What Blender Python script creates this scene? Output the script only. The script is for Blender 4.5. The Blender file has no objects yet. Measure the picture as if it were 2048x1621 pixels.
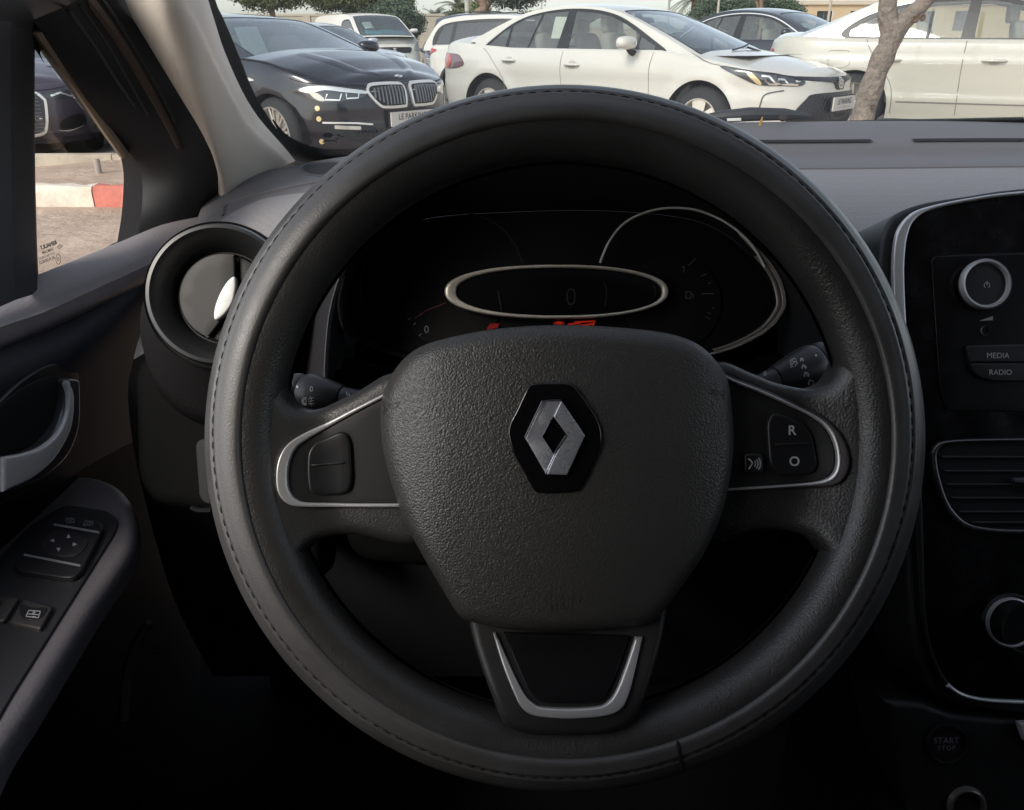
import bpy, math, random
import numpy as np
from mathutils import Vector, Matrix
from mathutils.geometry import delaunay_2d_cdt
from mathutils.bvhtree import BVHTree
random.seed(7); rng = np.random.default_rng(11)
scene = bpy.context.scene
COL = scene.collection

# ---------------------------------------------------------------- camera, world, sun, exposure
CAMH = 1.08
FPX, CX, CY = 1600.0, 1024.0, 810.5
PITCH = math.atan((810.5 - 77.0) / FPX)
cam_d = bpy.data.cameras.new('camera'); cam = bpy.data.objects.new('camera', cam_d); COL.objects.link(cam)
cam_d.sensor_fit = 'HORIZONTAL'; cam_d.sensor_width = 36.0; cam_d.lens = 36.0 * FPX / 2048.0
cam_d.clip_start = 0.02; cam_d.clip_end = 800.0
cam.location = (0, 0, CAMH); cam.rotation_euler = (math.pi / 2 - PITCH, 0, 0)
scene.camera = cam
SUN_EL, SUN_AZ = math.radians(40), math.radians(219)      # azimuth clockwise from +Y: behind the car, to its left
world = bpy.data.worlds.new('World'); scene.world = world; world.use_nodes = True
wn = world.node_tree; wn.nodes.clear()
sky = wn.nodes.new('ShaderNodeTexSky'); sky.sky_type = 'NISHITA'; sky.sun_disc = False
sky.sun_elevation = SUN_EL; sky.sun_rotation = SUN_AZ
sky.air_density = 1.0; sky.dust_density = 1.6; sky.ozone_density = 1.0; sky.altitude = 0
bg = wn.nodes.new('ShaderNodeBackground'); bg.inputs['Strength'].default_value = 0.15
wo = wn.nodes.new('ShaderNodeOutputWorld')
hz_ = wn.nodes.new('ShaderNodeHueSaturation'); hz_.inputs['Saturation'].default_value = .45; wn.links.new(sky.outputs[0], hz_.inputs['Color'])
wn.links.new(hz_.outputs[0], bg.inputs[0]); wn.links.new(bg.outputs[0], wo.inputs[0])
sun_d = bpy.data.lights.new('sun', 'SUN'); sun_d.energy = 1.35; sun_d.angle = math.radians(18); sun_d.color = (1.0, 0.93, 0.82)
sun = bpy.data.objects.new('sun', sun_d); COL.objects.link(sun)
sd = Vector((math.sin(SUN_AZ) * math.cos(SUN_EL), math.cos(SUN_AZ) * math.cos(SUN_EL), math.sin(SUN_EL)))
sun.rotation_euler = sd.to_track_quat('Z', 'Y').to_euler()
scene.view_settings.view_transform = 'Standard'; scene.view_settings.look = 'None'
scene.view_settings.exposure = 0.88; scene.view_settings.gamma = 1.0
scene.cycles.use_denoising = True
scene.cycles.max_bounces = 8; scene.cycles.transparent_max_bounces = 24
scene.cycles.caustics_reflective = False; scene.cycles.caustics_refractive = False
scene.cycles.sample_clamp_indirect = 6.0

# ---------------------------------------------------------------- view rays (used to measure places off the photograph)
cR = np.array([1.0, 0, 0]); cF = np.array([0, math.cos(PITCH), -math.sin(PITCH)]); cU = np.array([0, math.sin(PITCH), math.cos(PITCH)])
CAM = np.array([0, 0, CAMH])
def ray(px, py): return cF + (px - CX) / FPX * cR - (py - CY) / FPX * cU
def PD(px, py, d): return CAM + d * ray(px, py)
def PX(px, py, x): r = ray(px, py); return CAM + r * (x / r[0])
def PY(px, py, y): r = ray(px, py); return CAM + r * (y / r[1])
def PZ(px, py, z): r = ray(px, py); return CAM + r * ((z - CAMH) / r[2])

# ---------------------------------------------------------------- objects and tags
def link(o, parent=None):
    COL.objects.link(o)
    if parent is not None: o.parent = parent
    return o
def tag(o, label=None, cat=None, group=None, kind=None):
    if label: o['label'] = label
    if cat: o['category'] = cat
    if group: o['group'] = group
    if kind: o['kind'] = kind
    return o
def empty(name, loc=(0, 0, 0), rz=0.0, label=None, cat=None, group=None, kind=None):
    o = bpy.data.objects.new(name, None); o.location = loc; o.rotation_euler = (0, 0, rz); o.empty_display_size = 0.1
    link(o); return tag(o, label, cat, group, kind)
def mkmesh(name, verts, faces, mat, parent=None, normals=None, smooth=True, frame=None, mats=None, fmat=None):
    me = bpy.data.meshes.new(name)
    me.from_pydata([tuple(map(float, v)) for v in verts], [], [tuple(int(i) for i in f) for f in faces])
    for m in (mats if mats else [mat]): me.materials.append(m)
    if fmat is not None: me.polygons.foreach_set('material_index', np.array(fmat, dtype=np.int32))
    me.polygons.foreach_set('use_smooth', [bool(smooth)] * len(me.polygons))
    me.update()
    if normals is not None:
        try: me.normals_split_custom_set_from_vertices([tuple(map(float, n)) for n in normals])
        except Exception as e: print('normals', name, e)
    o = bpy.data.objects.new(name, me); link(o, parent)
    if frame is not None: o.matrix_local = frame
    return o
class MB:
    """collects simple solids into one mesh"""
    def __init__(s): s.v = []; s.f = []
    def add(s, v, f):
        b = len(s.v); s.v += [tuple(map(float, p)) for p in v]; s.f += [tuple(int(i) + b for i in q) for q in f]; return s
    def box(s, a, b, bev=0.0):
        (x0, y0, z0), (x1, y1, z1) = a, b
        if bev <= 0:
            v = [(x, y, z) for z in (z0, z1) for y in (y0, y1) for x in (x0, x1)]
            return s.add(v, [(0, 2, 3, 1), (4, 5, 7, 6), (0, 1, 5, 4), (2, 6, 7, 3), (0, 4, 6, 2), (1, 3, 7, 5)])
        o = []
        for z, i in ((z0, bev), (z0 + bev, 0), (z1 - bev, 0), (z1, bev)):
            c = bev
            o += [(x0 + i + c * (1 - (i > 0)) * 0 + c, y0 + i, z), (x1 - i - c, y0 + i, z), (x1 - i, y0 + i + c, z), (x1 - i, y1 - i - c, z),
                  (x1 - i - c, y1 - i, z), (x0 + i + c, y1 - i, z), (x0 + i, y1 - i - c, z), (x0 + i, y0 + i + c, z)]
        f = [tuple(range(7, -1, -1)), tuple(range(24, 32))]
        for k in range(3):
            for j in range(8): f.append((k * 8 + j, k * 8 + (j + 1) % 8, k * 8 + 8 + (j + 1) % 8, k * 8 + 8 + j))
        return s.add(o, f)
    def tube(s, pts, r, n=8, cap=True):
        P = [Vector(p) for p in pts]; m = len(P)
        rr = r if hasattr(r, '__len__') else [r] * m
        T = [(P[min(i + 1, m - 1)] - P[max(i - 1, 0)]).normalized() for i in range(m)]
        up = Vector((0, 0, 1)) if abs(T[0].z) < .9 else Vector((1, 0, 0))
        A = T[0].cross(up).normalized(); v = []
        for i in range(m):
            A = (A - T[i] * A.dot(T[i])).normalized(); B = T[i].cross(A)
            for k in range(n):
                a = 2 * math.pi * k / n
                v.append(P[i] + (A * math.cos(a) + B * math.sin(a)) * rr[i])
        f = [(i * n + k, i * n + (k + 1) % n, (i + 1) * n + (k + 1) % n, (i + 1) * n + k) for i in range(m - 1) for k in range(n)]
        if cap: f += [tuple(range(n - 1, -1, -1)), tuple((m - 1) * n + k for k in range(n))]
        return s.add(v, f)
    def ring(s, pts, r, n=8):
        """closed tube; r scalar or per point"""
        P = np.array(pts, float); m = len(P); rr = np.array(r if hasattr(r, '__len__') else [r] * m)
        T = np.roll(P, -1, 0) - np.roll(P, 1, 0); T /= np.linalg.norm(T, axis=1)[:, None]
        nrm = np.cross(P[0] - P.mean(0), T[0]); nrm /= np.linalg.norm(nrm)
        v = []
        for i in range(m):
            A = np.cross(T[i], nrm); A /= np.linalg.norm(A); B = np.cross(T[i], A)
            for k in range(n):
                a = 2 * math.pi * k / n; v.append(P[i] + (A * math.cos(a) + B * math.sin(a)) * rr[i])
        f = [(i * n + k, i * n + (k + 1) % n, ((i + 1) % m) * n + (k + 1) % n, ((i + 1) % m) * n + k) for i in range(m) for k in range(n)]
        return s.add(v, f)
    def lathe(s, prof, n=32, axis='z', o=(0, 0, 0)):
        """prof: (radius, height) list"""
        v = []
        for r, h in prof:
            for k in range(n):
                a = 2 * math.pi * k / n; c, q = r * math.cos(a), r * math.sin(a)
                p = (c, q, h) if axis == 'z' else ((c, h, -q) if axis == 'y' else (h, c, q))
                v.append((p[0] + o[0], p[1] + o[1], p[2] + o[2]))
        f = [(i * n + k, i * n + (k + 1) % n, (i + 1) * n + (k + 1) % n, (i + 1) * n + k) for i in range(len(prof) - 1) for k in range(n)]
        return s.add(v, f)
    def build(s, name, mat, parent=None, smooth=True, frame=None, auto=35):
        o = mkmesh(name, s.v, s.f, mat, parent, smooth=smooth, frame=frame)
        if smooth and auto: sharp(o, auto)
        return o
def sharp(o, deg):
    me = o.data
    try: me.set_sharp_from_angle(angle=math.radians(deg))
    except Exception as e: print('sharp', e)

# ---------------------------------------------------------------- 2-D tools
def spline(pts, n=8, closed=False):
    """Catmull-Rom through the points; works in any dimension"""
    P = np.array(pts, float); m = len(P); out = []
    rngs = range(m) if closed else range(m - 1)
    for i in rngs:
        if closed: p0, p1, p2, p3 = P[(i - 1) % m], P[i], P[(i + 1) % m], P[(i + 2) % m]
        else: p0, p1, p2, p3 = P[max(i - 1, 0)], P[i], P[i + 1], P[min(i + 2, m - 1)]
        for k in range(n):
            t = k / n
            out.append(0.5 * ((2 * p1) + (-p0 + p2) * t + (2 * p0 - 5 * p1 + 4 * p2 - p3) * t * t + (-p0 + 3 * p1 - 3 * p2 + p3) * t ** 3))
    if not closed: out.append(P[-1])
    return np.array(out)
def rounded(pts, r, n=5):
    """polygon with its corners rounded; r scalar or list"""
    P = np.array(pts, float); m = len(P); out = []
    for i in range(m):
        a, b, c = P[(i - 1) % m], P[i], P[(i + 1) % m]; ri = r[i] if hasattr(r, '__len__') else r
        la, lc = np.linalg.norm(a - b), np.linalg.norm(c - b); q = min(ri, la * .48, lc * .48)
        s, e = b + (a - b) / la * q, b + (c - b) / lc * q
        for k in range(n + 1):
            t = k / n; out.append((1 - t) ** 2 * s + 2 * t * (1 - t) * b + t * t * e)
    return np.array(out)
def area(P): x, y = P[:, 0], P[:, 1]; return 0.5 * np.sum(x * np.roll(y, -1) - np.roll(x, -1) * y)
def inside(poly, pts):
    x, y = pts[:, 0], pts[:, 1]; c = np.zeros(len(pts), bool); n = len(poly); j = n - 1
    for i in range(n):
        xi, yi = poly[i]; xj, yj = poly[j]
        if yi != yj: c ^= ((yi > y) != (yj > y)) & (x < (xj - xi) * (y - yi) / (yj - yi) + xi)
        j = i
    return c
def dens(poly, step):
    out = []; n = len(poly)
    for i in range(n):
        a, b = poly[i], poly[(i + 1) % n]; k = max(1, int(math.ceil(np.linalg.norm(b - a) / step)))
        for t in range(k): out.append(a + (b - a) * t / k)
    return np.array(out)
def dedupe(P, eps):
    keep = [0]
    for i in range(1, len(P)):
        if np.linalg.norm(P[i] - P[keep[-1]]) > eps: keep.append(i)
    if len(keep) > 3 and np.linalg.norm(P[keep[-1]] - P[keep[0]]) < eps: keep.pop()
    return P[keep]
def fill2d(outline, holes=(), step=.05, pts=None):
    """triangulates outline minus holes with inner points; returns verts, tris, boundary loops"""
    eps = step * .02
    loops = [dens(dedupe(np.array(outline, float)[:, :2], eps), step)] + [dens(dedupe(np.array(h, float)[:, :2], eps), step) for h in holes]
    allb = np.vstack(loops)
    if pts is None:
        lo, hi = loops[0].min(0), loops[0].max(0)
        gx, gy = np.meshgrid(np.arange(lo[0] + step / 2, hi[0], step), np.arange(lo[1] + step / 2, hi[1], step))
        pts = np.stack([gx.ravel(), gy.ravel()], 1)
    pts = np.array(pts, float).reshape(-1, 2)
    if len(pts):
        ok = inside(loops[0], pts)
        for h in loops[1:]: ok &= ~inside(h, pts)
        pts = pts[ok]
        if len(pts):
            mn = np.full(len(pts), 1e9)
            for i in range(0, len(allb), 200):
                d = np.linalg.norm(pts[:, None, :] - allb[None, i:i + 200, :], axis=2).min(1); mn = np.minimum(mn, d)
            pts = pts[mn > step * .4]
    V = np.vstack([allb, pts]) if len(pts) else allb
    E = []; b = 0
    for L in loops:
        n = len(L); E += [(b + i, b + (i + 1) % n) for i in range(n)]; b += n
    r = delaunay_2d_cdt([Vector((p[0], p[1])) for p in V], E, [], 0, 1e-7)
    V2 = np.array([(v.x, v.y) for v in r[0]]); T = np.array([t for t in r[2] if len(t) == 3])
    cen = V2[T].mean(1); ok = inside(loops[0], cen)
    for h in loops[1:]: ok &= ~inside(h, cen)
    T = T[ok]
    A = V2[T]; ar = (A[:, 1, 0] - A[:, 0, 0]) * (A[:, 2, 1] - A[:, 0, 1]) - (A[:, 2, 0] - A[:, 0, 0]) * (A[:, 1, 1] - A[:, 0, 1])
    T = T[np.abs(ar) > 1e-12]; ar = ar[np.abs(ar) > 1e-12]
    T[ar < 0] = T[ar < 0][:, ::-1]
    return V2, T
def bedges(T):
    cnt = {}
    for t in T:
        for a, b in ((t[0], t[1]), (t[1], t[2]), (t[2], t[0])):
            cnt[(a, b)] = 1
    return [(a, b) for (a, b) in cnt if (b, a) not in cnt]
def mapped_normals(fn, P, h):
    a = fn(P[:, 0] + h, P[:, 1]) - fn(P[:, 0] - h, P[:, 1]); b = fn(P[:, 0], P[:, 1] + h) - fn(P[:, 0], P[:, 1] - h)
    n = np.cross(a, b); l = np.linalg.norm(n, axis=1)[:, None]; l[l < 1e-14] = 1; return n / l
def sheet(name, outline, fn, mat, parent=None, holes=(), step=.05, off=0.0, height=0.0, pts=None, flip=False, h=.004, frame=None, smooth=True):
    """a 2-D outline laid on the surface fn(u, v); off lifts it, height gives it a skirt (real thickness)"""
    V, T = fill2d(outline, holes, step, pts)
    N = mapped_normals(fn, V, h) * (-1 if flip else 1)
    B = fn(V[:, 0], V[:, 1]); P = B + N * (off + height)
    F = [tuple(t[::-1]) if flip else tuple(t) for t in T]
    NN = N
    if height > 0:
        be = bedges(T); idx = sorted({i for e in be for i in e}); m = {j: k for k, j in enumerate(idx)}
        n0 = len(P); top = P[idx]; low = (B + N * off)[idx]
        P = np.vstack([P, top, low]); ni = len(idx)
        sn = np.zeros((ni, 3))
        for a, b in be:
            q = np.cross(B[b] - B[a], N[a]) * (-1 if flip else 1); sn[m[a]] += q; sn[m[b]] += q
        sn /= np.maximum(np.linalg.norm(sn, axis=1)[:, None], 1e-12)
        NN = np.vstack([N, sn, sn])
        for a, b in be:
            q = (n0 + m[a], n0 + ni + m[a], n0 + ni + m[b], n0 + m[b]); F.append(q[::-1] if flip else q)
    return mkmesh(name, P, F, mat, parent, normals=NN if smooth else None, frame=frame, smooth=smooth)
def grid_mesh(name, G, mat, parent=None, closed_u=False, closed_v=False, flip=False, auto=None, frame=None, thick=0.0):
    """G: (nu, nv, 3) array"""
    nu, nv = G.shape[:2]; V = G.reshape(-1, 3); F = []
    for i in range(nu if closed_u else nu - 1):
        for j in range(nv if closed_v else nv - 1):
            q = (i * nv + j, ((i + 1) % nu) * nv + j, ((i + 1) % nu) * nv + (j + 1) % nv, i * nv + (j + 1) % nv)
            F.append(q[::-1] if flip else q)
    o = mkmesh(name, V, F, mat, parent, frame=frame)
    if auto: sharp(o, auto)
    return o
def loft(name, rows, mat, parent=None, nu=6, nv=6, flip=False, auto=None, smooth_u=True, smooth_v=True, closed_v=False):
    """rows: list of polylines (same count) of 3-D points; a surface through them"""
    R = np.array(rows, float)
    if smooth_v: R = np.array([spline(r, nv, closed_v) for r in R])
    if smooth_u: R = np.stack([spline(R[:, j], nu) for j in range(R.shape[1])], 1)
    return grid_mesh(name, R, mat, parent, flip=flip, auto=auto, closed_v=closed_v)

# ---------------------------------------------------------------- materials
MATS = {}
def nodes(name):
    m = bpy.data.materials.new(name); m.use_nodes = True; nt = m.node_tree
    b = nt.nodes['Principled BSDF']; return m, nt, b
def mat(name, col, rough=.5, metal=0.0, bump=None, coat=0.0, spec=.5, var=0.0, vscale=5.0, emis=None, estr=0.0, rvar=0.0):
    """bump: (kind, scale, strength, distance)"""
    if name in MATS: return MATS[name]
    m, nt, b = nodes(name); L = nt.links
    b.inputs['Base Color'].default_value = (*col, 1); b.inputs['Roughness'].default_value = rough
    b.inputs['Metallic'].default_value = metal; b.inputs['Specular IOR Level'].default_value = spec
    if coat: b.inputs['Coat Weight'].default_value = coat; b.inputs['Coat Roughness'].default_value = .04
    if emis: b.inputs['Emission Color'].default_value = (*emis, 1); b.inputs['Emission Strength'].default_value = estr
    tc = nt.nodes.new('ShaderNodeTexCoord')
    if var or rvar:
        n = nt.nodes.new('ShaderNodeTexNoise'); n.inputs['Scale'].default_value = vscale; n.inputs['Detail'].default_value = 6; n.inputs['Roughness'].default_value = .65
        L.new(tc.outputs['Object'], n.inputs['Vector'])
        if var:
            mr = nt.nodes.new('ShaderNodeMapRange'); mr.inputs['From Min'].default_value = .3; mr.inputs['From Max'].default_value = .7
            mr.inputs['To Min'].default_value = 1 - var; mr.inputs['To Max'].default_value = 1 + var; L.new(n.outputs['Fac'], mr.inputs['Value'])
            mx = nt.nodes.new('ShaderNodeMix'); mx.data_type = 'RGBA'; mx.blend_type = 'MULTIPLY'; mx.inputs['Factor'].default_value = 1
            mx.inputs['A'].default_value = (*col, 1); L.new(mr.outputs[0], mx.inputs['B']); L.new(mx.outputs['Result'], b.inputs['Base Color'])
        if rvar:
            mr = nt.nodes.new('ShaderNodeMapRange'); mr.inputs['From Min'].default_value = .3; mr.inputs['From Max'].default_value = .7
            mr.inputs['To Min'].default_value = max(0, rough - rvar); mr.inputs['To Max'].default_value = min(1, rough + rvar)
            L.new(n.outputs['Fac'], mr.inputs['Value']); L.new(mr.outputs[0], b.inputs['Roughness'])
    if bump:
        kind, sc, st, dist = bump
        if kind == 'leather':
            t = nt.nodes.new('ShaderNodeTexVoronoi'); t.feature = 'F1'; t.inputs['Scale'].default_value = sc
            n2 = nt.nodes.new('ShaderNodeTexNoise'); n2.inputs['Scale'].default_value = sc * .35; n2.inputs['Detail'].default_value = 3
            L.new(tc.outputs['Object'], n2.inputs['Vector'])
            mv = nt.nodes.new('ShaderNodeMix'); mv.data_type = 'VECTOR'; mv.inputs['Factor'].default_value = 2.2 / sc
            L.new(tc.outputs['Object'], mv.inputs['A']); L.new(n2.outputs['Color'], mv.inputs['B']); L.new(mv.outputs['Result'], t.inputs['Vector'])
            out = t.outputs['Distance']
        elif kind == 'noise':
            t = nt.nodes.new('ShaderNodeTexNoise'); t.inputs['Scale'].default_value = sc; t.inputs['Detail'].default_value = 4
            L.new(tc.outputs['Object'], t.inputs['Vector']); out = t.outputs['Fac']
        elif kind == 'weave':
            mp = nt.nodes.new('ShaderNodeMapping'); mp.inputs['Rotation'].default_value = (0, 0, math.radians(45)); L.new(tc.outputs['Object'], mp.inputs['Vector'])
            t = nt.nodes.new('ShaderNodeTexVoronoi'); t.feature = 'F1'; t.distance = 'CHEBYCHEV'; t.inputs['Scale'].default_value = sc; t.inputs['Randomness'].default_value = .25
            L.new(mp.outputs[0], t.inputs['Vector']); out = t.outputs['Distance']
        elif kind == 'waves':
            t = nt.nodes.new('ShaderNodeTexWave'); t.inputs['Scale'].default_value = sc; L.new(tc.outputs['Object'], t.inputs['Vector']); out = t.outputs['Fac']
        bp = nt.nodes.new('ShaderNodeBump'); bp.inputs['Strength'].default_value = st; bp.inputs['Distance'].default_value = dist
        if kind == 'leather': bp.invert = True
        L.new(out, bp.inputs['Height']); L.new(bp.outputs[0], b.inputs['Normal'])
    MATS[name] = m; return m
def glass(name, tint=(.6, .66, .64), refl=.35, rough=.02, dirt=0.0, dcol=(.7, .68, .62)):
    """pane: part tinted see-through, part mirror by angle, part dusty"""
    m = bpy.data.materials.new(name); m.use_nodes = True; nt = m.node_tree; nt.nodes.clear(); L = nt.links
    o = nt.nodes.new('ShaderNodeOutputMaterial'); tr = nt.nodes.new('ShaderNodeBsdfTransparent'); tr.inputs[0].default_value = (*tint, 1)
    g = nt.nodes.new('ShaderNodeBsdfGlossy'); g.inputs['Roughness'].default_value = rough; g.inputs['Color'].default_value = (.95, .97, 1, 1)
    fr = nt.nodes.new('ShaderNodeFresnel'); fr.inputs[0].default_value = 1.5
    ma = nt.nodes.new('ShaderNodeMath'); ma.operation = 'MULTIPLY_ADD'; ma.inputs[1].default_value = 1.0; ma.inputs[2].default_value = refl; ma.use_clamp = True
    L.new(fr.outputs[0], ma.inputs[0]); mx = nt.nodes.new('ShaderNodeMixShader'); L.new(ma.outputs[0], mx.inputs[0]); L.new(tr.outputs[0], mx.inputs[1]); L.new(g.outputs[0], mx.inputs[2])
    last = mx
    if dirt:
        d = nt.nodes.new('ShaderNodeBsdfDiffuse'); d.inputs[0].default_value = (*dcol, 1)
        tc = nt.nodes.new('ShaderNodeTexCoord'); n = nt.nodes.new('ShaderNodeTexNoise'); n.inputs['Scale'].default_value = 9; n.inputs['Detail'].default_value = 8; n.inputs['Roughness'].default_value = .7
        L.new(tc.outputs['Object'], n.inputs['Vector'])
        mr = nt.nodes.new('ShaderNodeMapRange'); mr.inputs['To Min'].default_value = dirt * .4; mr.inputs['To Max'].default_value = dirt * 1.6; L.new(n.outputs['Fac'], mr.inputs['Value'])
        m2 = nt.nodes.new('ShaderNodeMixShader'); L.new(mr.outputs[0], m2.inputs[0]); L.new(mx.outputs[0], m2.inputs[1]); L.new(d.outputs[0], m2.inputs[2]); last = m2
    L.new(last.outputs[0], o.inputs[0]); MATS[name] = m; return m
# ---------------------------------------------------------------- writing
def text2d(txt, size=1.0, align='CENTER', weight=0.0, shear=0.0, space=1.0):
    cu = bpy.data.curves.new('lettering', 'FONT'); cu.body = txt; cu.size = size; cu.align_x = align; cu.align_y = 'CENTER'
    cu.offset = weight; cu.shear = shear; cu.space_character = space; cu.resolution_u = 3
    o = bpy.data.objects.new('lettering', cu); COL.objects.link(o)
    dg = bpy.context.evaluated_depsgraph_get(); me = bpy.data.meshes.new_from_object(o.evaluated_get(dg))
    V = np.array([(v.co.x, v.co.y) for v in me.vertices]).reshape(-1, 2); F = [tuple(p.vertices) for p in me.polygons]
    bpy.data.objects.remove(o); bpy.data.curves.remove(cu); bpy.data.meshes.remove(me)
    return V, F
def stroke2d(lines, w):
    """polylines -> quads of width w (list of (V, F))"""
    V = []; F = []
    for ln in lines:
        P = np.array(ln, float)
        for i in range(len(P) - 1):
            d = P[i + 1] - P[i]; l = np.linalg.norm(d)
            if l < 1e-9: continue
            n = np.array([-d[1], d[0]]) / l * w / 2; e = d / l * w * .35
            b = len(V); V += [P[i] - e - n, P[i + 1] + e - n, P[i + 1] + e + n, P[i] - e + n]; F.append((b, b + 1, b + 2, b + 3))
    return np.array(V), F
def circ(cx, cy, rx, ry=None, n=24, a0=0, a1=360):
    ry = ry or rx; a = np.radians(np.linspace(a0, a1, n + (0 if a1 - a0 == 360 else 1), endpoint=(a1 - a0 != 360)))
    return np.stack([cx + rx * np.cos(a), cy + ry * np.sin(a)], 1)
def merge2d(parts):
    V = []; F = []
    for v, f in parts:
        b = len(V); V += [tuple(p) for p in v]; F += [tuple(i + b for i in q) for q in f]
    return np.array(V), F
def on_fn(name, VF, fn, mat, parent, off=.001, frame=None):
    V, F = VF
    if len(V) == 0: return None
    V = np.array(V, float); N = mapped_normals(fn, V, .002); P = fn(V[:, 0], V[:, 1]) + N * off
    return mkmesh(name, P, F, mat, parent, normals=N, frame=frame)

# ---------------------------------------------------------------- cars
class CarShape:
    """body surface of a road car. x forward (0 = front axle), y to the car's left, z up from the ground"""
    def __init__(s, **k):
        s.__dict__.update(dict(xf=.9, xr=-3.7, W=.89, cf=1.0, nf=2.5, cr=.8, nr=2.8, zs=.22, xa=0.0, xb=-2.7, ra=.35,
            top=[(-3.7, 1.0), (-.4, .97), (.9, .72)],
            side=[(.2, .07), (.32, .03), (.5, .005), (.62, 0), (.75, .012), (.9, .035), (1.1, .07)],
            front=[(.2, .14), (.3, .05), (.45, 0), (.6, .02), (.75, .06), (.9, .12)],
            rear=[(.2, .14), (.3, .05), (.5, 0), (.7, .02), (.9, .06), (1.1, .10)],
            rtop=.05, flare=.018, crown=.06, yb=.77, tum=.36, ctap=.10, cmid=-1.7, chalf=1.6, bowf=.22, bowr=.16, rcrown=.05, belt=.98))
        s.__dict__.update(k)
        a = np.linspace(0, np.pi / 2, 160)
        xf = s.xf - s.cf + s.cf * np.cos(a) ** (2 / s.nf); yf = s.W * np.sin(a) ** (2 / s.nf)
        a2 = a[::-1]; xr = s.xr + s.cr - s.cr * np.cos(a2) ** (2 / s.nr); yr = s.W * np.sin(a2) ** (2 / s.nr)
        xm = np.linspace(xf[-1], xr[0], 60)[1:-1]
        X = np.concatenate([xf, xm, xr]); Y = np.concatenate([yf, np.full(len(xm), s.W), yr])
        S = np.concatenate([[0], np.cumsum(np.hypot(np.diff(X), np.diff(Y)))])
        s.S = S[-1]; g = np.linspace(0, s.S, 600); X = np.interp(g, S, X); Y = np.interp(g, S, Y)
        for _ in range(6):
            X[1:-1] = (X[:-2] + 2 * X[1:-1] + X[2:]) / 4; Y[1:-1] = (Y[:-2] + 2 * Y[1:-1] + Y[2:]) / 4
        s.g, s.X, s.Y = g, X, Y
        dx, dy = np.gradient(X, g), np.gradient(Y, g); dx[0] = 0; dx[-1] = 0
        l = np.hypot(dx, dy); s.nx, s.ny = dy / l, -dx / l
        s.side_t = np.array(s.side); s.front_t = np.array(s.front); s.rear_t = np.array(s.rear); s.top_t = np.array(sorted(s.top))
    def ztop(s, u):
        return np.interp(np.interp(np.abs(u), s.g, s.X), s.top_t[:, 0], s.top_t[:, 1])
    def fn(s, u, z):
        u = np.asarray(u, float); z = np.asarray(z, float); a = np.abs(u); sg = np.where(u < 0, -1.0, 1.0)
        X = np.interp(a, s.g, s.X); Y = np.interp(a, s.g, s.Y); nx = np.interp(a, s.g, s.nx); ny = np.interp(a, s.g, s.ny)
        wf = np.clip(nx, 0, 1) ** 1.3; wr = np.clip(-nx, 0, 1) ** 1.3; ws = 1 - wf - wr
        d = ws * sm(z, s.side_t) + wf * sm(z, s.front_t) + wr * sm(z, s.rear_t)
        zt = s.ztop(u); t = np.clip((z - (zt - s.rtop)) / s.rtop, 0, 1.0)
        d = d + s.rtop * (1 - np.sqrt(np.clip(1 - (t * .96) ** 2, 0, 1)))
        for xa in (s.xa, s.xb):
            r = np.hypot(X - xa, z - .32); d = d - s.flare * np.exp(-((r - s.ra) / .07) ** 2) * ws * (z > .1)
        return np.stack([X - nx * d, sg * (Y - ny * d), z], -1)
    def sx(s, x, side=1):
        """arc position on the flank for a given x"""
        i = np.argsort(s.X); return side * np.interp(x, s.X[i], s.g[i])
    def sy(s, y):
        """arc position on the nose for a lateral y"""
        k = np.argmax(s.Y > s.W * .97); return np.sign(y) * np.interp(np.abs(y), s.Y[:k], s.g[:k])
    def syr(s, y):
        k = len(s.Y) - np.argmax(s.Y[::-1] > s.W * .97); return np.sign(y) * np.interp(np.abs(y), s.Y[k:][::-1], s.g[k:][::-1])
    def hood(s, u, t):
        """the top deck between the two upper edges; u = arc position of the edge, t in -1..1"""
        u = np.asarray(u, float); t = np.asarray(t, float)
        E = s.fn(np.abs(u), s.ztop(u)); y = np.abs(E[..., 1])
        c = s.crown * np.minimum(1, y / .55)
        return np.stack([E[..., 0], t * E[..., 1], E[..., 2] + c * (1 - np.abs(t) ** 2.2)], -1)
    def cab(s, x, z):
        x = np.asarray(x, float); z = np.asarray(z, float)
        y = s.yb - (z - s.belt) * s.tum - (z - s.belt) ** 2 * .12 - s.ctap * np.clip((x - s.cmid) / s.chalf, -1.3, 1.3) ** 2
        return y
    def cabside(s, sg):
        return lambda x, z: np.stack([x, sg * s.cab(x, z), z + 0 * x], -1)
    def set_roof(s, pts):
        s.rp = spline(pts, 10); l = np.concatenate([[0], np.cumsum(np.linalg.norm(np.diff(s.rp, axis=0), axis=1))]); s.ru = l; s.rL = l[-1]
        s.zmax = s.rp[:, 1].max(); s.imax = l[np.argmax(s.rp[:, 1])]
    def roof(s, u, t):
        u = np.asarray(u, float); t = np.asarray(t, float)
        x = np.interp(u, s.ru, s.rp[:, 0]); z = np.interp(u, s.ru, s.rp[:, 1]); y = s.cab(x, z)
        k = np.clip((s.zmax - z) / (s.zmax - s.belt), 0, 1)
        bow = np.where(u < s.imax, s.bowf * (.15 + .85 * k), -s.bowr * (.15 + .85 * k))
        q = 1 - np.abs(t) ** 2.4
        return np.stack([x + bow * q * (.25 + .75 * k), t * y, z + s.rcrown * q * (1 - .6 * k)], -1)
def sm(z, T):
    """smooth table look-up"""
    z = np.asarray(z, float); e = .02
    return (np.interp(z - e, T[:, 0], T[:, 1]) + 2 * np.interp(z, T[:, 0], T[:, 1]) + np.interp(z + e, T[:, 0], T[:, 1])) / 4

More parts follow.
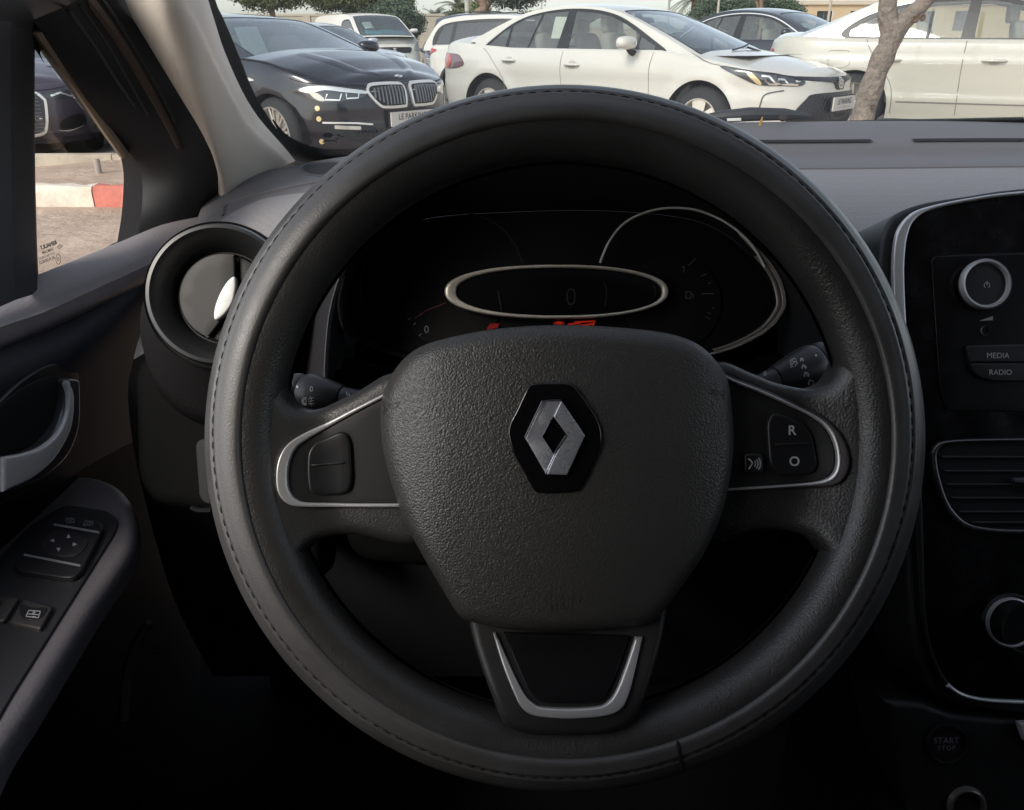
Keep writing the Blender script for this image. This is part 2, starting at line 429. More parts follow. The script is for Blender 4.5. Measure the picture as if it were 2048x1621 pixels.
def strip(pl, w):
    """closed outline round a polyline"""
    P = np.array(pl, float); T = np.gradient(P, axis=0); T /= np.maximum(np.linalg.norm(T, axis=1)[:, None], 1e-9)
    N = np.stack([-T[:, 1], T[:, 0]], 1) * w / 2
    return np.vstack([P + N, (P - N)[::-1]])
def mirror(poly): P = np.array(poly, float).copy(); P[:, 0] *= -1; return P[::-1]

def make_wheel(parent, loc, R, rr, w, style, side, M, name='wheel'):
    """side: +1 outer face towards +y"""
    wh = MB(); prof = []
    for a in np.linspace(0, 1, 13):
        ang = math.pi * a
        prof.append((rr + (R - rr) * (math.sin(ang) ** .32 if 0 < a < 1 else 0), -w / 2 + w * a + (.012 * math.sin(2 * ang))))
    prof = [(rr * .97, -w / 2 + .01)] + prof + [(rr * .97, w / 2 - .012)]
    wh.lathe(prof, 48, 'y'); wh.lathe([(rr * .97, -w / 2 + .01), (0.001, -w / 2 + .03)], 48, 'y')
    o = wh.build(name, M['tyre'], parent, auto=45); o.location = loc
    if side < 0: o.rotation_euler = (0, 0, math.pi)
    f = w / 2
    b = MB(); b.lathe([(rr, f - .004), (rr * .985, f + .006), (rr * .95, f + .004), (rr * .92, f - .02), (rr * .9, f - .09), (rr * .2, f - .10)], 48, 'y')
    n, kind = style
    def spoke(a0, a1, r0, r1, w0, w1, d0, d1, th=.02):
        m = 6; L = []
        for i in range(m + 1):
            t = i / m; r = r0 + (r1 - r0) * t; a = a0 + (a1 - a0) * t; ww = w0 + (w1 - w0) * t; dd = d0 + (d1 - d0) * t
            c, q = math.cos(a), math.sin(a)
            for sgn, dz in ((-1, -.006), (-.55, 0), (.55, 0), (1, -.006), (1, -th), (-1, -th)):
                x = r * c - sgn * ww / 2 * q; z = r * q + sgn * ww / 2 * c; L.append((x, dd + dz, z))
        F = [(i * 6 + k, i * 6 + (k + 1) % 6, i * 6 + 6 + (k + 1) % 6, i * 6 + 6 + k) for i in range(m) for k in range(6)]
        b.add(L, F)
    for i in range(n):
        a = 2 * math.pi * i / n + .3
        if kind == 'pair':
            spoke(a - .05, a - .13, rr * .2, rr * .95, .028, .022, f - .022, f - .004); spoke(a + .05, a + .13, rr * .2, rr * .95, .028, .022, f - .022, f - .004)
        elif kind == 'cap':
            spoke(a, a, rr * .1, rr * .96, rr * .42, rr * .78, f - .004, f - .006, .012)
        else: spoke(a, a, rr * .2, rr * .95, .05, .035, f - .02, f - .004)
    b.lathe([(rr * .3, f - .03), (rr * .26, f - .012), (rr * .12, f - .006), (0.001, f - .004)], 24, 'y')
    rm = b.build('rim', M['rim'], o, auto=40)
    if kind == 'cap':
        pass
    return o

def car(spec):
    """spec: shape, paint, pose, windows, lamps ... -> one thing with its parts"""
    S = spec['shape']; g = S; M = spec['mats']; sides = spec.get('sides', (1, -1))
    root = empty(spec['name'], spec['pos'], 0, spec['label'], spec['cat'], spec.get('group'))
    root.rotation_euler = (spec.get('pitch', 0), 0, -spec['theta'])
    S.set_roof(spec['roof']); step = spec.get('step', .07); fine = spec.get('fine', True)
    # body wrap with arches
    us = np.linspace(-S.S, S.S, int(2 * S.S / step) + 1)
    outline = [(u, S.zs) for u in us] + [(u, float(S.ztop(u))) for u in us[::-1]]
    outline = np.array(outline)
    arch = []
    for x in (S.xa, S.xb):
        for sd_ in (1, -1):
            c = S.sx(x, sd_); a = np.linspace(0, np.pi, 26)
            arch.append(np.array([(c + S.ra * np.cos(t), max(S.zs + .0, .31 + (S.ra) * np.sin(t))) for t in a]))
    # cut the arches out of the bottom edge
    bot = [(u, S.zs) for u in us]
    for A in arch:
        lo, hi = A[:, 0].min(), A[:, 0].max()
        bot = [p for p in bot if not (lo - .01 < p[0] < hi + .01)]
        A2 = A[::-1] if A[0, 0] > A[-1, 0] else A
        bot += [(A2[0, 0], S.zs)] + [tuple(p) for p in A2] + [(A2[-1, 0], S.zs)]
    # order the bottom edge left to right, keeping arch points in their own order
    segs = []; used = np.array([(A[:, 0].min(), A[:, 0].max()) for A in arch]); oa = np.argsort(used[:, 0]); cur = -S.S; line = []
    for k in oa:
        lo, hi = used[k]; seg = [u for u in us if cur <= u < lo - .02]; line += [(u, S.zs) for u in seg]
        A = arch[k]; A2 = A[::-1] if A[0, 0] > A[-1, 0] else A
        line += [(lo, S.zs)] + [tuple(p) for p in A2 if p[1] > S.zs + .005] + [(hi, S.zs)]; cur = hi + .02
    line += [(u, S.zs) for u in us if u > cur]
    if line[0][0] > -S.S: line = [(-S.S, S.zs)] + line
    if line[-1][0] < S.S: line += [(S.S, S.zs)]
    outline = np.array(line + [(u, float(S.ztop(u))) for u in us[::-1]])
    pts = []
    for u in us:
        zt = float(S.ztop(u)); zz = np.concatenate([np.arange(S.zs + .05, zt - S.rtop - .01, .06), zt - S.rtop * np.array([.9, .7, .5, .35, .2, .1])])
        pts += [(u, z) for z in zz]
    fl = spec.get('panel_holes', [])
    sheet('body', outline, S.fn, M['paint'], root, step=step, pts=np.array(pts), holes=fl)
    pad = lambda name, poly, m, hgt=.006, off=0.0, st=.05, par=root: sheet(name, poly, S.fn, m, par, step=st, height=hgt, off=off)
    # decks
    uw = S.sx(spec['x_screen']); ur = S.sx(spec['x_deck'])
    def deck(name, u0, u1):
        n = max(8, int((u1 - u0) / .05)); U = np.linspace(u0, u1, n); T = np.concatenate([[-1, -.97, -.93], np.linspace(-.86, .86, 25), [.93, .97, 1]])
        G = np.stack([S.hood(np.full(len(T), u), T) for u in U]); o = grid_mesh(name, G, M['paint'], root, flip=True); return o
    deck('bonnet', .012, uw); deck('boot_lid' if spec['kind'] == 'sedan' else 'tailgate_edge', ur, S.S - .012)
    # cabin sides
    rp = S.rp; sideP = np.vstack([rp, [[rp[-1, 0], S.belt - .06], [rp[0, 0], S.belt - .06]]])
    dlo = spec['dlo']; wins = spec['windows']; n_ = 0
    for sg in sides:
        f = S.cabside(sg); fl_ = sg > 0
        sheet('pillar', sideP, f, M['paint'], root, holes=[dlo], step=.09, flip=fl_)
        sheet('window_surround', dlo, f, M['trim'], root, holes=wins, step=.09, off=-.003, flip=fl_)
        for w in wins: sheet('side_window', w, f, M['glass'], root, step=.12, off=-.006, flip=fl_)
        if spec.get('dlo_chrome'): sheet('chrome_strip', grow(dlo, spec['dlo_chrome']), f, M['chrome'], root, holes=[dlo], step=.09, off=.001, height=.004, flip=fl_)
    # roof with windscreen and rear window
    K = .62; rf = lambda u, v: S.roof(u, v / K)
    ws = spec['screen']; rw = spec['rear_screen']
    def quad(a):
        u0, u1, t0, t1 = a; return rounded([(u0, -t0 * K), (u1, -t1 * K), (u1, t1 * K), (u0, t0 * K)], .07, 5)
    ow = [(u, -K) for u in np.linspace(0, S.rL, 60)] + [(u, K) for u in np.linspace(S.rL, 0, 60)]
    ho = [quad(ws)] + ([quad(rw)] if rw else [])
    sheet('roof', np.array(ow), rf, M['paint'], root, holes=ho, step=.07, flip=True)
    wf_ = quad((ws[0] + .03, ws[1] - .02, ws[2] - .03, ws[3] - .03))
    sheet('screen_border', quad(ws), rf, M['trim'], root, holes=[wf_], step=.08, off=-.003, flip=True)
    sheet('windscreen', wf_, rf, M.get('screen', M['glass']), root, step=.08, off=-.005, flip=True)
    if rw: sheet('rear_window', quad(rw), rf, M['glass'], root, step=.08, off=-.004, flip=True)
    # cabin inside
    if spec.get('inside', True):
        b = MB(); x0, x1 = spec['x_deck'] + .25, spec['x_screen'] - .1; y = S.yb - .06; z0, z1 = .35, S.belt - .05
        b.add([(x0, -y, z0), (x1, -y, z0), (x1, y, z0), (x0, y, z0), (x0, -y, z1), (x1, -y, z1), (x1, y, z1), (x0, y, z1)], [(0, 1, 2, 3), (0, 1, 5, 4), (2, 3, 7, 6), (1, 2, 6, 5), (3, 0, 4, 7)])
        b.add([(x1 - .0, -y, z1), (x1 - .0, y, z1), (x1 + .55, y * .9, z1 + .0), (x1 + .55, -y * .9, z1 + .0)], [(0, 1, 2, 3)])
        b.build('cabin_lining', M['lining'], root, smooth=False)
        for i, (sx_, sy_) in enumerate(spec.get('seats', ((-1.25, .36), (-1.25, -.36), (-2.15, .36), (-2.15, -.36)))):
            q = MB(); rx = .0
            def blob(cx, cy, cz, ax, ay, az, lean=0):
                n = 14; v = []; fs = []
                for a in range(n + 1):
                    p = math.pi * a / n
                    for c in range(n):
                        h = 2 * math.pi * c / n
                        e = .45; sp = lambda t: math.copysign(abs(t) ** e, t)
                        xx, yy, zz = ax * sp(math.sin(p)) * sp(math.cos(h)), ay * sp(math.sin(p)) * sp(math.sin(h)), az * sp(math.cos(p))
                        v.append((cx + xx - lean * zz, cy + yy, cz + zz))
                for a in range(n):
                    for c in range(n): fs.append((a * n + c, a * n + (c + 1) % n, (a + 1) * n + (c + 1) % n, (a + 1) * n + c))
                q.add(v, fs)
            blob(sx_ - .03, sy_, S.belt - .12, .07, .22, .28, .28); blob(sx_ - .17, sy_, S.belt + .23, .05, .12, .085, .1); blob(sx_ + .25, sy_, S.belt - .42, .26, .23, .09)
            q.build('seat', M['seat'], root, auto=60)
    # underside and wheel wells
    u_ = MB()
    for x in (S.xa, S.xb):
        for sd_ in (1, -1):
            v = []; a = np.linspace(0, np.pi, 13); y0, y1 = sd_ * (S.W - .32), sd_ * (S.W - .02)
            for t in a:
                for yy in (y0, y1): v.append((x + (S.ra + .02) * math.cos(t), yy, .3 + (S.ra + .02) * math.sin(t)))
            fs = [(i * 2, i * 2 + 1, i * 2 + 3, i * 2 + 2) for i in range(12)] + [tuple(range(0, 26, 2))]
            u_.add(v, fs)
    e = [S.fn(u, S.zs + .0) * np.array([.97, .93, 1]) for u in np.linspace(-S.S, S.S, 60)[:-1]]
    u_.add([(p[0] - .02, p[1], S.zs + .03) for p in e], [tuple(range(59))])
    u_.build('underbody', M['black'], root, smooth=False)
    st = spec['wheel']
    for x in (S.xa, S.xb):
        for sd_ in (1, -1): make_wheel(root, (x, sd_ * (S.W - .105 - .005), st[0]), st[0], st[1], .21, st[2], sd_, M)
    # mirrors
    for sg in (1, -1):
        mx, mz = spec.get('mirror', (-.62, S.belt + .06)); q = MB(); n = 16; v = []; fs = []; yy0 = S.W + .09
        for a in range(n + 1):
            p = math.pi * a / n
            for c in range(n):
                h = 2 * math.pi * c / n; e = .75; spw = lambda t: math.copysign(abs(t) ** e, t)
                xx = .095 * spw(math.sin(p)) * spw(math.cos(h)); zz = .062 * spw(math.sin(p)) * spw(math.sin(h)); y_ = .130 * spw(math.cos(p))
                if xx < 0: xx *= .5
                v.append((mx + xx, sg * (yy0 + y_), mz + zz - .1 * abs(y_) * 0))
        for a in range(n):
            for c in range(n): fs.append((a * n + c, a * n + (c + 1) % n, (a + 1) * n + (c + 1) % n, (a + 1) * n + c))
        q.add(v, fs); mo = q.build('wing_mirror', M.get('mirror', M['paint']), root, auto=60)
        q2 = MB(); q2.tube([(mx + .02, sg * (S.yb + .01), mz - .11), (mx + .01, sg * (S.W + .0), mz - .08), (mx, sg * (S.W + .05), mz - .04)], [.035, .03, .025], 8); q2.build('mirror_foot', M['trim'], mo)
    return root
def grow(poly, d):
    P = np.array(poly, float); 
    if area(P) < 0: P = P[::-1]
    T = np.roll(P, -1, 0) - np.roll(P, 1, 0); T /= np.maximum(np.linalg.norm(T, axis=1)[:, None], 1e-9)
    return P + np.stack([T[:, 1], -T[:, 0]], 1) * d
# ---------------------------------------------------------------- shared outdoor materials
def paint(name, col, rough=.3, coat=.8, metal=0.0, var=.02):
    return mat(name, col, rough, metal, coat=coat, var=var, vscale=.6)
PM = dict(
    white=paint('paint_white', (.60, .585, .535)), pearl=paint('paint_pearl', (.56, .54, .465)), black=paint('paint_black', (.012, .013, .020), .22, metal=.3),
    plum=paint('paint_plum', (.048, .042, .060), .3), silver=paint('paint_silver', (.62, .63, .66), .35, metal=.2), navy=paint('paint_navy', (.035, .045, .075), .35),
    midnight=paint('paint_midnight', (.02, .024, .034), .25), vanwhite=paint('paint_van_white', (.74, .71, .64), .4, coat=.5))
BLK = mat('black_plastic_out', (.012, .013, .014), .55)
def cm(p, **k):
    d = dict(paint=PM[p], trim=mat('window_trim', (.015, .016, .018), .35), glass=CG, screen=CG2, lining=mat('car_lining', (.24, .24, .23), .9), seat=mat('car_seat', (.34, .32, .29), .9, var=.15),
             black=mat('under_black', (.01, .01, .011), .9), tyre=mat('tyre_rubber', (.022, .023, .025), .8, bump=('noise', 60, .3, .004)), rim=mat('alloy', (.62, .60, .56), .32, .75), chrome=mat('chrome_out', (.80, .79, .76), .30, .55))
    d.update(k); return d
CG = glass('car_glass', (.78, .84, .80), .05, .03, .12, (.50, .52, .49)); CG2 = glass('car_screen_glass', (.80, .88, .88), .06, .03, .11, (.42, .50, .54))
LAMPG = mat('lamp_lens', (.55, .54, .50), .12, .35, coat=1.0); LAMPD = mat('lamp_dark', (.05, .055, .065), .15, .2, coat=1.0); LED = mat('lamp_reflector', (.85, .84, .78), .12, .85, coat=1.0)
AMBER = mat('lamp_warm_reflector', (.80, .66, .36), .15, .5, coat=1.0)
REDL = mat('tail_lens_red', (.45, .03, .025), .18, coat=1.0); REDD = mat('tail_lens_smoked', (.16, .10, .11), .18, coat=1.0)
SEAM = mat('panel_gap', (.20, .19, .165), .8); SEAMK = mat('panel_gap_dark', (.004, .004, .004), .8); GRL = mat('grille_black', (.014, .015, .018), .35, bump=('waves', 30, .5, .01))
PAPER = mat('paper', (.80, .88, .80), .8); PLATE = mat('plate_white', (.62, .60, .56), .5); INK = mat('plate_ink', (.05, .05, .055), .6); CHR = mat('chrome_out', (.80, .79, .76), .30, .55)

def sq(px0, px1, z0, z1, r=.02): return rounded([(px0, z0), (px1, z0), (px1, z1), (px0, z1)], r)
def body_bits(root, S, bits):
    """bits: (name, polygon in arc/height, material, height, lift)"""
    for b in bits:
        name, poly, m = b[:3]; h = b[3] if len(b) > 3 else .004; off = b[4] if len(b) > 4 else .0
        par = b[5] if len(b) > 5 else root
        o = sheet(name, np.array(poly), S.fn, m, par, step=.04, height=h, off=off)
def plate(root, S, u0, z0, txt=True, w=.52, h=.12, label=None, off=.02):
    """flat number plate on the nose, centred on arc position u0"""
    c = S.fn(np.array([u0]), np.array([z0]))[0]; n = mapped_normals(S.fn, np.array([[u0, z0]]), .01)[0]; n[2] = 0; n /= np.linalg.norm(n)
    t = np.array([-n[1], n[0], 0]); f = lambda u, v: c + n * off + np.multiply.outer(np.asarray(u), t) + np.multiply.outer(np.asarray(v), np.array([0, 0, 1.0]))
    p = sheet('number_plate', rounded([(-w / 2, -h / 2), (w / 2, -h / 2), (w / 2, h / 2), (-w / 2, h / 2)], .008), f, PLATE, root, height=.012, step=.2)
    if txt:
        V, F = text2d('LE PARKING', .062, space=1.05, weight=.0008); V[:, 0] *= .98; V[:, 1] += .014; V[:, 1] *= 1.15
        on_fn('plate_lettering', (V, F), f, INK, p, .0135)
        V, F = stroke2d([[(-.17, -.034), (-.07, -.034)], [(.07, -.034), (.17, -.034)]], .003)
        V2, F2 = text2d('DUBAI', .026); V2[:, 1] -= .034
        on_fn('plate_small_print', merge2d([(V, F), (V2, F2)]), f, mat('plate_ink_grey', (.22, .22, .22), .6), p, .0135)
    o = sheet('plate_holder', rounded([(-w / 2 - .012, -h / 2 - .012), (w / 2 + .012, -h / 2 - .012), (w / 2 + .012, h / 2 + .012), (-w / 2 - .012, h / 2 + .012)], .01), f, BLK, p, off=-.012, height=.011, step=.2)
    return p
def seam(root, S, pts, w=.008, m=None): 
    sheet('panel_gap', strip(spline(pts, 6), w), S.fn, m or SEAM, root, step=.03, off=.0012)
def handle(root, S, x, z, sg, m, L=.19):
    u = S.sx(x, sg); o = MB(); n = 12; pts = []
    for i in range(n + 1):
        t = i / n; uu = u + (t - .5) * L; lift = .028 * math.sin(math.pi * min(max((t - .0), 0), 1)) ** .35
        p = S.fn(np.array([uu]), np.array([z]))[0]; nn = mapped_normals(S.fn, np.array([[uu, z]]), .01)[0]; pts.append(p + nn * lift)
    o.tube(pts, [.008] + [.014] * (n - 1) + [.008], 8); h = o.build('door_handle', m, root, auto=60)
    sheet('handle_recess', circ(u + .0, z - .0, .055, .042), S.fn, mat('handle_recess', (.42, .40, .36), .5), h, off=.001, step=.02)
def notice(name, c, ex, ey, w, h, label, group=None, lines=True, m=None):
    """sheet of paper: centre c, unit axes ex, ey"""
    c, ex, ey = map(np.array, (c, ex, ey)); n = np.cross(ex, ey)
    f = lambda u, v: c + np.multiply.outer(np.asarray(u), ex) + np.multiply.outer(np.asarray(v), ey) + np.multiply.outer(.012 * np.sin(np.asarray(u) * 9 + 1) , n)
    o = sheet(name, [(-w / 2, -h / 2), (w / 2, -h / 2), (w / 2, h / 2), (-w / 2, h / 2)], f, m or PAPER, None, height=.0012, step=.05)
    tag(o, label, 'paper notice', group)
    if lines:
        L = [[(-w * .36, y), (w * (.30 - .25 * random.random()), y)] for y in np.linspace(h * .30, -h * .42, 13)] + [[(-w * .15, h * .40), (w * .15, h * .40)]]
        on_fn('printed_lines', stroke2d(L, h * .008), f, mat('paper_print', (.42, .47, .44), .8), o, .0022)
    return o
def lw(root_pos, theta, p):
    c, s = math.cos(-theta), math.sin(-theta); return np.array([root_pos[0] + c * p[0] - s * p[1], root_pos[1] + s * p[0] + c * p[1], root_pos[2] + p[2]])
def lv(theta, p):
    c, s = math.cos(-theta), math.sin(-theta); v = np.array([c * p[0] - s * p[1], s * p[0] + c * p[1], p[2]]); return v / np.linalg.norm(v)

# ---------------------------------------------------------------- ground
BUMPS = [(-1.6, 8.3, -.05, 1.6, 2.6), (2.0, 9.0, .05, 1.6, 2.4), (5.5, 9.0, .10, 1.9, 2.5), (-3.2, 40, -.40, 3.5, 5), (-5.2, 8.3, -.10, 1.0, 2.2), (-4.3, 24.8, -.03, 5, 5), (.6, 17.5, -.09, 3, 2.5), (-.5, 27, -.16, 3.2, 4.5), (4.4, 14.6, .12, 3, 2.4)]
def gh(x, y):
    z = 0.0
    for bx, by, a, s1, s2 in BUMPS: z = z + a * np.exp(-(((x - bx) / s1) ** 2 + ((y - by) / s2) ** 2) ** 2)
    return z
def ground_mat():
    m, nt, b = nodes('sand'); L = nt.links; b.inputs['Roughness'].default_value = .95
    tc = nt.nodes.new('ShaderNodeTexCoord'); n = nt.nodes.new('ShaderNodeTexNoise'); n.inputs['Scale'].default_value = 1.7; n.inputs['Detail'].default_value = 10; n.inputs['Roughness'].default_value = .7
    L.new(tc.outputs['Object'], n.inputs['Vector']); cr = nt.nodes.new('ShaderNodeValToRGB'); e = cr.color_ramp.elements
    e[0].position = .36; e[0].color = (.60, .45, .345, 1); e[1].position = .60; e[1].color = (.82, .64, .50, 1); L.new(n.outputs['Fac'], cr.inputs[0]); L.new(cr.outputs[0], b.inputs['Base Color'])
    n2 = nt.nodes.new('ShaderNodeTexNoise'); n2.inputs['Scale'].default_value = 7; n2.inputs['Detail'].default_value = 9; n2.inputs['Roughness'].default_value = .72; L.new(tc.outputs['Object'], n2.inputs['Vector'])
    bp = nt.nodes.new('ShaderNodeBump'); bp.inputs['Strength'].default_value = 1.0; bp.inputs['Distance'].default_value = .14; L.new(n2.outputs['Fac'], bp.inputs['Height']); L.new(bp.outputs[0], b.inputs['Normal']); MATS['sand'] = m; return m
SAND = ground_mat(); ASPH = mat('asphalt', (.105, .095, .082), .9, var=.25, vscale=2.0, bump=('noise', 90, .4, .01))
def terrain(name, x0, x1, y0, y1, st, m, dz=0.0):
    X = np.arange(x0, x1 + st / 2, st); Y = np.arange(y0, y1 + st / 2, st); G = np.zeros((len(X), len(Y), 3))
    GX, GY = np.meshgrid(X, Y, indexing='ij'); G[..., 0] = GX; G[..., 1] = GY; G[..., 2] = gh(GX, GY) + dz
    o = grid_mesh(name, G, m); tag(o, kind='structure'); return o
gnd = []
for (R0, st) in ((400, 20),):
    pass
X = np.unique(np.concatenate([np.arange(-400, -40, 30), np.arange(-40, 40, 1.0), np.arange(40, 401, 30)])); Y = np.unique(np.concatenate([np.arange(-60, -10, 10), np.arange(-10, 60, 1.0), np.arange(60, 601, 30)]))
GX, GY = np.meshgrid(X, Y, indexing='ij'); g_o = grid_mesh('ground', np.stack([GX, GY, gh(GX, GY) - .012], -1), SAND); tag(g_o, kind='structure')
terrain('road', -30, 30, 8.42, 39.8, .6, ASPH, .0)
terrain('sand_patch', -12.0, -5.2, 10.4, 12.9, .35, SAND, .012)
# kerbs: a low concrete edging, and the red and white kerb in front of it
KW = mat('kerb_white', (.66, .60, .50), .85, var=.22, vscale=6, bump=('noise', 25, .6, .012)); KR = mat('kerb_red', (.52, .17, .13), .85, var=.25, vscale=6, bump=('noise', 25, .6, .012)); KC = mat('kerb_concrete', (.45, .40, .32), .9, var=.2, bump=('noise', 25, .6, .012))
def kerb(x0, x1, y, h, w, m, label, group):
    n = 12; q = MB(); sec = [(-w / 2, -.1), (-w / 2, h * .75), (-w * .33, h), (w * .4, h), (w / 2, h * .85), (w / 2, -.1)]; v = []
    for i in range(n + 1):
        x = x0 + (x1 - x0) * i / n
        for (a, b) in sec: j = 0 if b < 0 else rng.normal(0, .005); v.append((x, y + a + j, b + j))
    f = [(i * 6 + k, (i + 1) * 6 + k, (i + 1) * 6 + (k + 1) % 6, i * 6 + (k + 1) % 6) for i in range(n) for k in range(6)] + [tuple(range(6)), tuple(range(n * 6 + 5, n * 6 - 1, -1))]
    q.add(v, f); o = q.build('kerb_stone', m, auto=40); tag(o, label, 'kerb', group); return o
xk = -2.98
kerb(xk - 1.25, xk - .005, 5.86, .125, .15, KW, 'white painted kerb stone seen through the side window', 'painted kerb stones')
kerb(xk + .005, xk + 1.0, 5.86, .125, .15, KR, 'faded red painted kerb stone seen through the side window', 'painted kerb stones')
kerb(xk - 2.5, xk - 1.26, 5.86, .125, .15, KR, 'second red kerb stone beyond the white one', 'painted kerb stones')
kerb(-9, -4.0, 8.34, .025, .12, KC, 'low concrete edging between the sand strip and the asphalt', None)
kerb(-3.99, 1.5, 8.34, .025, .12, KC, 'low concrete edging running on behind the front pillar', None)
b_ = MB(); b_.lathe([(.028, -.05), (.028, .09), (.024, .10), (0.001, .10)], 12); o = b_.build('stub_post', mat('stub_grey', (.35, .30, .27), .8)); o.location = (-3.72, 7.42, 0); tag(o, 'short grey pipe stub standing in the sand strip', 'post')

# ---------------------------------------------------------------- white saloon in the middle
def deg(a): return math.radians(a)
SC = CarShape(xf=1.03, xr=-3.80, W=.89, cf=.92, nf=2.7, cr=.80, nr=2.6, ra=.365, zs=.2, xb=-2.70, belt=.93, yb=.79, tum=.40, ctap=.06, cmid=-1.6, chalf=1.6,
    top=[(-3.7, .98), (-3.35, 1.0), (-2.9, .965), (-2.4, .935), (-.5, .925), (0, .86), (.5, .775), (.8, .715), (1.03, .70)],
    side=[(.2, .06), (.32, .025), (.5, .01), (.62, .012), (.72, .0), (.80, .004), (.88, .03), (1.1, .09)],
    front=[(.2, .10), (.28, .02), (.40, 0), (.52, .015), (.60, .05), (.68, .055), (.8, .12)], crown=.075, bowf=.26, rtop=.045, rcrown=.03)
cpos, cth = (2.346, 8.748, .05), deg(41)
win = [[(-2.82, .958), (-2.55, .935), (-2.53, 1.14), (-2.62, 1.105)],
       [(-2.50, .934), (-2.22, .928), (-2.12, 1.268), (-2.3, 1.243), (-2.50, 1.16)],
       [(-2.19, .927), (-1.80, .922), (-1.76, 1.293), (-2.09, 1.275)],
       [(-1.64, .92), (-.82, .915), (-.80, 1.065), (-1.0, 1.16), (-1.2, 1.235), (-1.4, 1.27), (-1.66, 1.29)],
       [(-.78, .918), (-.60, .918), (-.60, .965), (-.78, 1.045)]]
win = [rounded(w, .012, 2) for w in win]
dlo = spline([(-2.87, .955), (-2.66, 1.10), (-2.46, 1.205), (-2.2, 1.275), (-1.85, 1.312), (-1.5, 1.306), (-1.2, 1.262), (-.95, 1.175), (-.62, 1.01), (-.46, .915), (-.62, .900), (-1.6, .905), (-2.5, .92), (-2.80, .935)], 5, True)
cor = car(dict(name='white_saloon', label='creamy white four-door saloon parked in the middle, behind the top of the steering wheel', cat='car', group='cars parked in the row ahead', shape=SC, pos=cpos, theta=cth, kind='sedan',
    mats=cm('white', chrome=PM['white'], rim=mat('wheel_cover', (.66, .62, .55), .4, .1)), x_screen=-.10, x_deck=-3.05,
    roof=[(-.10, .855), (-.52, 1.045), (-.92, 1.205), (-1.22, 1.295), (-1.6, 1.335), (-2.0, 1.333), (-2.35, 1.285), (-2.7, 1.17), (-2.95, 1.07), (-3.22, .97)],
    dlo=dlo, windows=win, screen=(.05, 1.12, .93, .90), rear_screen=(2.62, 3.18, .8, .86), wheel=(.315, .20, (5, 'cap')), mirror=(-.80, .99), step=.06))
u = SC.sx
Lp = [(-1.43, .80), (-1.14, .765), (-.86, .735), (-.66, .70), (-.60, .668), (-.66, .640), (-.81, .640), (-1.05, .648), (-1.22, .708)]
body_bits(cor, SC, [('headlight', spline(Lp, 4, True), LAMPD, .006), ('headlight', mirror(spline(Lp, 4, True)), LAMPD, .006)])
lo = [o for o in cor.children if o.name.startswith('headlight')][0]
body_bits(cor, SC, [('lamp_reflector', spline([(-1.165, .742), (-1.11, .738), (-1.02, .662), (-1.06, .655)], 3, True), AMBER, .004, .006, lo),
    ('lamp_strip', strip([(-1.03, .722), (-.96, .716), (-.90, .662), (-.84, .652), (-.68, .648)], .014), LED, .004, .006, lo),
    ('lamp_strip', strip([(-.88, .695), (-.82, .69), (-.78, .655), (-.72, .652)], .014), LED, .004, .006, lo),
    ('lamp_tube', strip([(-1.0, .69), (-.95, .655), (-.88, .652)], .016), LED, .003, .006, lo)])
gr = [(-.98, .745), (-.66, .712), (-.2, .695), (0, .693), (.2, .695), (.66, .712), (.98, .745), (.66, .690), (.2, .660), (.13, .650), (.075, .590), (-.075, .590), (-.13, .650), (-.2, .660), (-.66, .690)]
lg = spline([(-.80, .30), (-.69, .433), (-.59, .524), (-.48, .568), (0, .572), (.48, .568), (.59, .524), (.69, .433), (.80, .30), (.6, .25), (-.6, .25)], 4)
body_bits(cor, SC, [('upper_grille', gr, GRL, .010), ('lower_grille', lg, GRL, .004),
    ('fog_blade', strip(spline([(-1.03, .36), (-1.01, .48), (-.975, .568), (-.81, .602)], 5), .012), mat('blade_grey', (.09, .09, .09), .5), .005), ('fog_blade', mirror(strip(spline([(-1.03, .36), (-1.01, .48), (-.975, .568), (-.81, .602)], 5), .012)), mat('blade_grey', (.09, .09, .09), .5), .005)])
em = sheet('badge', circ(0, .643, .062, .046), SC.fn, LAMPD, cor, off=.010, height=.006, step=.02)
def oval(cx, cz, rx, rz, w): return [list(circ(cx, cz, rx, rz, 28)) + [circ(cx, cz, rx, rz, 28)[0]]]
on_fn('badge_ring', merge2d([stroke2d(oval(0, .643, .058, .042, 1), .009), stroke2d(oval(0, .655, .030, .015, 1), .008), stroke2d(oval(0, .643, .014, .035, 1), .008)]), SC.fn, CHR, em, .0175)
plate(cor, SC, -.03, .475, off=.03)
for sg in (-1, 1):
    U = lambda x: SC.sx(x, sg)
    for pl in ([(-2.80, .93), (-2.70, .86), (-2.55, .72), (-2.46, .60), (-2.44, .45), (-2.42, .25)], [(-1.66, .905), (-1.665, .7), (-1.65, .5), (-1.63, .24)], [(-.55, .905), (-.57, .75), (-.56, .5), (-.52, .24)], [(-.15, .905), (-.01, .848), (.10, .816), (.18, .805)]):
        seam(cor, SC, [(U(x), z) for x, z in pl], .007)
    handle(cor, SC, -2.39, .805, sg, PM['white']); handle(cor, SC, -1.51, .778, sg, PM['white'])
    tl = sheet('tail_light', spline([(sg * 4.70, .745), (sg * 4.76, .84), (sg * 4.92, .868), (sg * 5.46, .862), (sg * 5.46, .735), (sg * 4.98, .708)], 4, True), SC.fn, REDD, cor, height=.008, step=.04)
    sheet('tail_light_lens', spline([(sg * 4.99, .720), (sg * 4.97, .855), (sg * 5.44, .852), (sg * 5.44, .745)], 4, True), SC.fn, REDL, tl, off=.008, height=.003, step=.04)
    sheet('side_skirt_shade', strip([(U(-2.3), .235), (U(-.4), .235)], .03), SC.fn, BLK, cor, off=.001, step=.05)
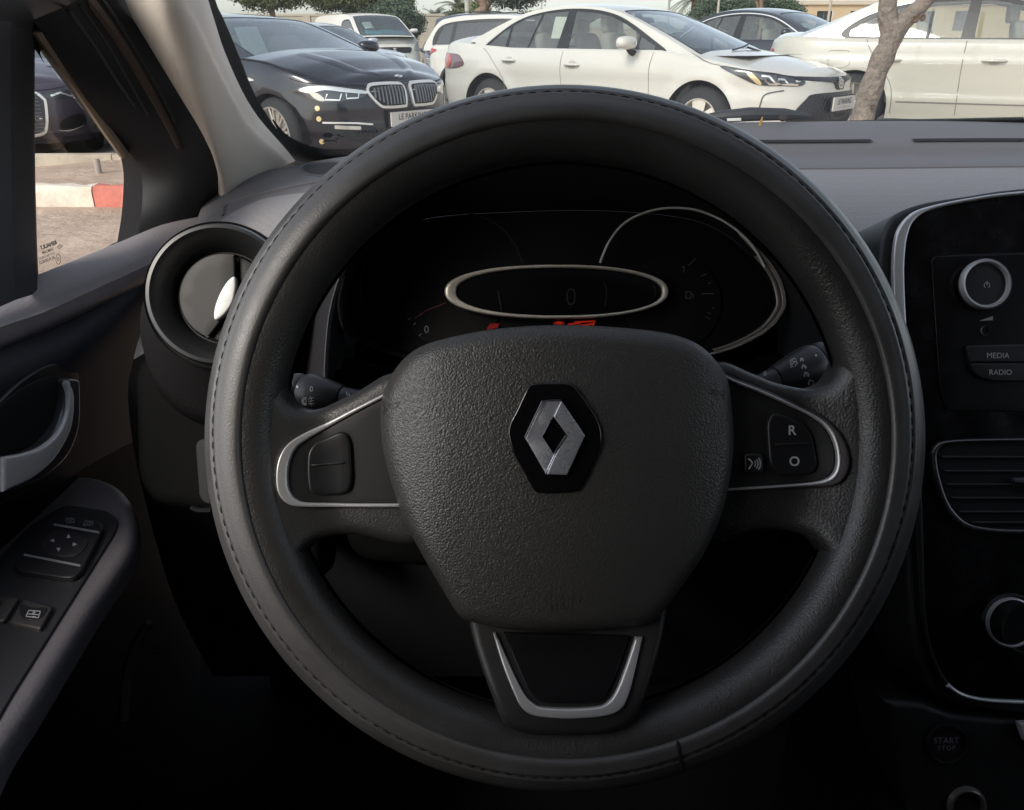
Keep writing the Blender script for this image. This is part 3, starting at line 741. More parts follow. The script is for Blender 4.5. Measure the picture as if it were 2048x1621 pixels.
# wipers at the foot of the screen
wf = lambda a, b: SC.roof(a, b / .62)
q = MB(); P_ = lambda a, b: SC.roof(np.array([a]), np.array([b / .62]))[0] + np.array([.01, 0, .02])
q.tube([P_(.10, -.30), P_(.16, -.1), P_(.22, .12)], .008, 6); q.tube([P_(.05, .05), P_(.15, -.05)], .010, 6); q.build('wiper', BLK, cor)

# ---------------------------------------------------------------- black saloon ahead to the left
SB = CarShape(xf=.87, xr=-4.05, W=.93, cf=.98, nf=2.6, cr=.95, nr=2.8, xa=.09, xb=-2.975, ra=.385, zs=.18, yb=.82, belt=1.0, tum=.42, ctap=.06, cmid=-1.8, chalf=1.8,
    top=[(-4.05, 1.02), (-3.4, 1.05), (-.5, .985), (0, .95), (.35, .885), (.62, .80), (.87, .775)],
    side=[(.18, .06), (.3, .02), (.5, .005), (.66, .012), (.76, 0), (.84, .004), (.92, .03), (1.1, .09)],
    front=[(.18, .06), (.26, 0), (.40, -.01), (.52, 0), (.58, -.005), (.66, .005), (.74, .025), (.80, .07), (.9, .14)], crown=.075, bowf=.24, rtop=.05, rcrown=.035)
bpos, bth = (-1.60, 8.22, -.05), deg(39.5)
bw = [rounded(w, .012, 2) for w in ([(-3.1, 1.0), (-2.75, .985), (-2.72, 1.18), (-2.9, 1.11)], [(-2.7, .985), (-1.95, .98), (-1.92, 1.265), (-2.4, 1.24), (-2.68, 1.19)], [(-1.84, .98), (-.95, .975), (-.95, 1.08), (-1.3, 1.20), (-1.6, 1.255), (-1.84, 1.265)], [(-.92, .975), (-.74, .975), (-.92, 1.055)])]
bdlo = spline([(-3.2, .99), (-2.85, 1.17), (-2.4, 1.26), (-1.9, 1.285), (-1.5, 1.265), (-1.1, 1.165), (-.75, 1.02), (-.62, .97), (-1.6, .965), (-2.8, .97)], 5, True)
bm = car(dict(name='black_saloon', label='glossy black saloon with twin chrome kidney grilles, sales sheet in its windscreen', cat='car', group='cars parked in the row ahead', shape=SB, pos=bpos, theta=bth, kind='sedan',
    mats=cm('black', screen=CG2), x_screen=-.30, x_deck=-3.3,
    roof=[(-.32, .955), (-.70, 1.08), (-1.05, 1.20), (-1.35, 1.285), (-1.75, 1.33), (-2.2, 1.33), (-2.6, 1.29), (-2.95, 1.20), (-3.2, 1.11), (-3.5, 1.02)],
    dlo=bdlo, windows=bw, screen=(.04, 1.12, .93, .90), rear_screen=(2.62, 3.3, .8, .86), wheel=(.34, .247, (10, 'pair')), mirror=(-.80, 1.05), step=.06))
Lb = [(-1.06, .725), (-.96, .765), (-.80, .770), (-.60, .745), (-.44, .725), (-.43, .69), (-.55, .65), (-.62, .648), (-.80, .632), (-.93, .665)]
Lb = spline(Lb, 4, True); body_bits(bm, SB, [('headlight', Lb, LAMPD, .006), ('headlight', mirror(Lb), LAMPG, .006)])
lo = [o for o in bm.children if o.name.startswith('headlight')][0]
body_bits(bm, SB, [('lamp_brow', spline([(-1.03, .728), (-.95, .755), (-.80, .760), (-.60, .738), (-.45, .717), (-.45, .695), (-.62, .71), (-.80, .73), (-.93, .705)], 4, True), LED, .005, .006, lo),
    ('lamp_reflector', spline([(-.93, .70), (-.86, .705), (-.80, .65), (-.86, .648)], 4, True), LAMPG, .004, .006, lo),
    ('lamp_ring', strip([(-.78, .70), (-.80, .655), (-.68, .650), (-.66, .70)], .012), LED, .005, .006, lo), ('lamp_ring', strip([(-.62, .70), (-.62, .662), (-.52, .665), (-.51, .70)], .011), LED, .005, .006, lo)])
for sg in (-1, 1):
    K = np.array([(.045, .732), (.12, .752), (.36, .752), (.42, .735), (.415, .69), (.33, .60), (.25, .583), (.08, .583), (.048, .60)]); K[:, 0] *= sg
    Ks = spline(K, 4, True); Ks = Ks if sg > 0 else Ks[::-1]
    k_ = sheet('kidney_grille', grow(Ks, .012), SB.fn, CHR, bm, height=.022, step=.04, off=.0)
    sheet('grille_opening', grow(Ks, -.008), SB.fn, mat('grille_void', (.006, .006, .007), .6), k_, off=.0225, height=.001, step=.04)
    for i in range(9):
        uu = sg * (.085 + i * .036); zt, zb = .738 - .002 * abs(i - 3), .60 + max(0, i - 5) * .018
        sheet('grille_bar', [(uu - .007, zb), (uu + .007, zb), (uu + .007, zt), (uu - .007, zt)], SB.fn, mat('grille_bar', (.20, .21, .23), .3, .6), k_, off=.0235, height=.016, step=.04)
    Ix = [(.20, .27), (.55, .30), (.78, .40), (.80, .455), (.62, .45), (.40, .425), (.28, .36)]; Ix = np.array([(sg * a, b) for a, b in Ix]); 
    sheet('bumper_intake', spline(Ix, 4, True)[::(1 if sg > 0 else -1)], SB.fn, mat('intake_void', (.006, .007, .008), .5), bm, off=.002, step=.04)
    body_bits(bm, SB, [('bumper_chrome', strip([(sg * .84, .470), (sg * .70, .468), (sg * .55, .462), (sg * .41, .446)], .014), CHR, .012),
        ('fog_lamp', strip([(sg * .74, .435), (sg * .52, .42)], .03), LAMPG, .01, .002)] )
for uu, zz in ((-.875, .585), (-.87, .50), (-.865, .315)): body_bits(bm, SB, [('marker_reflector', circ(uu, zz, .022, .022, 14), AMBER, .006)])
rb = sheet('badge', circ(0, .80, .041, .041), lambda a, b: SB.fn(a, b), LAMPG, bm, step=.02, off=.004, height=.004)
bpy.data.objects.remove(rb)
# roundel on the bonnet nose
Np = SB.hood(np.array([SB.sy(.10)]), np.array([0.0]))[0]
def roundel(u, v):
    U = .16 + np.asarray(v) * 1.0; X = np.interp(np.full_like(U, 0) + U, SB.g, SB.X)
    t = np.asarray(u) / .30
    return SB.hood(np.clip(.30 + np.asarray(v), .02, 1), t)
rb = sheet('badge', circ(0, 0.03, .044, .075), roundel, CHR, bm, step=.03, off=.003, height=.003, flip=False)
for a0 in (0, 180): sheet('badge_quarter', [(0, .03)] + list(circ(0, .03, .030, .05, 10, a0, a0 + 90)), roundel, mat('badge_blue', (.05, .12, .30), .3), rb, step=.03, off=.007)
for a0 in (90, 270): sheet('badge_quarter', [(0, .03)] + list(circ(0, .03, .030, .05, 10, a0, a0 + 90)), roundel, mat('badge_white', (.7, .7, .7), .3), rb, step=.03, off=.007)
plate(bm, SB, 0, .478, off=.03)
for sg in (-1, 1):
    U = lambda x: SB.sx(x, sg)
    for pl in ([(-.36, .975), (0, .955), (.19, .93), (.45, .86)],): seam(bm, SB, [(U(x), min(z, float(SB.ztop(U(x))) - .01)) for x, z in pl], .007, SEAMK)
    seam(bm, SB, [(sg * 1.12, .82), (sg * .95, .785), (sg * .5, .765), (sg * .44, .757)], .006, SEAMK)
    for pl in ([(-.62, .97), (-.64, .7), (-.6, .25)], [(-1.88, .97), (-1.88, .5), (-1.85, .25)]): seam(bm, SB, [(U(x), z) for x, z in pl], .007, SEAMK)
    body_bits(bm, SB, [('fender_vent', spline([(U(-.42), .80), (U(-.25), .825), (U(-.08), .795), (U(-.25), .785)], 4, True), CHR, .008)])
    body_bits(bm, SB, [('headlight_wash', strip([(sg * .62, .56), (sg * .60, .52), (sg * .5, .515)], .004), SEAMK, .001)]) if 0 else None
# bonnet creases
for t0 in (-.55, .55):
    G = []
    for uu in np.linspace(.42, 1.55, 24):
        k = (uu - .42) / 1.13; tt = t0 * (.72 + .28 * k)
        a = SB.hood(np.array([uu] * 3), np.array([tt - .10, tt, tt + .10])); a[1, 2] += .014 * math.sin(math.pi * k) ** .5; G.append(a)
    grid_mesh('bonnet_crease', np.array(G), PM['black'], bm, flip=True)
# ---------------------------------------------------------------- white saloon to the right (its rear half)
SR = CarShape(xf=.90, xr=-3.88, W=.915, cf=.95, nf=2.6, cr=.85, nr=2.8, ra=.365, zs=.2, xb=-2.80, belt=.985, yb=.81, tum=.42, ctap=.05, cmid=-1.8, chalf=1.8,
    top=[(-3.9, .985), (-3.6, 1.0), (-3.1, .985), (-2.6, .975), (-.5, .965), (.3, .85), (.9, .76)],
    side=[(.2, .06), (.34, .025), (.42, .006), (.46, .016), (.62, .010), (.74, .004), (.79, .0), (.815, .018), (.9, .03), (1.1, .09)],
    front=[(.2, .12), (.3, .03), (.45, 0), (.6, .02), (.75, .06), (.9, .12)], crown=.05, bowf=.24, bowr=.2, rtop=.05, rcrown=.035)
rth = .47; rax = np.array([4.07, 10.05, .10]); rpos = tuple(rax + 2.80 * np.array([math.cos(rth), -math.sin(rth), 0]))
rd = spline([(-2.98, .985), (-2.99, 1.06), (-2.80, 1.19), (-2.50, 1.285), (-2.1, 1.345), (-1.6, 1.35), (-1.2, 1.27), (-.85, 1.11), (-.60, .97), (-1.6, .962), (-2.7, .968)], 5, True)
rw_ = [rounded(w, .015, 2) for w in ([(-2.93, 1.0), (-2.62, .99), (-2.55, 1.245), (-2.75, 1.165), (-2.93, 1.06)], [(-2.58, .99), (-1.86, .985), (-1.84, 1.335), (-2.15, 1.325), (-2.50, 1.26)], [(-1.74, .985), (-.75, .98), (-.95, 1.12), (-1.25, 1.25), (-1.6, 1.33), (-1.74, 1.332)])]
rc = car(dict(name='pearl_saloon', label='long cream saloon with chrome-lined side windows, mostly behind the foreground tree trunk', cat='car', group='cars parked in the row ahead', shape=SR, pos=rpos, theta=rth, kind='sedan',
    mats=cm('pearl'), x_screen=-.2, x_deck=-3.25, roof=[(-.25, .93), (-.65, 1.09), (-1.05, 1.28), (-1.35, 1.375), (-1.75, 1.43), (-2.2, 1.425), (-2.6, 1.35), (-2.9, 1.235), (-3.15, 1.11), (-3.42, .99)],
    dlo=rd, windows=rw_, screen=(.05, 1.1, .93, .9), rear_screen=(2.6, 3.3, .8, .86), wheel=(.33, .225, (10, 'five')), mirror=(-.72, 1.06), dlo_chrome=.022, step=.06))
for sg in (-1, 1):
    U = lambda x: SR.sx(x, sg)
    for pl in ([(-2.74, .97), (-2.68, .86), (-2.55, .70), (-2.44, .55), (-2.40, .42), (-2.39, .25)], [(-1.80, .955), (-1.80, .7), (-1.77, .25)], [(-.6, .955), (-.6, .6), (-.55, .25)]):
        seam(rc, SR, [(U(x), z) for x, z in pl], .008)
    handle(rc, SR, -2.48, .775, sg, PM['pearl'], .22); handle(rc, SR, -1.52, .775, sg, PM['pearl'], .22)
    T1 = spline([(sg * (SR.S - .62), .87), (sg * (SR.S - .25), .87), (sg * (SR.S - .25), .76), (sg * (SR.S - .60), .76)], 4, True); sheet('tail_light', T1, SR.fn, REDL, rc, height=.008, step=.05)
    body_bits(rc, SR, [('side_moulding', strip([(U(-2.35), .37), (U(-.5), .37)], .010), mat('moulding_grey', (.20, .19, .17), .5), .005)])
U = lambda x: SR.sx(x, -1)
fd = rounded([(U(-3.10), .86), (U(-2.89), .86), (U(-2.86), .73), (U(-2.92), .69), (U(-3.08), .69)], .035, 5)
seam(rc, SR, list(fd) + [fd[0]], .005); 

# ---------------------------------------------------------------- plainer cars further back (same building blocks)
def lights(root, S, k=1.0, grille=True, z=(.62, .74)):
    for sg in (-1, 1):
        a = spline([(sg * 1.15, z[1] - .02), (sg * .95, z[1]), (sg * .55, z[1] - .03), (sg * .48, z[0] + .02), (sg * .7, z[0]), (sg * 1.0, z[0] + .05)], 4, True)
        o = sheet('headlight', a, S.fn, LAMPG, root, step=.06, height=.006)
        sheet('lamp_reflector', strip([(sg * .95, z[1] - .05), (sg * .6, z[0] + .04)], .03), S.fn, LED, o, step=.06, off=.006, height=.004)
    if grille: body_bits(root, S, [('grille', spline([(-.42, z[1] - .05), (0, z[1] - .03), (.42, z[1] - .05), (.36, z[0] - .02), (0, z[0] - .04), (-.36, z[0] - .02)], 4, True), GRL, .006), ('lower_grille', rounded([(-.6, .27), (.6, .27), (.5, .45), (-.5, .45)], .04), GRL, .004)])
dloS = dlo; roofS = [(-.10, .855), (-.52, 1.05), (-.92, 1.225), (-1.22, 1.32), (-1.6, 1.366), (-2.0, 1.366), (-2.35, 1.315), (-2.7, 1.19), (-2.95, 1.08), (-3.22, .97)]
def plain(name, label, p, pos, th, group='cars parked in the row ahead', chrome=None, rim=None):
    S2 = CarShape(**{k: v for k, v in SC.__dict__.items() if k in ('xf', 'xr', 'W', 'cf', 'nf', 'cr', 'nr', 'ra', 'zs', 'xb', 'belt', 'yb', 'tum', 'ctap', 'cmid', 'chalf', 'top', 'side', 'front', 'bowf', 'rtop')}, crown=.08, rcrown=.045)
    r = car(dict(name=name, label=label, cat='car', group=group, shape=S2, pos=pos, theta=th, kind='sedan', mats=cm(p), x_screen=-.10, x_deck=-3.05, roof=roofS, dlo=dloS,
        windows=win, screen=(.05, 1.12, .93, .90), rear_screen=(2.62, 3.18, .8, .86), wheel=(.32, .21, (10, 'five')), mirror=(-.70, 1.03), step=.1, dlo_chrome=chrome))
    lights(r, S2); return r, S2
plain('dark_saloon', 'midnight blue saloon parked between the white saloon and the cream one', 'midnight', (5.45, 13.85, .13), deg(47), chrome=.015)
plain('dark_saloon', 'dark car whose roof peeps out beyond the midnight blue saloon', 'midnight', (9.5, 23.0, -.03), deg(40))
sv, SV = plain('silver_saloon', 'silver-white saloon between the black saloon and the van', 'silver', (-3.35, 19.3, 0), deg(40))
plain('silver_saloon', 'pale car beyond the plum hatchback, seen through the side window', 'silver', (-8.1, 14.6, 0), deg(60))
# ---------------------------------------------------------------- plum hatchback in the side window
SA = CarShape(xf=.85, xr=-3.4, W=.90, cf=.80, nf=2.9, cr=.8, nr=2.8, ra=.355, zs=.17, xb=-2.58, belt=.95, yb=.79, tum=.40,
    top=[(-3.4, 1.0), (-.4, .95), (.2, .86), (.6, .77), (.85, .745)], side=SC.side, front=[(.17, .10), (.25, 0), (.4, -.01), (.55, 0), (.66, .01), (.76, .05), (.9, .12)], crown=.09, rtop=.06, rcrown=.05)
ath = deg(62); an = np.array([-5.10, 8.50, -.09]); apos = tuple(an - .85 * np.array([math.cos(ath), -math.sin(ath), 0]))
au = car(dict(name='plum_hatchback', label='dark plum hatchback with a chrome-edged grille, seen through the side window', cat='car', group='cars parked in the row ahead', shape=SA, pos=apos, theta=ath, kind='sedan', mats=cm('plum'),
    x_screen=-.15, x_deck=-3.0, roof=[(-.15, .92), (-.6, 1.12), (-1.0, 1.30), (-1.4, 1.40), (-2.0, 1.42), (-2.6, 1.36), (-3.0, 1.16), (-3.2, .98)], dlo=dlo, windows=win, screen=(.05, 1.1, .93, .9), rear_screen=(2.9, 3.3, .8, .8), wheel=(.31, .20, (10, 'five')), mirror=(-.68, 1.03), step=.07))
GA = spline([(-.30, .675), (0, .685), (.30, .675), (.385, .62), (.40, .56), (.36, .34), (.28, .265), (0, .255), (-.28, .265), (-.36, .34), (-.40, .56), (-.385, .62)], 4, True)
ga = sheet('grille', grow(GA, .008), SA.fn, CHR, au, step=.05, height=.014); sheet('grille_mesh', grow(GA, -.018), SA.fn, mat('grille_mesh', (.05, .055, .065), .5), ga, step=.05, off=.0145)
for z in np.arange(.30, .67, .035): sheet('grille_bar', rounded([(-.34, z), (.34, z), (.34, z + .008), (-.34, z + .008)], .003), SA.fn, mat('grille_slat', (.16, .17, .19), .35, .5), ga, step=.06, off=.015, height=.005)
for sg in (-1, 1):
    a = spline([(sg * .40, .62), (sg * .46, .675), (sg * .70, .72), (sg * .95, .745), (sg * 1.02, .70), (sg * .90, .63), (sg * .66, .60)], 4, True)
    o = sheet('headlight', a, SA.fn, LAMPD, au, step=.05, height=.006); sheet('lamp_reflector', strip([(sg * .46, .635), (sg * .56, .66), (sg * .66, .625), (sg * .84, .675), (sg * .94, .70)], .018), SA.fn, LED, o, step=.05, off=.006, height=.004)
    body_bits(au, SA, [('bumper_intake', spline([(sg * .50, .30), (sg * .78, .34), (sg * .74, .45), (sg * .52, .40)], 4, True), mat('intake_void', (.006, .007, .008), .5), .003), ('intake_blade', spline([(sg * .46, .30), (sg * .60, .30), (sg * .76, .335), (sg * .58, .285)], 4, True), LAMPG, .006)])
plate(au, SA, 0, .475, off=.025)
seam(au, SA, [(-.9, .755), (-.40, .69), (0, .70), (.40, .69), (.9, .755)], .006, SEAMK)
# ---------------------------------------------------------------- white van
SVn = CarShape(xf=.92, xr=-4.0, W=.96, cf=.62, nf=3.2, cr=.3, nr=4, ra=.37, zs=.22, xb=-3.2, belt=1.20, yb=.90, tum=.20, ctap=.03, cmid=-2, chalf=2.4,
    top=[(-4, 1.22), (-.3, 1.22), (.3, 1.17), (.6, 1.07), (.92, .98)], side=[(.2, .05), (.32, .02), (.6, 0), (.9, .005), (1.1, .02), (1.3, .05)], front=[(.22, .06), (.35, 0), (.5, -.03), (.62, 0), (.8, .03), (.95, .10), (1.1, .18)], crown=.08, bowf=.22, bowr=.04, rtop=.08, rcrown=.05)
vd = spline([(-1.20, 1.26), (-1.20, 1.55), (-.95, 1.62), (-.6, 1.61), (-.28, 1.45), (-.02, 1.27), (-.3, 1.22), (-1.0, 1.22)], 5, True)
vth = deg(60); vn = np.array([-3.42, 25.6, -.03]); vpos = tuple(vn - .92 * np.array([math.cos(vth), -math.sin(vth), 0]))
van = car(dict(name='white_van', label='white panel van with a turquoise sheet along its windscreen', cat='van', shape=SVn, pos=vpos, theta=vth, kind='sedan', mats=cm('vanwhite'), x_screen=.42, x_deck=-3.98,
    roof=[(.42, 1.14), (.10, 1.32), (-.22, 1.52), (-.50, 1.67), (-.85, 1.745), (-1.4, 1.77), (-2.6, 1.77), (-3.6, 1.755), (-3.92, 1.68), (-3.99, 1.45), (-4.0, 1.24)], dlo=vd, windows=[grow(vd, -.035)], screen=(.06, 1.14, .94, .92), rear_screen=None, wheel=(.34, .2, (5, 'cap')), mirror=(-.05, 1.32), step=.12, seats=((-.75, .45), (-.75, -.45))))
body_bits(van, SVn, [('grille', rounded([(-.50, .72), (.50, .72), (.58, .84), (.54, .87), (-.54, .87), (-.58, .84)], .03), GRL, .012), ('lower_grille', rounded([(-.75, .26), (.75, .26), (.70, .40), (-.70, .40)], .04), BLK, .006),
    ('bumper_cladding', rounded([(-1.3, .23), (1.3, .23), (1.3, .30), (-1.3, .30)], .02), BLK, .01)])
on_fn('badge', merge2d([stroke2d([[(-.05, .755), (-.02, .80), (.02, .84), (.05, .83)], [(-.02, .80), (.03, .78), (.05, .745)], [(-.04, .83), (.0, .82)], [(-.005, .79), (-.03, .74)]], .022)]), SVn.fn, CHR, van, .016)
for sg in (-1, 1):
    o = sheet('headlight', spline([(sg * .66, .80), (sg * .74, .92), (sg * .98, 1.0), (sg * 1.06, .96), (sg * 1.0, .84), (sg * .82, .77)], 4, True), SVn.fn, LAMPG, van, step=.06, height=.008)
seam(van, SVn, [(SVn.sx(-1.28, -1), 1.2), (SVn.sx(-1.28, -1), .3)], .012)
# ---------------------------------------------------------------- white crossover and navy off-roader
def tall(name, label, p, pos, th, H, L, belt, boxy, smoke=False, rails=False):
    S2 = CarShape(xf=.85, xr=-L + .85, W=.90, cf=.75, nf=2.8, cr=.45, nr=3.2, ra=.40, zs=.25, xb=-2.62, belt=belt, yb=.82, tum=.30, ctap=.05, cmid=-1.8, chalf=1.8,
        top=[(-L + .85, belt + .04), (-2.5, belt + .05), (-.4, belt), (.3, belt - .07), (.85, belt - .2)], side=[(.2, .04), (.35, .01), (.6, 0), (.85, .012), (1.0, .03), (1.2, .08)], front=SC.front, rear=[(.2, .10), (.35, 0), (.5, -.02), (.62, .02), (.9, .05), (1.2, .14)], crown=.06, rtop=.06, rcrown=.04)
    xr = S2.xr; b = belt
    rf = [(-.2, b - .03), (-.6, b + .18), (-.95, H - .16), (-1.3, H - .06), (-1.9, H - .02), (-2.6, H - .03), (xr + .5, H - .07), (xr + .12, H - .14), (xr + .06, H - .24), (xr + (.02 if boxy else -.0) + (.0 if boxy else .0), b + .02)]
    if not boxy: rf[-3:] = [(xr + .35, H - .11), (xr + .22, H - .24), (xr + .03, b + .02)]
    d = spline([(xr + .22, b + .06), (xr + .38, H - .20), (-2.5, H - .10), (-1.6, H - .085), (-1.2, H - .14), (-.85, b + .2), (-.5, b - .01), (-1.6, b - .01), (xr + .5, b + .02)], 5, True)
    ws = [rounded(w, .015, 2) for w in ([(xr + .30, b + .07), (xr + .62, b + .05), (xr + .66, H - .16), (xr + .44, H - .20)], [(xr + .70, b + .045), (-1.76, b + .01), (-1.74, H - .13), (xr + .74, H - .15)], [(-1.66, b + .01), (-.66, b + .01), (-.9, b + .19), (-1.22, H - .18), (-1.64, H - .12)])]
    r = car(dict(name=name, label=label, cat='car', group='cars parked in the row ahead', shape=S2, pos=pos, theta=th, kind='hatch', mats=cm(p, glass=glass('smoked_glass', (.16, .18, .2), .05, .06, .16, (.30, .32, .34)) if smoke and 'smoked_glass' not in MATS else (MATS.get('smoked_glass') if smoke else CG)), x_screen=-.18, x_deck=xr + .35, roof=rf, dlo=d, windows=ws, screen=(.05, .95, .93, .9), rear_screen=None, wheel=(.35, .235, (10, 'five')), mirror=(-.68, b + .1), step=.1))
    lights(r, S2, z=(belt - .30, belt - .16))
    for sg in (-1, 1):
        U = lambda x: S2.sx(x, sg)
        o = sheet('tail_light', spline([(U(xr + .38), b - .05), (U(xr + .25), b - .02), (sg * (S2.S - .75), b - .01), (sg * (S2.S - .72), b - .16), (U(xr + .15), b - .14)], 4, True), S2.fn, REDL, r, step=.05, height=.010)
        body_bits(r, S2, [('arch_cladding', strip(np.array([(U(x0) + (S2.ra + .03) * math.cos(a), .31 + (S2.ra + .03) * math.sin(a)) for a in np.linspace(0.05, np.pi - .05, 20)]), .06), BLK, .008) for x0 in (0, -2.62)])
        if rails:
            q = MB(); q.tube([(-1.1, sg * .56, H - .03), (-1.3, sg * .57, H + .03), (xr + .8, sg * .57, H + .03), (xr + .5, sg * .56, H - .04)], .018, 6); q.build('roof_rail', BLK, r)
    return r, S2
hth = deg(27); hh = np.array([math.cos(hth), -math.sin(hth), 0])
tall('white_crossover', 'white crossover with smoked side glass behind the white saloon', 'white', tuple(np.array([-1.42, 17.2, -.10]) + 3.50 * hh + np.array([0, .9, 0])), hth, 1.60, 4.35, 1.02, False, smoke=True)
gth = deg(28); gg = np.array([math.cos(gth), -math.sin(gth), 0])
tall('navy_offroader', 'boxy navy off-roader with roof rails beyond the white crossover', 'navy', tuple(np.array([-2.10, 27.6, -.10]) + 3.55 * gg), gth, 1.86, 4.4, 1.14, True, rails=True)
pk, SP = plain('small_saloon', 'small white-nosed car in front of the far compound wall', 'silver', (-3.05, 38.6, -.40), deg(80))
# papers on show in the cars
G_ = 'sales sheets shown in parked cars'
def screen_notice(S, pos, th, u, t, w, h, label, lift=-.03, m=None, tilt=0):
    p = S.roof(np.array([u]), np.array([t]))[0]; p2 = S.roof(np.array([u - .02]), np.array([t]))[0]; p3 = S.roof(np.array([u]), np.array([t + .03]))[0]
    ey = p - p2; ey /= np.linalg.norm(ey); ex = p3 - p; ex /= np.linalg.norm(ex); nn = np.cross(ex, ey)
    c = p + nn * lift; return notice('paper_sheet', lw(pos, th, c), lv(th, ex), lv(th, ey), w, h, label, G_, m=m)
notice('paper_sheet', PD(503, 84, 7.80), lv(bth, (.30, .95, 0)), lv(bth, (-.75, .2, .75)), .225, .36, 'tall printed sales sheet inside the windscreen of the black saloon', G_)
screen_notice(SC, cpos, cth, .70, -.62, .20, .28, 'faint sales sheet inside the windscreen of the white saloon')
screen_notice(SVn, vpos, vth, .62, -.52, .26, .36, 'sales sheet inside the windscreen of the van')
cS = CarShape(**{k: v for k, v in SC.__dict__.items() if k in ('xf', 'xr', 'W', 'cf', 'nf', 'cr', 'nr', 'ra', 'zs', 'xb', 'belt', 'yb', 'tum', 'ctap', 'cmid', 'chalf', 'top', 'side', 'front', 'bowf', 'rtop')}, crown=.08, rcrown=.045); cS.set_roof(roofS)
screen_notice(cS, (5.45, 13.85, .13), deg(47), .62, -.60, .2, .3, 'sales sheet inside the windscreen of the midnight blue saloon')
c0 = lw(cpos, cth, (-1.86, -.66, 1.13)); notice('paper_sheet', c0, lv(cth, (1, .05, -.05)), lv(cth, (.05, .3, 1)), .16, .22, 'white folder hung inside the rear side window of the white saloon', G_, lines=False, m=mat('paper_white', (.8, .8, .74), .7))
c0 = lw(cpos, cth, (-2.02, .60, 1.13)); notice('paper_sheet', c0, lv(cth, (1, 0, 0)), lv(cth, (0, -.2, 1)), .28, .20, 'pale green sheet on the far rear window of the white saloon', G_, lines=False)
c0 = lw(vpos, vth, (.12, .05, 1.27)); tsh = notice('sun_sheet', c0, lv(vth, (0, 1, 0)), lv(vth, (-.6, 0, .5)), 1.25, .18, 'crumpled turquoise sheet lying along the dashboard of the van', None, lines=False, m=mat('turquoise_film', (.12, .52, .56), .4)); tsh['category'] = 'sheet'

# ---------------------------------------------------------------- wall, building, poles
def flat(o, label, cat, group=None): return tag(o, label, cat, group)
WALLM = mat('wall_render', (.47, .42, .34), .9, var=.10, vscale=.6, bump=('noise', 12, .3, .01))
def wall(x0, x1, y, h, label):
    r = empty('compound_wall', (x0, y, 0), 0, label, 'wall')
    q = MB(); q.box((0, 0, -.8), (x1 - x0, .22, h)); q.build('wall_panel', WALLM, r, smooth=False)
    q = MB(); q.box((-.03, -.04, h + .002), (x1 - x0 + .03, .26, h + .10)); q.build('coping', mat('coping', (.50, .45, .37), .9), r, smooth=False)
    q = MB()
    for x in np.arange(0, x1 - x0, 4.0): q.box((x, -.06, -.8), (x + .35, -.003, h - .002))
    q.build('pier', WALLM, r, smooth=False); return r
wall(-26, -3.25, 42.5, 2.05, 'beige rendered compound wall behind the van and small car')
wall(-3.0, 12.8, 44.5, 1.5, 'lower stretch of beige wall behind the off-roader and hedges')
bl = empty('beige_building', (13.9, 48, 0), 0, 'low beige building with dark square windows beyond the midnight blue saloon', 'building')
BM = mat('building_render', (.55, .42, .27), .9, var=.06, vscale=.4); BW = [(14.6, 15.42), (16.45, 17.3), (18.25, 19.1), (20.1, 20.95), (22.0, 22.85), (23.9, 24.7)]
hol = [[(a - 13.9, 1.45), (b - 13.9, 1.45), (b - 13.9, 2.42), (a - 13.9, 2.42)] for a, b in BW]
sheet('wall', [(0, -.5), (16, -.5), (16, 2.72), (0, 2.72)], lambda u, v: np.stack([u, 0 * u, v], -1), BM, bl, holes=hol, step=1.0, h=.01, smooth=False)
q = MB(); q.box((0, .01, -.5), (.2, 7, 2.7)); q.box((15.8, .01, -.5), (16, 7, 2.7)); q.build('side_wall', BM, bl, smooth=False)
q = MB(); q.box((-.1, -.12, 2.722), (16.1, 7.1, 2.92)); q.build('roof', mat('roof_edge', (.56, .50, .40), .9), bl, smooth=False)
for a, b in BW:
    q = MB(); q.box((a - 13.9, .12, 1.45), (b - 13.9, .15, 2.42)); w = q.build('window', mat('window_dark', (.035, .037, .04), .25), bl, smooth=False)
    q = MB(); q.box((a - 13.9 + .38, .08, 1.45), (a - 13.9 + .42, .118, 2.42)); q.box((a - 13.9, .08, 1.93), (b - 13.9, .118, 1.96)); q.build('frame', mat('window_frame_far', (.12, .12, .12), .5), w, smooth=False)
def pole(name, x, y, h, r, col, label, cat='pole', lean=0):
    q = MB(); q.tube([(0, 0, -.3), (lean * h, 0, h)], [r, r * .8], 10); o = q.build(name, mat('pole_' + name + str(col[0]), col, .7), auto=60); o.location = (x, y, 0); tag(o, label, cat); return o
pole('light_pole', -1.62, 32.5, 7.5, .11, (.50, .49, .44), 'pale grey pole rising behind the white crossover')
pole('thin_pole', 7.05, 30.5, 7.0, .045, (.50, .46, .38), 'thin pole standing in front of the clipped hedge')
pole('thin_pole', 15.6, 43.8, 7.0, .07, (.48, .42, .33), 'thin pole standing in front of the beige building')
pole('thin_pole', 1.35, 41.0, 7.0, .035, (.55, .52, .46), 'slender pale pole above the white crossover roof')
lp = empty('street_lamp', (3.9, 37, 0), 0, 'street lamp whose flat head hangs above the roof of the white saloon', 'street lamp')
q = MB(); q.tube([(2.6, 0, 0), (2.6, 0, 6), (2.2, 0, 6.6)], .05, 8); q.build('pole', mat('lamp_pole', (.45, .44, .40), .6), lp)
q = MB(); q.tube([(2.2, 0, 6.6), (1.2, 0, 4.9), (-.2, 0, 3.02)], .02, 6); q.build('arm', mat('lamp_pole', (.45, .44, .40), .6), lp)
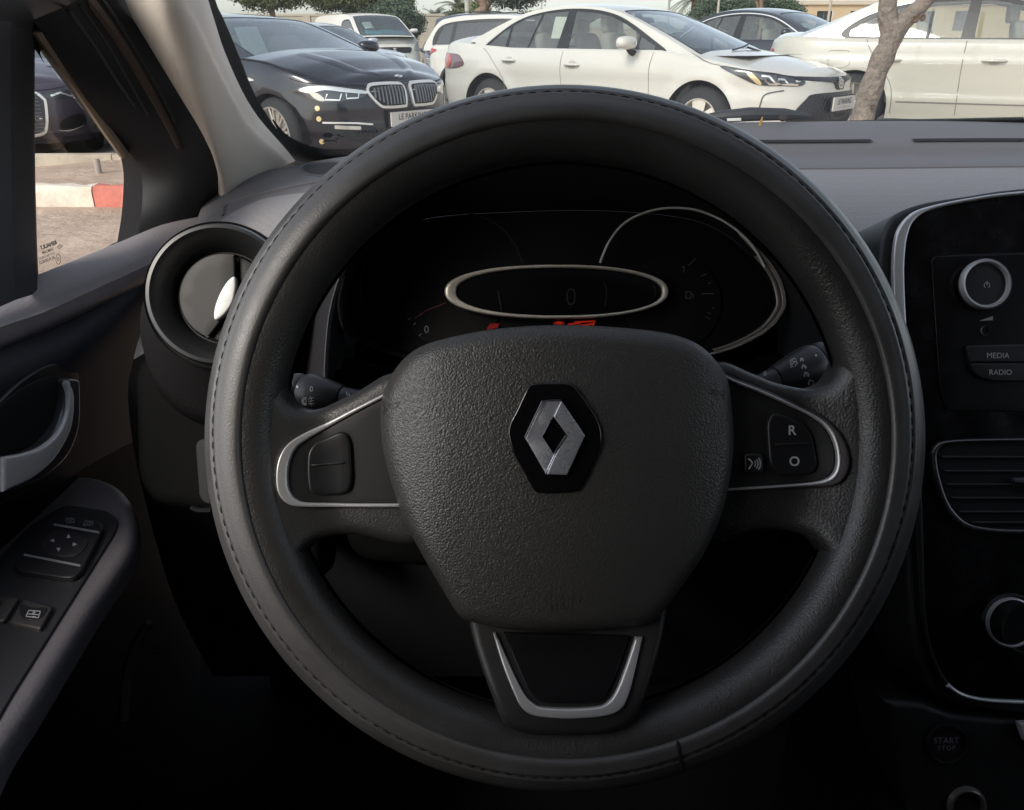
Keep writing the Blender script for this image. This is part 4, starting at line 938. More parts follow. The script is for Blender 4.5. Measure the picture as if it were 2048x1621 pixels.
q = MB(); q.lathe([(.0, .10), (.2, .09), (.28, 0), (.2, -.06), (.0, -.07)], 20, 'z', (-.3, 0, 2.93)); q.build('lamp_head', mat('lamp_head', (.16, .20, .15), .5), lp)

# ---------------------------------------------------------------- trees
BARK = mat('bark', (.24, .165, .115), .9, var=.30, vscale=9, bump=('noise', 14, .9, .03)); 
def leafmat(name, c):
    m, nt, b = nodes(name); L = nt.links; b.inputs['Roughness'].default_value = .6
    tc = nt.nodes.new('ShaderNodeTexCoord'); n = nt.nodes.new('ShaderNodeTexNoise'); n.inputs['Scale'].default_value = 2.2; n.inputs['Detail'].default_value = 8; n.inputs['Roughness'].default_value = .8
    L.new(tc.outputs['Object'], n.inputs['Vector']); cr = nt.nodes.new('ShaderNodeValToRGB'); e = cr.color_ramp.elements
    e[0].position = .35; e[0].color = (c[0] * .55, c[1] * .6, c[2] * .6, 1); e[1].position = .68; e[1].color = (c[0] * 1.35, c[1] * 1.3, c[2] * 1.1, 1)
    L.new(n.outputs['Fac'], cr.inputs[0]); L.new(cr.outputs[0], b.inputs['Base Color'])
    MATS[name] = m; return m
LG = leafmat('leaf_green', (.15, .19, .085)); LD = leafmat('leaf_dark', (.085, .125, .085)); LY = leafmat('leaf_light', (.17, .20, .08)); LP_ = leafmat('palm_green', (.10, .12, .07))
def crown(lumps, n, size, m, parent, seed=1, flat_b=0.0):
    r = np.random.default_rng(seed); V = []; F = []
    vol = np.array([l[3] * l[4] * l[5] for l in lumps]) ** .67; vol /= vol.sum()
    for l, k in zip(lumps, (vol * n).astype(int)):
        d = r.normal(size=(k, 3)); d /= np.linalg.norm(d, axis=1)[:, None]; rad = (1 - .45 * r.random(k) ** 2.2) + .10 * r.normal(size=k)
        # ragged surface: bumps by direction
        rad *= 1 + .13 * np.sin(d[:, 0] * 7 + seed) * np.cos(d[:, 2] * 6 + l[0]) + .08 * np.sin(d[:, 1] * 13 + d[:, 2] * 11)
        c = np.array(l[:3]) + d * rad[:, None] * np.array(l[3:6])
        nn = d + .75 * r.normal(size=(k, 3)); nn /= np.linalg.norm(nn, axis=1)[:, None]
        a = np.cross(nn, r.normal(size=(k, 3))); a /= np.linalg.norm(a, axis=1)[:, None]; b2 = np.cross(nn, a); s = size * (.6 + .8 * r.random(k))[:, None]
        V.append(np.stack([c - a * s, c + b2 * s * .55, c + a * s, c - b2 * s * .55], 1).reshape(-1, 3)); F.append(k)
    V = np.vstack(V); F = np.arange(len(V)).reshape(-1, 4)
    return mkmesh('crown', V, F, m, parent, smooth=False)
def tree(name, label, pos, trunk, lumps, n, size, m, cat='tree', group=None, seed=1, tr=.15):
    r = empty(name, pos, 0, label, cat, group)
    if trunk:
        q = MB()
        for t in trunk: q.tube(spline(t[0], 4), list(np.linspace(t[1], t[2], len(spline(t[0], 4)))), 9)
        q.build('trunk', BARK, r, auto=80)
    crown(lumps, n, size, m, r, seed); return r
TG = 'clipped trees along the car park'
tree('round_tree', 'round clipped tree above the roof of the black saloon', (-8.9, 33, 0), [([(0, 0, 0), (.05, 0, 1.2), (0, 0, 2.3)], .12, .09), ([(0, 0, 1.9), (-.5, 0, 2.6), (-.8, .1, 3.1)], .07, .04), ([(0, 0, 2.0), (.5, 0, 2.7), (.8, .1, 3.2)], .07, .04)],
    [(0, 0, 2.85, 1.15, 1.1, .80), (-.7, .1, 2.85, .8, .8, .70), (.7, 0, 2.85, .8, .8, .72), (0, .1, 3.7, 1.2, 1, .9)], 42000, .05, LG, group=TG, seed=3)
tree('broad_tree', 'broad dark tree crown spreading over the van roof', (-6.1, 37, 0), [([(0, 0, 0), (.1, 0, 1.2), (0, 0, 2.6)], .16, .1)], [(.1, 0, 3.25, 1.9, 1.4, 1.2), (-1.1, 0, 2.75, 1.4, 1.0, .65), (.9, 0, 2.8, 1.1, 1, .8), (-.2, 0, 4.2, 1.4, 1.2, .8)], 60000, .055, LG, group=TG, seed=5)
tree('round_bush', 'dense rounded bush to the right behind the van', (-4.9, 36, 0), [([(0, 0, 0), (0, 0, 1.2)], .1, .07)], [(.15, 0, 1.75, 1.05, .9, .72), (-.6, 0, 1.6, .8, .7, .7), (.5, 0, 1.5, .72, .7, .6)], 34000, .045, LD, 'bush', seed=8)
tree('green_shrub', 'yellow-green shrub below the palms', (-2.3, 39, 0), [([(0, 0, 0), (0, 0, 1.0)], .08, .05)], [(0, 0, 1.55, .65, .6, .7), (.8, 0, 1.7, .7, .6, .75), (.1, 0, 1.0, .6, .6, .7)], 14000, .065, LY, 'shrub', seed=9)
tree('dark_tree', 'dark leafy tree with a leaning brown trunk over the white crossover', (-.15, 30, 0), [([(-1.15, 0, 0), (-1.2, 0, 1.55), (-.75, 0, 2.05), (-1.3, 0, 2.7), (-1.35, 0, 3.4)], .16, .17), ([(-.8, 0, 2.0), (.1, 0, 2.9)], .13, .06)],
    [(.15, 0, 2.75, 1.05, .9, .75), (-.25, .1, 3.4, 1.2, 1, .8), (.7, 0, 2.85, .6, .6, .6)], 36000, .042, LD, group=TG, seed=12)
tree('low_bush', 'low sprig of bush beside the dark tree', (1.0, 36, 0), [([(0, 0, 0), (0, 0, 1.2)], .05, .04)], [(0, 0, 1.75, .75, .5, .33), (.55, 0, 1.65, .35, .4, .25)], 4000, .05, LG, 'bush', seed=13)
tree('clipped_hedge', 'long clipped hedge beyond the windscreen of the white saloon', (9.6, 37.5, 0), [([(.6, -.9, 0), (.7, -1, 1.6), (.55, -1.0, 2.6), (.9, -1, 3.6)], .11, .09), ([(.6, -1, 1.9), (.2, -1.0, 2.8)], .07, .05)],
    [(-1.2, 0, 1.75, .9, .8, .95), (-.4, 0, 1.7, .9, .8, .95), (.4, 0, 1.8, .9, .8, .95), (1.3, 0, 1.8, .95, .8, .9), (2.0, 0, 1.75, .75, .8, .8), (-1.7, 0, 1.3, .5, .6, .6)], 50000, .045, LD, 'hedge', seed=14)
def palm(pos, h, s, label, seed):
    r = empty('palm_tree', pos, 0, label, 'palm', 'distant palm trees'); q = MB(); q.tube([(0, 0, 0), (0, 0, h)], [.22, .16], 9); q.build('trunk', BARK, r)
    rg = np.random.default_rng(seed); V = []; F = []
    for i in range(34):
        a = rg.random() * 6.283; el = rg.uniform(-.2, 1.25); L = s * rg.uniform(.8, 1.15); pts = []
        for k in range(9):
            t = k / 8; x = L * t * math.cos(el * (1 - .2 * t)); z = L * t * math.sin(el) - L * .55 * t * t * (1.1 - .4 * math.sin(max(el, 0))); pts.append(np.array([x * math.cos(a), x * math.sin(a), h + z]))
        for k in range(1, 9):
            dd = pts[k] - pts[k - 1]; sd_ = np.cross(dd, (0, 0, 1)); sd_ /= max(np.linalg.norm(sd_), 1e-6)
            for sgn in (-1, 1):
                for j in range(3):
                    b0 = pts[k - 1] + dd * j / 3; tip = b0 + dd * 1.2 + sd_ * sgn * s * .24 * (1 - .6 * k / 9) - np.array([0, 0, s * .06]); n_ = len(V); V += [b0, b0 + dd * .28, tip]; F.append((n_, n_ + 1, n_ + 2))
    mkmesh('fronds', V, F, LP_, r, smooth=False); return r
palm((-5.2, 60, 0), 2.25, 1.5, 'distant palm standing left of its neighbour beyond the compound wall', 1)
palm((-3.35, 58, 0), 2.85, 1.7, 'taller distant palm beside the pale grey pole', 2)
palm((-7.1, 62, 0), 1.9, 1.2, 'smallest distant palm at the end of the compound wall', 3)
palm((11.4, 56, 0), 3.3, 1.6, 'distant palm whose fronds show above the white saloon roof', 4)
# foreground tree
ft = empty('street_tree', (2.65, 6.4, 0), 0, 'slim forked tree standing just in front of the cars, bark grey brown', 'tree')
q = MB(); tr0 = spline([(0, 0, -.05), (-.01, 0, .25), (.0, 0, .55), (.045, 0, .85), (.10, 0, 1.05), (.125, .01, 1.17)], 6)
q.tube(tr0, list(np.linspace(.089, .074, len(tr0)) + .006 * np.sin(np.arange(len(tr0)) * 1.3)), 16)
b1 = spline([(.115, 0, 1.10), (.06, .01, 1.22), (.035, .01, 1.36), (.0, .05, 1.7), (-.3, .1, 2.3), (-.5, .2, 4.9)], 6); q.tube(b1, list(np.linspace(.078, .03, len(b1))), 14)
b2 = spline([(.11, 0, 1.08), (.17, -.01, 1.19), (.25, -.02, 1.27), (.38, -.02, 1.42), (.8, -.05, 1.9), (.9, 0, 4.9)], 6); q.tube(b2, list(np.linspace(.075, .03, len(b2))), 14)
b3 = spline([(.03, .01, 1.4), (.2, .2, 1.9), (.3, .5, 4.9)], 6); q.tube(b3, list(np.linspace(.05, .02, len(b3))), 10)
BK2 = mat('bark_near', (.22, .182, .15), .9, var=.35, vscale=18, bump=('noise', 30, 1.0, .03)); q.build('trunk', BK2, ft, auto=80)
for (x, z, r_) in ((.215, 1.205, .022), (.265, 1.215, .020), (.02, .62, .014), (.03, .38, .012)):
    q = MB(); q.lathe([(r_, 0), (r_ * 1.25, .006), (r_ * .9, .013), (r_ * .5, .004), (.001, .002)], 16, 'y', (0, 0, 0)); o = q.build('knot', mat('knot', (.13, .085, .06), .95), ft); o.location = (x, -.083, z); o.rotation_euler = (math.pi, 0, 0)
crown([(-.2, 1.8, 5.3, .9, .7, .5), (.8, 1.9, 5.4, .9, .7, .5), (.32, .05, 1.52, .07, .1, .06)], 1500, .05, LG, ft, seed=21)
# ================================================================ INSIDE THE CAR
def cframe(px, py, d):
    """frame square to the line of sight at a place; returns matrix and pixel -> local converter"""
    o = PD(px, py, d); M = Matrix(((cR[0], cU[0], -cF[0], o[0]), (cR[1], cU[1], -cF[1], o[1]), (cR[2], cU[2], -cF[2], o[2]), (0, 0, 0, 1)))
    def L(pts, lz=0.0):
        P = np.array(pts, float); dd = d - lz
        return np.stack([((P[:, 0] - CX) * dd - (px - CX) * d) / FPX, -((P[:, 1] - CY) * dd - (py - CY) * d) / FPX], 1)
    return M, L
def xframe(x0):
    M = Matrix(((0, 0, 1, x0), (1, 0, 0, 0), (0, 1, 0, 0), (0, 0, 0, 1)))
    def L(pts, lz=0.0): return np.array([PX(p[0], p[1], x0 + lz)[1:] for p in pts])
    return M, L
def zframe(z0):
    M = Matrix.Translation((0, 0, z0))
    def L(pts, lz=0.0): return np.array([PZ(p[0], p[1], z0 + lz)[:2] for p in pts])
    return M, L
def pad(name, poly, h, r, depth, m, parent=None, frame=None, step=.01, holes=(), n=5, auto=50):
    """raised rounded piece: outline poly (local metres), top height h (number or function), edge radius r, skirt depth"""
    P = np.array(poly, float)
    if area(P) < 0: P = P[::-1]
    P = dens(dedupe(P, 1e-5), step * 1.0)
    H = h if callable(h) else (lambda x, y: np.full(np.shape(x), float(h)))
    def nrm(Q):
        T = np.roll(Q, -1, 0) - np.roll(Q, 1, 0); T /= np.maximum(np.linalg.norm(T, axis=1)[:, None], 1e-12); return np.stack([-T[:, 1], T[:, 0]], 1)
    N = nrm(P); rings = []
    rings.append(np.column_stack([P, H(P[:, 0], P[:, 1]) - depth]))
    for k in range(n + 1):
        a = math.pi / 2 * k / n; Q = P + N * r * (1 - math.cos(a)); rings.append(np.column_stack([Q, H(Q[:, 0], Q[:, 1]) - r + r * math.sin(a)]))
    V = np.vstack(rings); c = len(P); F = []
    for k in range(len(rings) - 1):
        for i in range(c): j = (i + 1) % c; F.append((k * c + i, k * c + j, (k + 1) * c + j, (k + 1) * c + i))
    last = rings[-1][:, :2]
    # fill the top: the last ring is kept as it is
    lo, hi = last.min(0), last.max(0); gx, gy = np.meshgrid(np.arange(lo[0] + step / 2, hi[0], step), np.arange(lo[1] + step / 2, hi[1], step)); g = np.stack([gx.ravel(), gy.ravel()], 1)
    if len(g): g = g[inside(last, g)]
    if len(g): dm = np.min([np.linalg.norm(g - q, axis=1) for q in last], axis=0); g = g[dm > step * .45]
    A = np.vstack([last, g]) if len(g) else last
    rr = delaunay_2d_cdt([Vector(p) for p in A], [(i, (i + 1) % c) for i in range(c)], [], 0, 1e-9)
    V2 = np.array([(v.x, v.y) for v in rr[0]]); T = np.array([t for t in rr[2] if len(t) == 3]); cen = V2[T].mean(1); T = T[inside(last, cen)]
    Q = V2[T]; ar = (Q[:, 1, 0] - Q[:, 0, 0]) * (Q[:, 2, 1] - Q[:, 0, 1]) - (Q[:, 2, 0] - Q[:, 0, 0]) * (Q[:, 1, 1] - Q[:, 0, 1]); T = T[np.abs(ar) > 1e-14]; ar = ar[np.abs(ar) > 1e-14]; T[ar < 0] = T[ar < 0][:, ::-1]
    b0 = len(V) - c; orig = rr[3]; idx = np.zeros(len(V2), int); extra = []
    for i, ov in enumerate(orig):
        q = [k for k in ov if k < c]
        if q: idx[i] = b0 + q[0]
        else: idx[i] = len(V) + len(extra); extra.append((V2[i, 0], V2[i, 1], float(H(np.array([V2[i, 0]]), np.array([V2[i, 1]]))[0])))
    if extra: V = np.vstack([V, np.array(extra)])
    F += [tuple(idx[t]) for t in T if len(set(idx[t])) == 3]
    o = mkmesh(name, V, F, m, parent, frame=frame); sharp(o, auto); return o
def ringpoly(outer, inner):
    """open U band: outer edge then inner edge back"""
    return np.vstack([outer, np.array(inner)[::-1]])
def bvh_of(objs):
    V = []; F = []
    bpy.context.view_layer.update()
    for o in objs:
        b = len(V); mw = o.matrix_world; V += [mw @ v.co for v in o.data.vertices]; F += [tuple(i + b for i in p.vertices) for p in o.data.polygons]
    return BVHTree.FromPolygons(V, F)
def printed(name, VF, targets, m, parent, lift=.0004):
    """lettering and symbols printed onto the surface of the targets; VF in picture units"""
    T = bvh_of(targets); V, F = VF; P = []
    for p in V:
        r = Vector(ray(p[0], p[1])); r.normalize(); hit = T.ray_cast(Vector(CAM), r)
        if hit[0] is None: hit = T.find_nearest(Vector(PD(p[0], p[1], .6)))
        P.append(hit[0] - r * lift)
    o = mkmesh(name, P, F, m, None, smooth=False)
    if parent is not None: o.parent = parent; o.matrix_parent_inverse = parent.matrix_world.inverted()
    return o
def ptext(txt, cx, cy, size, rot=0.0, sx=1.0, weight=0.0, space=1.0, flipx=False, shear=0.0):
    V, F = text2d(txt, size, weight=weight, space=space, shear=shear); V = V.copy(); V[:, 0] *= sx * (-1 if flipx else 1)
    c, s = math.cos(rot), math.sin(rot); return np.stack([cx + V[:, 0] * c - V[:, 1] * s, cy - (V[:, 0] * s + V[:, 1] * c)], 1), F
def pstroke(lines, w): return stroke2d(lines, w)
def adopt(o, parent):
    bpy.context.view_layer.update(); o.parent = parent; o.matrix_parent_inverse = parent.matrix_world.inverted(); return o

RUB = mat('cover_leather', (.066, .063, .061), .40, spec=.75, bump=('leather', 1000, .13, .0005), var=.16, vscale=24, rvar=.10)
RIMG = mat('rim_grain', (.028, .027, .026), .40, spec=.7, bump=('leather', 820, .28, .0006), var=.10, vscale=20, rvar=.08)
BAG = mat('airbag_grain', (.048, .045, .041), .40, spec=.75, bump=('leather', 860, .50, .0006), var=.06, vscale=15)
SAT = mat('satin_black', (.018, .018, .018), .42); GLOSS = mat('piano_black', (.006, .006, .007), .08, coat=.4); MATB = mat('matt_black', (.008, .008, .009), .7)
SILV = mat('satin_silver', (.60, .59, .58), .34, .55); CHRI = mat('bright_chrome', (.82, .82, .83), .10, 1.0); DASH = mat('dash_weave', (.245, .24, .252), .60, bump=('weave', 300, .7, .0012)); DASHP = mat('dash_leather_grain', (.135, .131, .139), .62, bump=('leather', 480, .35, .0006))
DOORM = mat('door_plastic', (.23, .21, .218), .55, bump=('leather', 420, .30, .0006)); DOORW = mat('door_weave', (.019, .022, .031), .55, spec=.25, bump=('weave', 300, .25, .0006)); DARKP = mat('dark_plastic', (.012, .012, .013), .6, spec=.08, bump=('leather', 500, .25, .0006))
PRINT = mat('print_grey', (.50, .50, .50), .5); PRINTD = mat('print_dim', (.16, .16, .165), .5); CLOTH = mat('pillar_cloth', (.80, .725, .63), .92, bump=('noise', 900, .35, .0006), var=.03, vscale=4)
SEAMI = mat('trim_gap', (.002, .002, .002), .8)

# ---------------------------------------------------------------- steering wheel
W0, WL = cframe(1128, 876, .44)
sw = bpy.data.objects.new('steering_wheel', None); link(sw); sw.matrix_world = W0; sw.empty_display_size = .1
tag(sw, 'black steering wheel in a stitched leather cover with a chrome diamond badge', 'steering wheel')
K = .44 / FPX; YS = .982
def torus(R, sec, n=256):
    """sec: (radial offset, height) closed or open section"""
    G = np.zeros((n, len(sec), 3))
    for i in range(n):
        a = 2 * math.pi * i / n; c, s = math.cos(a), math.sin(a)
        for j, (dr, z) in enumerate(sec): G[i, j] = ((R + dr) * c, (R + dr) * s * YS, z)
    return G
sec = [(.0192 * math.cos(a), .0182 * math.sin(a)) for a in np.linspace(0, 2 * math.pi, 29)[:-1]]
grid_mesh('rim', torus(634 * K, sec), RIMG, sw, closed_u=True, closed_v=True, flip=False)
def stitch_at(az): return math.degrees(math.acos(max(-.9, min(.9, (672 - 9 * math.cos(az) + 11 * math.sin(az) - 636) / 78))))
G = []
for az in np.linspace(0, 2 * math.pi, 321)[:-1]:
    f0 = stitch_at(az); row = []
    for a in np.radians(np.linspace(-165, 99, 100)):
        dg_ = math.degrees(a); rho = .0214 - .0010 * math.exp(-((dg_ - f0) / 1.8) ** 2) + .00035 * math.exp(-((abs(dg_ - f0) - 5) / 3) ** 2); rho -= .0016 * max(0, (dg_ - 92) / 7) ** 2
        row.append(((636 * K + rho * math.cos(a)) * math.cos(az), (636 * K + rho * math.cos(a)) * math.sin(az) * YS, rho * math.sin(a) * .96))
    row.append(((636 * K - .0188 * .1736) * math.cos(az), (636 * K - .0188 * .1736) * math.sin(az) * YS, .0182 * .985)); G.append(row)
cov = grid_mesh('leather_cover', np.array(G), RUB, sw, closed_u=True)
q = MB(); ns = 168
for i in range(ns):
    a = 2 * math.pi * (i + .5 + rng.normal(0, .04)) / ns; da = .0128 * (1 + rng.normal(0, .10)); jo = rng.normal(0, .00012); pts = []
    for t in np.linspace(-1, 1, 5):
        b = a + da * t; f0 = math.radians(stitch_at(b)); rr = 636 * K + .0207 * math.cos(f0) + .0002 + jo * t; hh = .0204 * math.sin(f0) * .96 + .0006 * (1 - t * t) - .0002
        pts.append((rr * math.cos(b), rr * math.sin(b) * YS, hh))
    q.tube(pts, [.0003, .00055, .0006, .00055, .0003], 6)
q.build('stitching', mat('thread', (.006, .006, .007), .7), sw, auto=80)
# joint in the cover
a = math.atan2(-(1470 - 876), 1340 - 1128); pts = []
for e in np.radians(np.linspace(100, 45, 12)):
    rr = 636 * K + .0216 * math.cos(e); pts.append((rr * math.cos(a - .02 * math.cos(e)), rr * math.sin(a - .02 * math.cos(e)) * YS, .0214 * math.sin(e) * .96))
q = MB(); q.tube(pts, [.0004] + [.0009] * 10 + [.0004], 6); q.build('cover_joint', SEAMI, sw)
rad = lambda x, y: np.hypot(x, y / YS) / K
def sst(t): t = np.clip(t, 0, 1); return t * t * (3 - 2 * t)
Hs = lambda x, y: -.003 + .0165 * sst((rad(x, y) - 470) / 150)
Lsp = [(850, 760), (778, 745), (711, 781), (660, 806), (638, 816), (612, 821), (590, 814), (577, 797), (572, 772), (560, 735), (520, 745), (500, 876), (520, 1010), (560, 1120), (592, 1150), (603, 1118), (622, 1092), (650, 1079), (700, 1075), (860, 1075)]
pad('spoke', WL(spline(Lsp, 5, True)), Hs, .008, .022, RIMG, sw, step=.008)
Rsp = [(1390, 765), (1446, 722), (1511, 744), (1555, 762), (1607, 775), (1633, 776), (1657, 764), (1668, 744), (1690, 700), (1735, 745), (1756, 876), (1735, 1020), (1690, 1130), (1657, 1160), (1650, 1118), (1632, 1085), (1600, 1070), (1540, 1064), (1400, 1066)]
pad('spoke', WL(spline(Rsp, 5, True)), Hs, .008, .022, RIMG, sw, step=.008)
Hb = lambda x, y: .001 + .0135 * sst((rad(x, y) - 380) / 180)
Bsp = rounded(WL([(930, 1200), (944, 1268), (966, 1330), (992, 1392), (1006, 1428), (1048, 1446), (1130, 1450), (1210, 1446), (1252, 1430), (1275, 1392), (1300, 1330), (1325, 1262), (1335, 1200)]), .006, 3)
pad('lower_spoke', Bsp, lambda x, y: Hb(x, y) + .004, .005, .022, mat('spoke_plastic', (.026, .025, .025), .42, bump=('leather', 900, .15, .0004)), sw, step=.008)
# airbag cover
Abg = [(770, 768), (785, 742), (812, 712), (850, 690), (910, 674), (980, 661), (1060, 654), (1130, 652), (1210, 655), (1290, 662), (1350, 672), (1398, 692), (1432, 722), (1456, 757), (1464, 795), (1470, 870), (1466, 930), (1452, 1000), (1430, 1060), (1400, 1115), (1360, 1172), (1330, 1214), (1302, 1242), (1262, 1252), (1180, 1258), (1100, 1260), (1020, 1256), (960, 1246), (930, 1238), (912, 1222), (886, 1178), (850, 1118), (812, 1050), (786, 985), (766, 915), (757, 855), (758, 800)]
Ha = lambda x, y: .0225 - .75 * x * x - .75 * (y + .01) ** 2 - .010 * sst((np.abs(x) - .065) / .05)
bag = pad('airbag_cover', WL(spline(Abg, 4, True), .004), Ha, .010, .030, BAG, sw, step=.007, n=7)
# spoke trims
def on_spoke(name, poly, up, r, dep, m, par=sw, base=Hs, step=.006):
    return pad(name, WL(poly, .004), lambda x, y: base(x, y) + up, r, dep, m, par, step=step)
Lo = spline([(785, 778), (740, 800), (700, 820), (650, 846), (605, 869), (578, 890), (564, 920), (561, 955), (566, 985), (583, 1006), (615, 1014), (700, 1017), (800, 1017)], 5)
Li = spline([(785, 786), (742, 808), (702, 829), (655, 855), (618, 877), (594, 897), (583, 925), (581, 955), (585, 980), (598, 998), (622, 1006), (700, 1009), (800, 1009)], 5)
on_spoke('silver_trim', ringpoly(Lo, Li), .0040, .0012, .008, SILV)
lp_ = on_spoke('switch_panel', Li, .0022, .0010, .008, SAT)
Lb = rounded([(616, 905), (628, 886), (676, 864), (690, 866), (699, 884), (703, 960), (697, 984), (680, 991), (634, 991), (620, 984), (615, 950)], [10, 10, 8, 8, 14, 20, 10, 10, 10, 10, 20], 4)
b_ = on_spoke('button', Lb, .0052, .0016, .006, mat('button_black', (.014, .014, .015), .35), lp_); on_spoke('button_ridge', strip([(624, 931), (655, 929), (687, 926)], 4), .0062, .0005, .002, SAT, b_)
Ro = spline([(1440, 740), (1470, 755), (1520, 774), (1581, 800), (1633, 825), (1665, 852), (1684, 886), (1690, 925), (1681, 955), (1660, 972), (1600, 979), (1440, 988)], 5)
Ri = spline([(1440, 750), (1470, 765), (1520, 784), (1578, 810), (1624, 833), (1650, 856), (1664, 886), (1668, 922), (1661, 947), (1640, 962), (1590, 970), (1440, 980)], 5)
Ro2 = spline([(1440, 744), (1470, 759), (1520, 778), (1580, 804), (1629, 829), (1658, 854), (1671, 886), (1675, 924), (1668, 951), (1648, 967), (1594, 975), (1440, 984)], 5)
on_spoke('silver_trim', ringpoly(Ro, Ri), .0036, .0012, .008, mat('satin_silver_shaded', (.060, .048, .048), .35, .3)); on_spoke('silver_trim', ringpoly(Ro2, Ri), .0046, .0010, .006, SILV)  # dark outer band: silver trim's away-facing side, shade put into the colour
rp_ = on_spoke('switch_panel', Ri, .0022, .0010, .008, SAT)
Rb = rounded([(1536, 848), (1547, 826), (1570, 829), (1612, 848), (1627, 872), (1636, 932), (1627, 948), (1576, 955), (1552, 946), (1541, 925)], [10, 10, 10, 12, 12, 10, 8, 10, 8, 10], 4)
rb_ = on_spoke('button', Rb, .0052, .0016, .006, MATS['button_black'], rp_); on_spoke('button_ridge', strip([(1552, 890), (1585, 889), (1618, 888)], 4), .0062, .0005, .002, SAT, rb_)
vb_ = on_spoke('button', rounded([(1490, 908), (1529, 908), (1531, 950), (1491, 950)], 10, 4), .0050, .0016, .006, MATS['button_black'], rp_)
printed('lettering', merge2d([ptext('R', 1584, 862, 27, weight=.4), ptext('O', 1589, 924, 27, weight=.4)]), [rb_], PRINT, rb_)
vo = [[(1497, 918), (1502, 922), (1505, 927), (1503, 930), (1498, 938)]] + [list(circ(1503, 928, r, r, 8, -38, 38)) for r in (8, 13, 18)]
printed('voice_symbol', pstroke(vo, 2.6), [vb_], PRINT, vb_)
# lower spoke trim
Bo = spline([(986, 1262), (1005, 1318), (1028, 1370), (1044, 1396), (1070, 1410), (1130, 1415), (1195, 1411), (1230, 1400), (1248, 1376), (1264, 1330), (1282, 1270)], 5)
Bi = spline([(992, 1262), (1022, 1325), (1047, 1370), (1066, 1388), (1080, 1394), (1130, 1397), (1185, 1394), (1208, 1386), (1226, 1365), (1247, 1322), (1268, 1270)], 5)
on_spoke('silver_trim', ringpoly(Bo, Bi), .0068, .0012, .008, SILV, base=Hb)
Bp = spline([(1008, 1262), (1036, 1325), (1056, 1362), (1072, 1380), (1090, 1386), (1130, 1387), (1180, 1385), (1198, 1380), (1212, 1362), (1234, 1320), (1256, 1268)], 5)
on_spoke('gloss_insert', Bp, .0070, .0008, .006, mat('worn_gloss', (.010, .010, .011), .16, rvar=.10, vscale=90), base=Hb)
# badge
hz = .0245
hexp = spline([(1065, 768), (1100, 766), (1137, 767), (1153, 777), (1172, 803), (1190, 830), (1201, 855), (1204, 880), (1197, 908), (1182, 940), (1166, 971), (1152, 984), (1117, 987), (1080, 987), (1066, 978), (1046, 942), (1026, 905), (1016, 870), (1020, 845), (1032, 822), (1051, 782)], 3, True)
hx = pad('badge_plate', WL(hexp, hz), lambda x, y: hz + 0 * x - .25 * x * x, .0012, .006, GLOSS, sw, step=.006)
LP1 = [(1085, 803), (1122, 801.5), (1107, 834), (1085, 874), (1109, 912), (1092, 949), (1050, 876)]; RP1 = [(1122.5, 801.5), (1170.6, 872), (1134, 950.5), (1093, 949), (1110, 911), (1133, 872), (1107.5, 834)]
MIR = mat('badge_chrome', (.70, .70, .73), .26, .65, rvar=.10, vscale=120)
def tilt(sx): return lambda x, y: hz + .0032 - sx * (x - .000) * .10
pad('diamond', rounded(WL(LP1, hz + .003), .0004, 2), lambda x, y: hz + .0030 + .10 * (x + .006), .0007, .004, MIR, hx, step=.006, n=3, auto=20); pad('diamond', rounded(WL(RP1, hz + .003), .0004, 2), lambda x, y: hz + .0036 - .12 * (x + .002), .0007, .004, MIR, hx, step=.006, n=3, auto=20)
q = MB()
for pl in ([(1092, 949), (1109, 911), (1133, 872), (1107, 834)], [(1085, 803), (1050, 876)], [(1085, 803), (1122, 801.5)]):
    P = WL(pl, hz + .003); q.tube([(p[0], p[1], hz + .0034) for p in P], .00042, 6)
q.build('diamond_edge', CHRI, hx)
# moulded marks
def horn(cx, cy, s, flip=1):
    T = lambda pts: [(cx + flip * x * s, cy + y * s) for x, y in pts]
    return [T([(-14, -8), (-6, -3), (6, -6), (15, -9)]), T([(-14, 14), (-8, 4), (4, 4), (13, -2), (15, -9)]), T([(-14, -8), (-12, 3), (-14, 14)]), [(cx + flip * (4 + 8 * math.cos(t)) * s, cy + (-1 + 4 * math.sin(t)) * s) for t in np.linspace(0, 6.28, 14)]]
EMB = mat('moulded_mark', (.050, .047, .040), .45)
printed('horn_mark', pstroke(horn(781, 813, 1.05), 1.8), [bag], EMB, bag, .0006); printed('horn_mark', pstroke(horn(1437, 786, .9, -1), 1.5), [bag], mat('moulded_mark_dim', (.034, .034, .035), .5), bag, .0006)
printed('moulded_letters', ptext('SRP', 1122, 1209, 44, sx=1.15, weight=-.6), [bag], mat('moulded_mark_low', (.050, .047, .044), .5), bag, .0005)

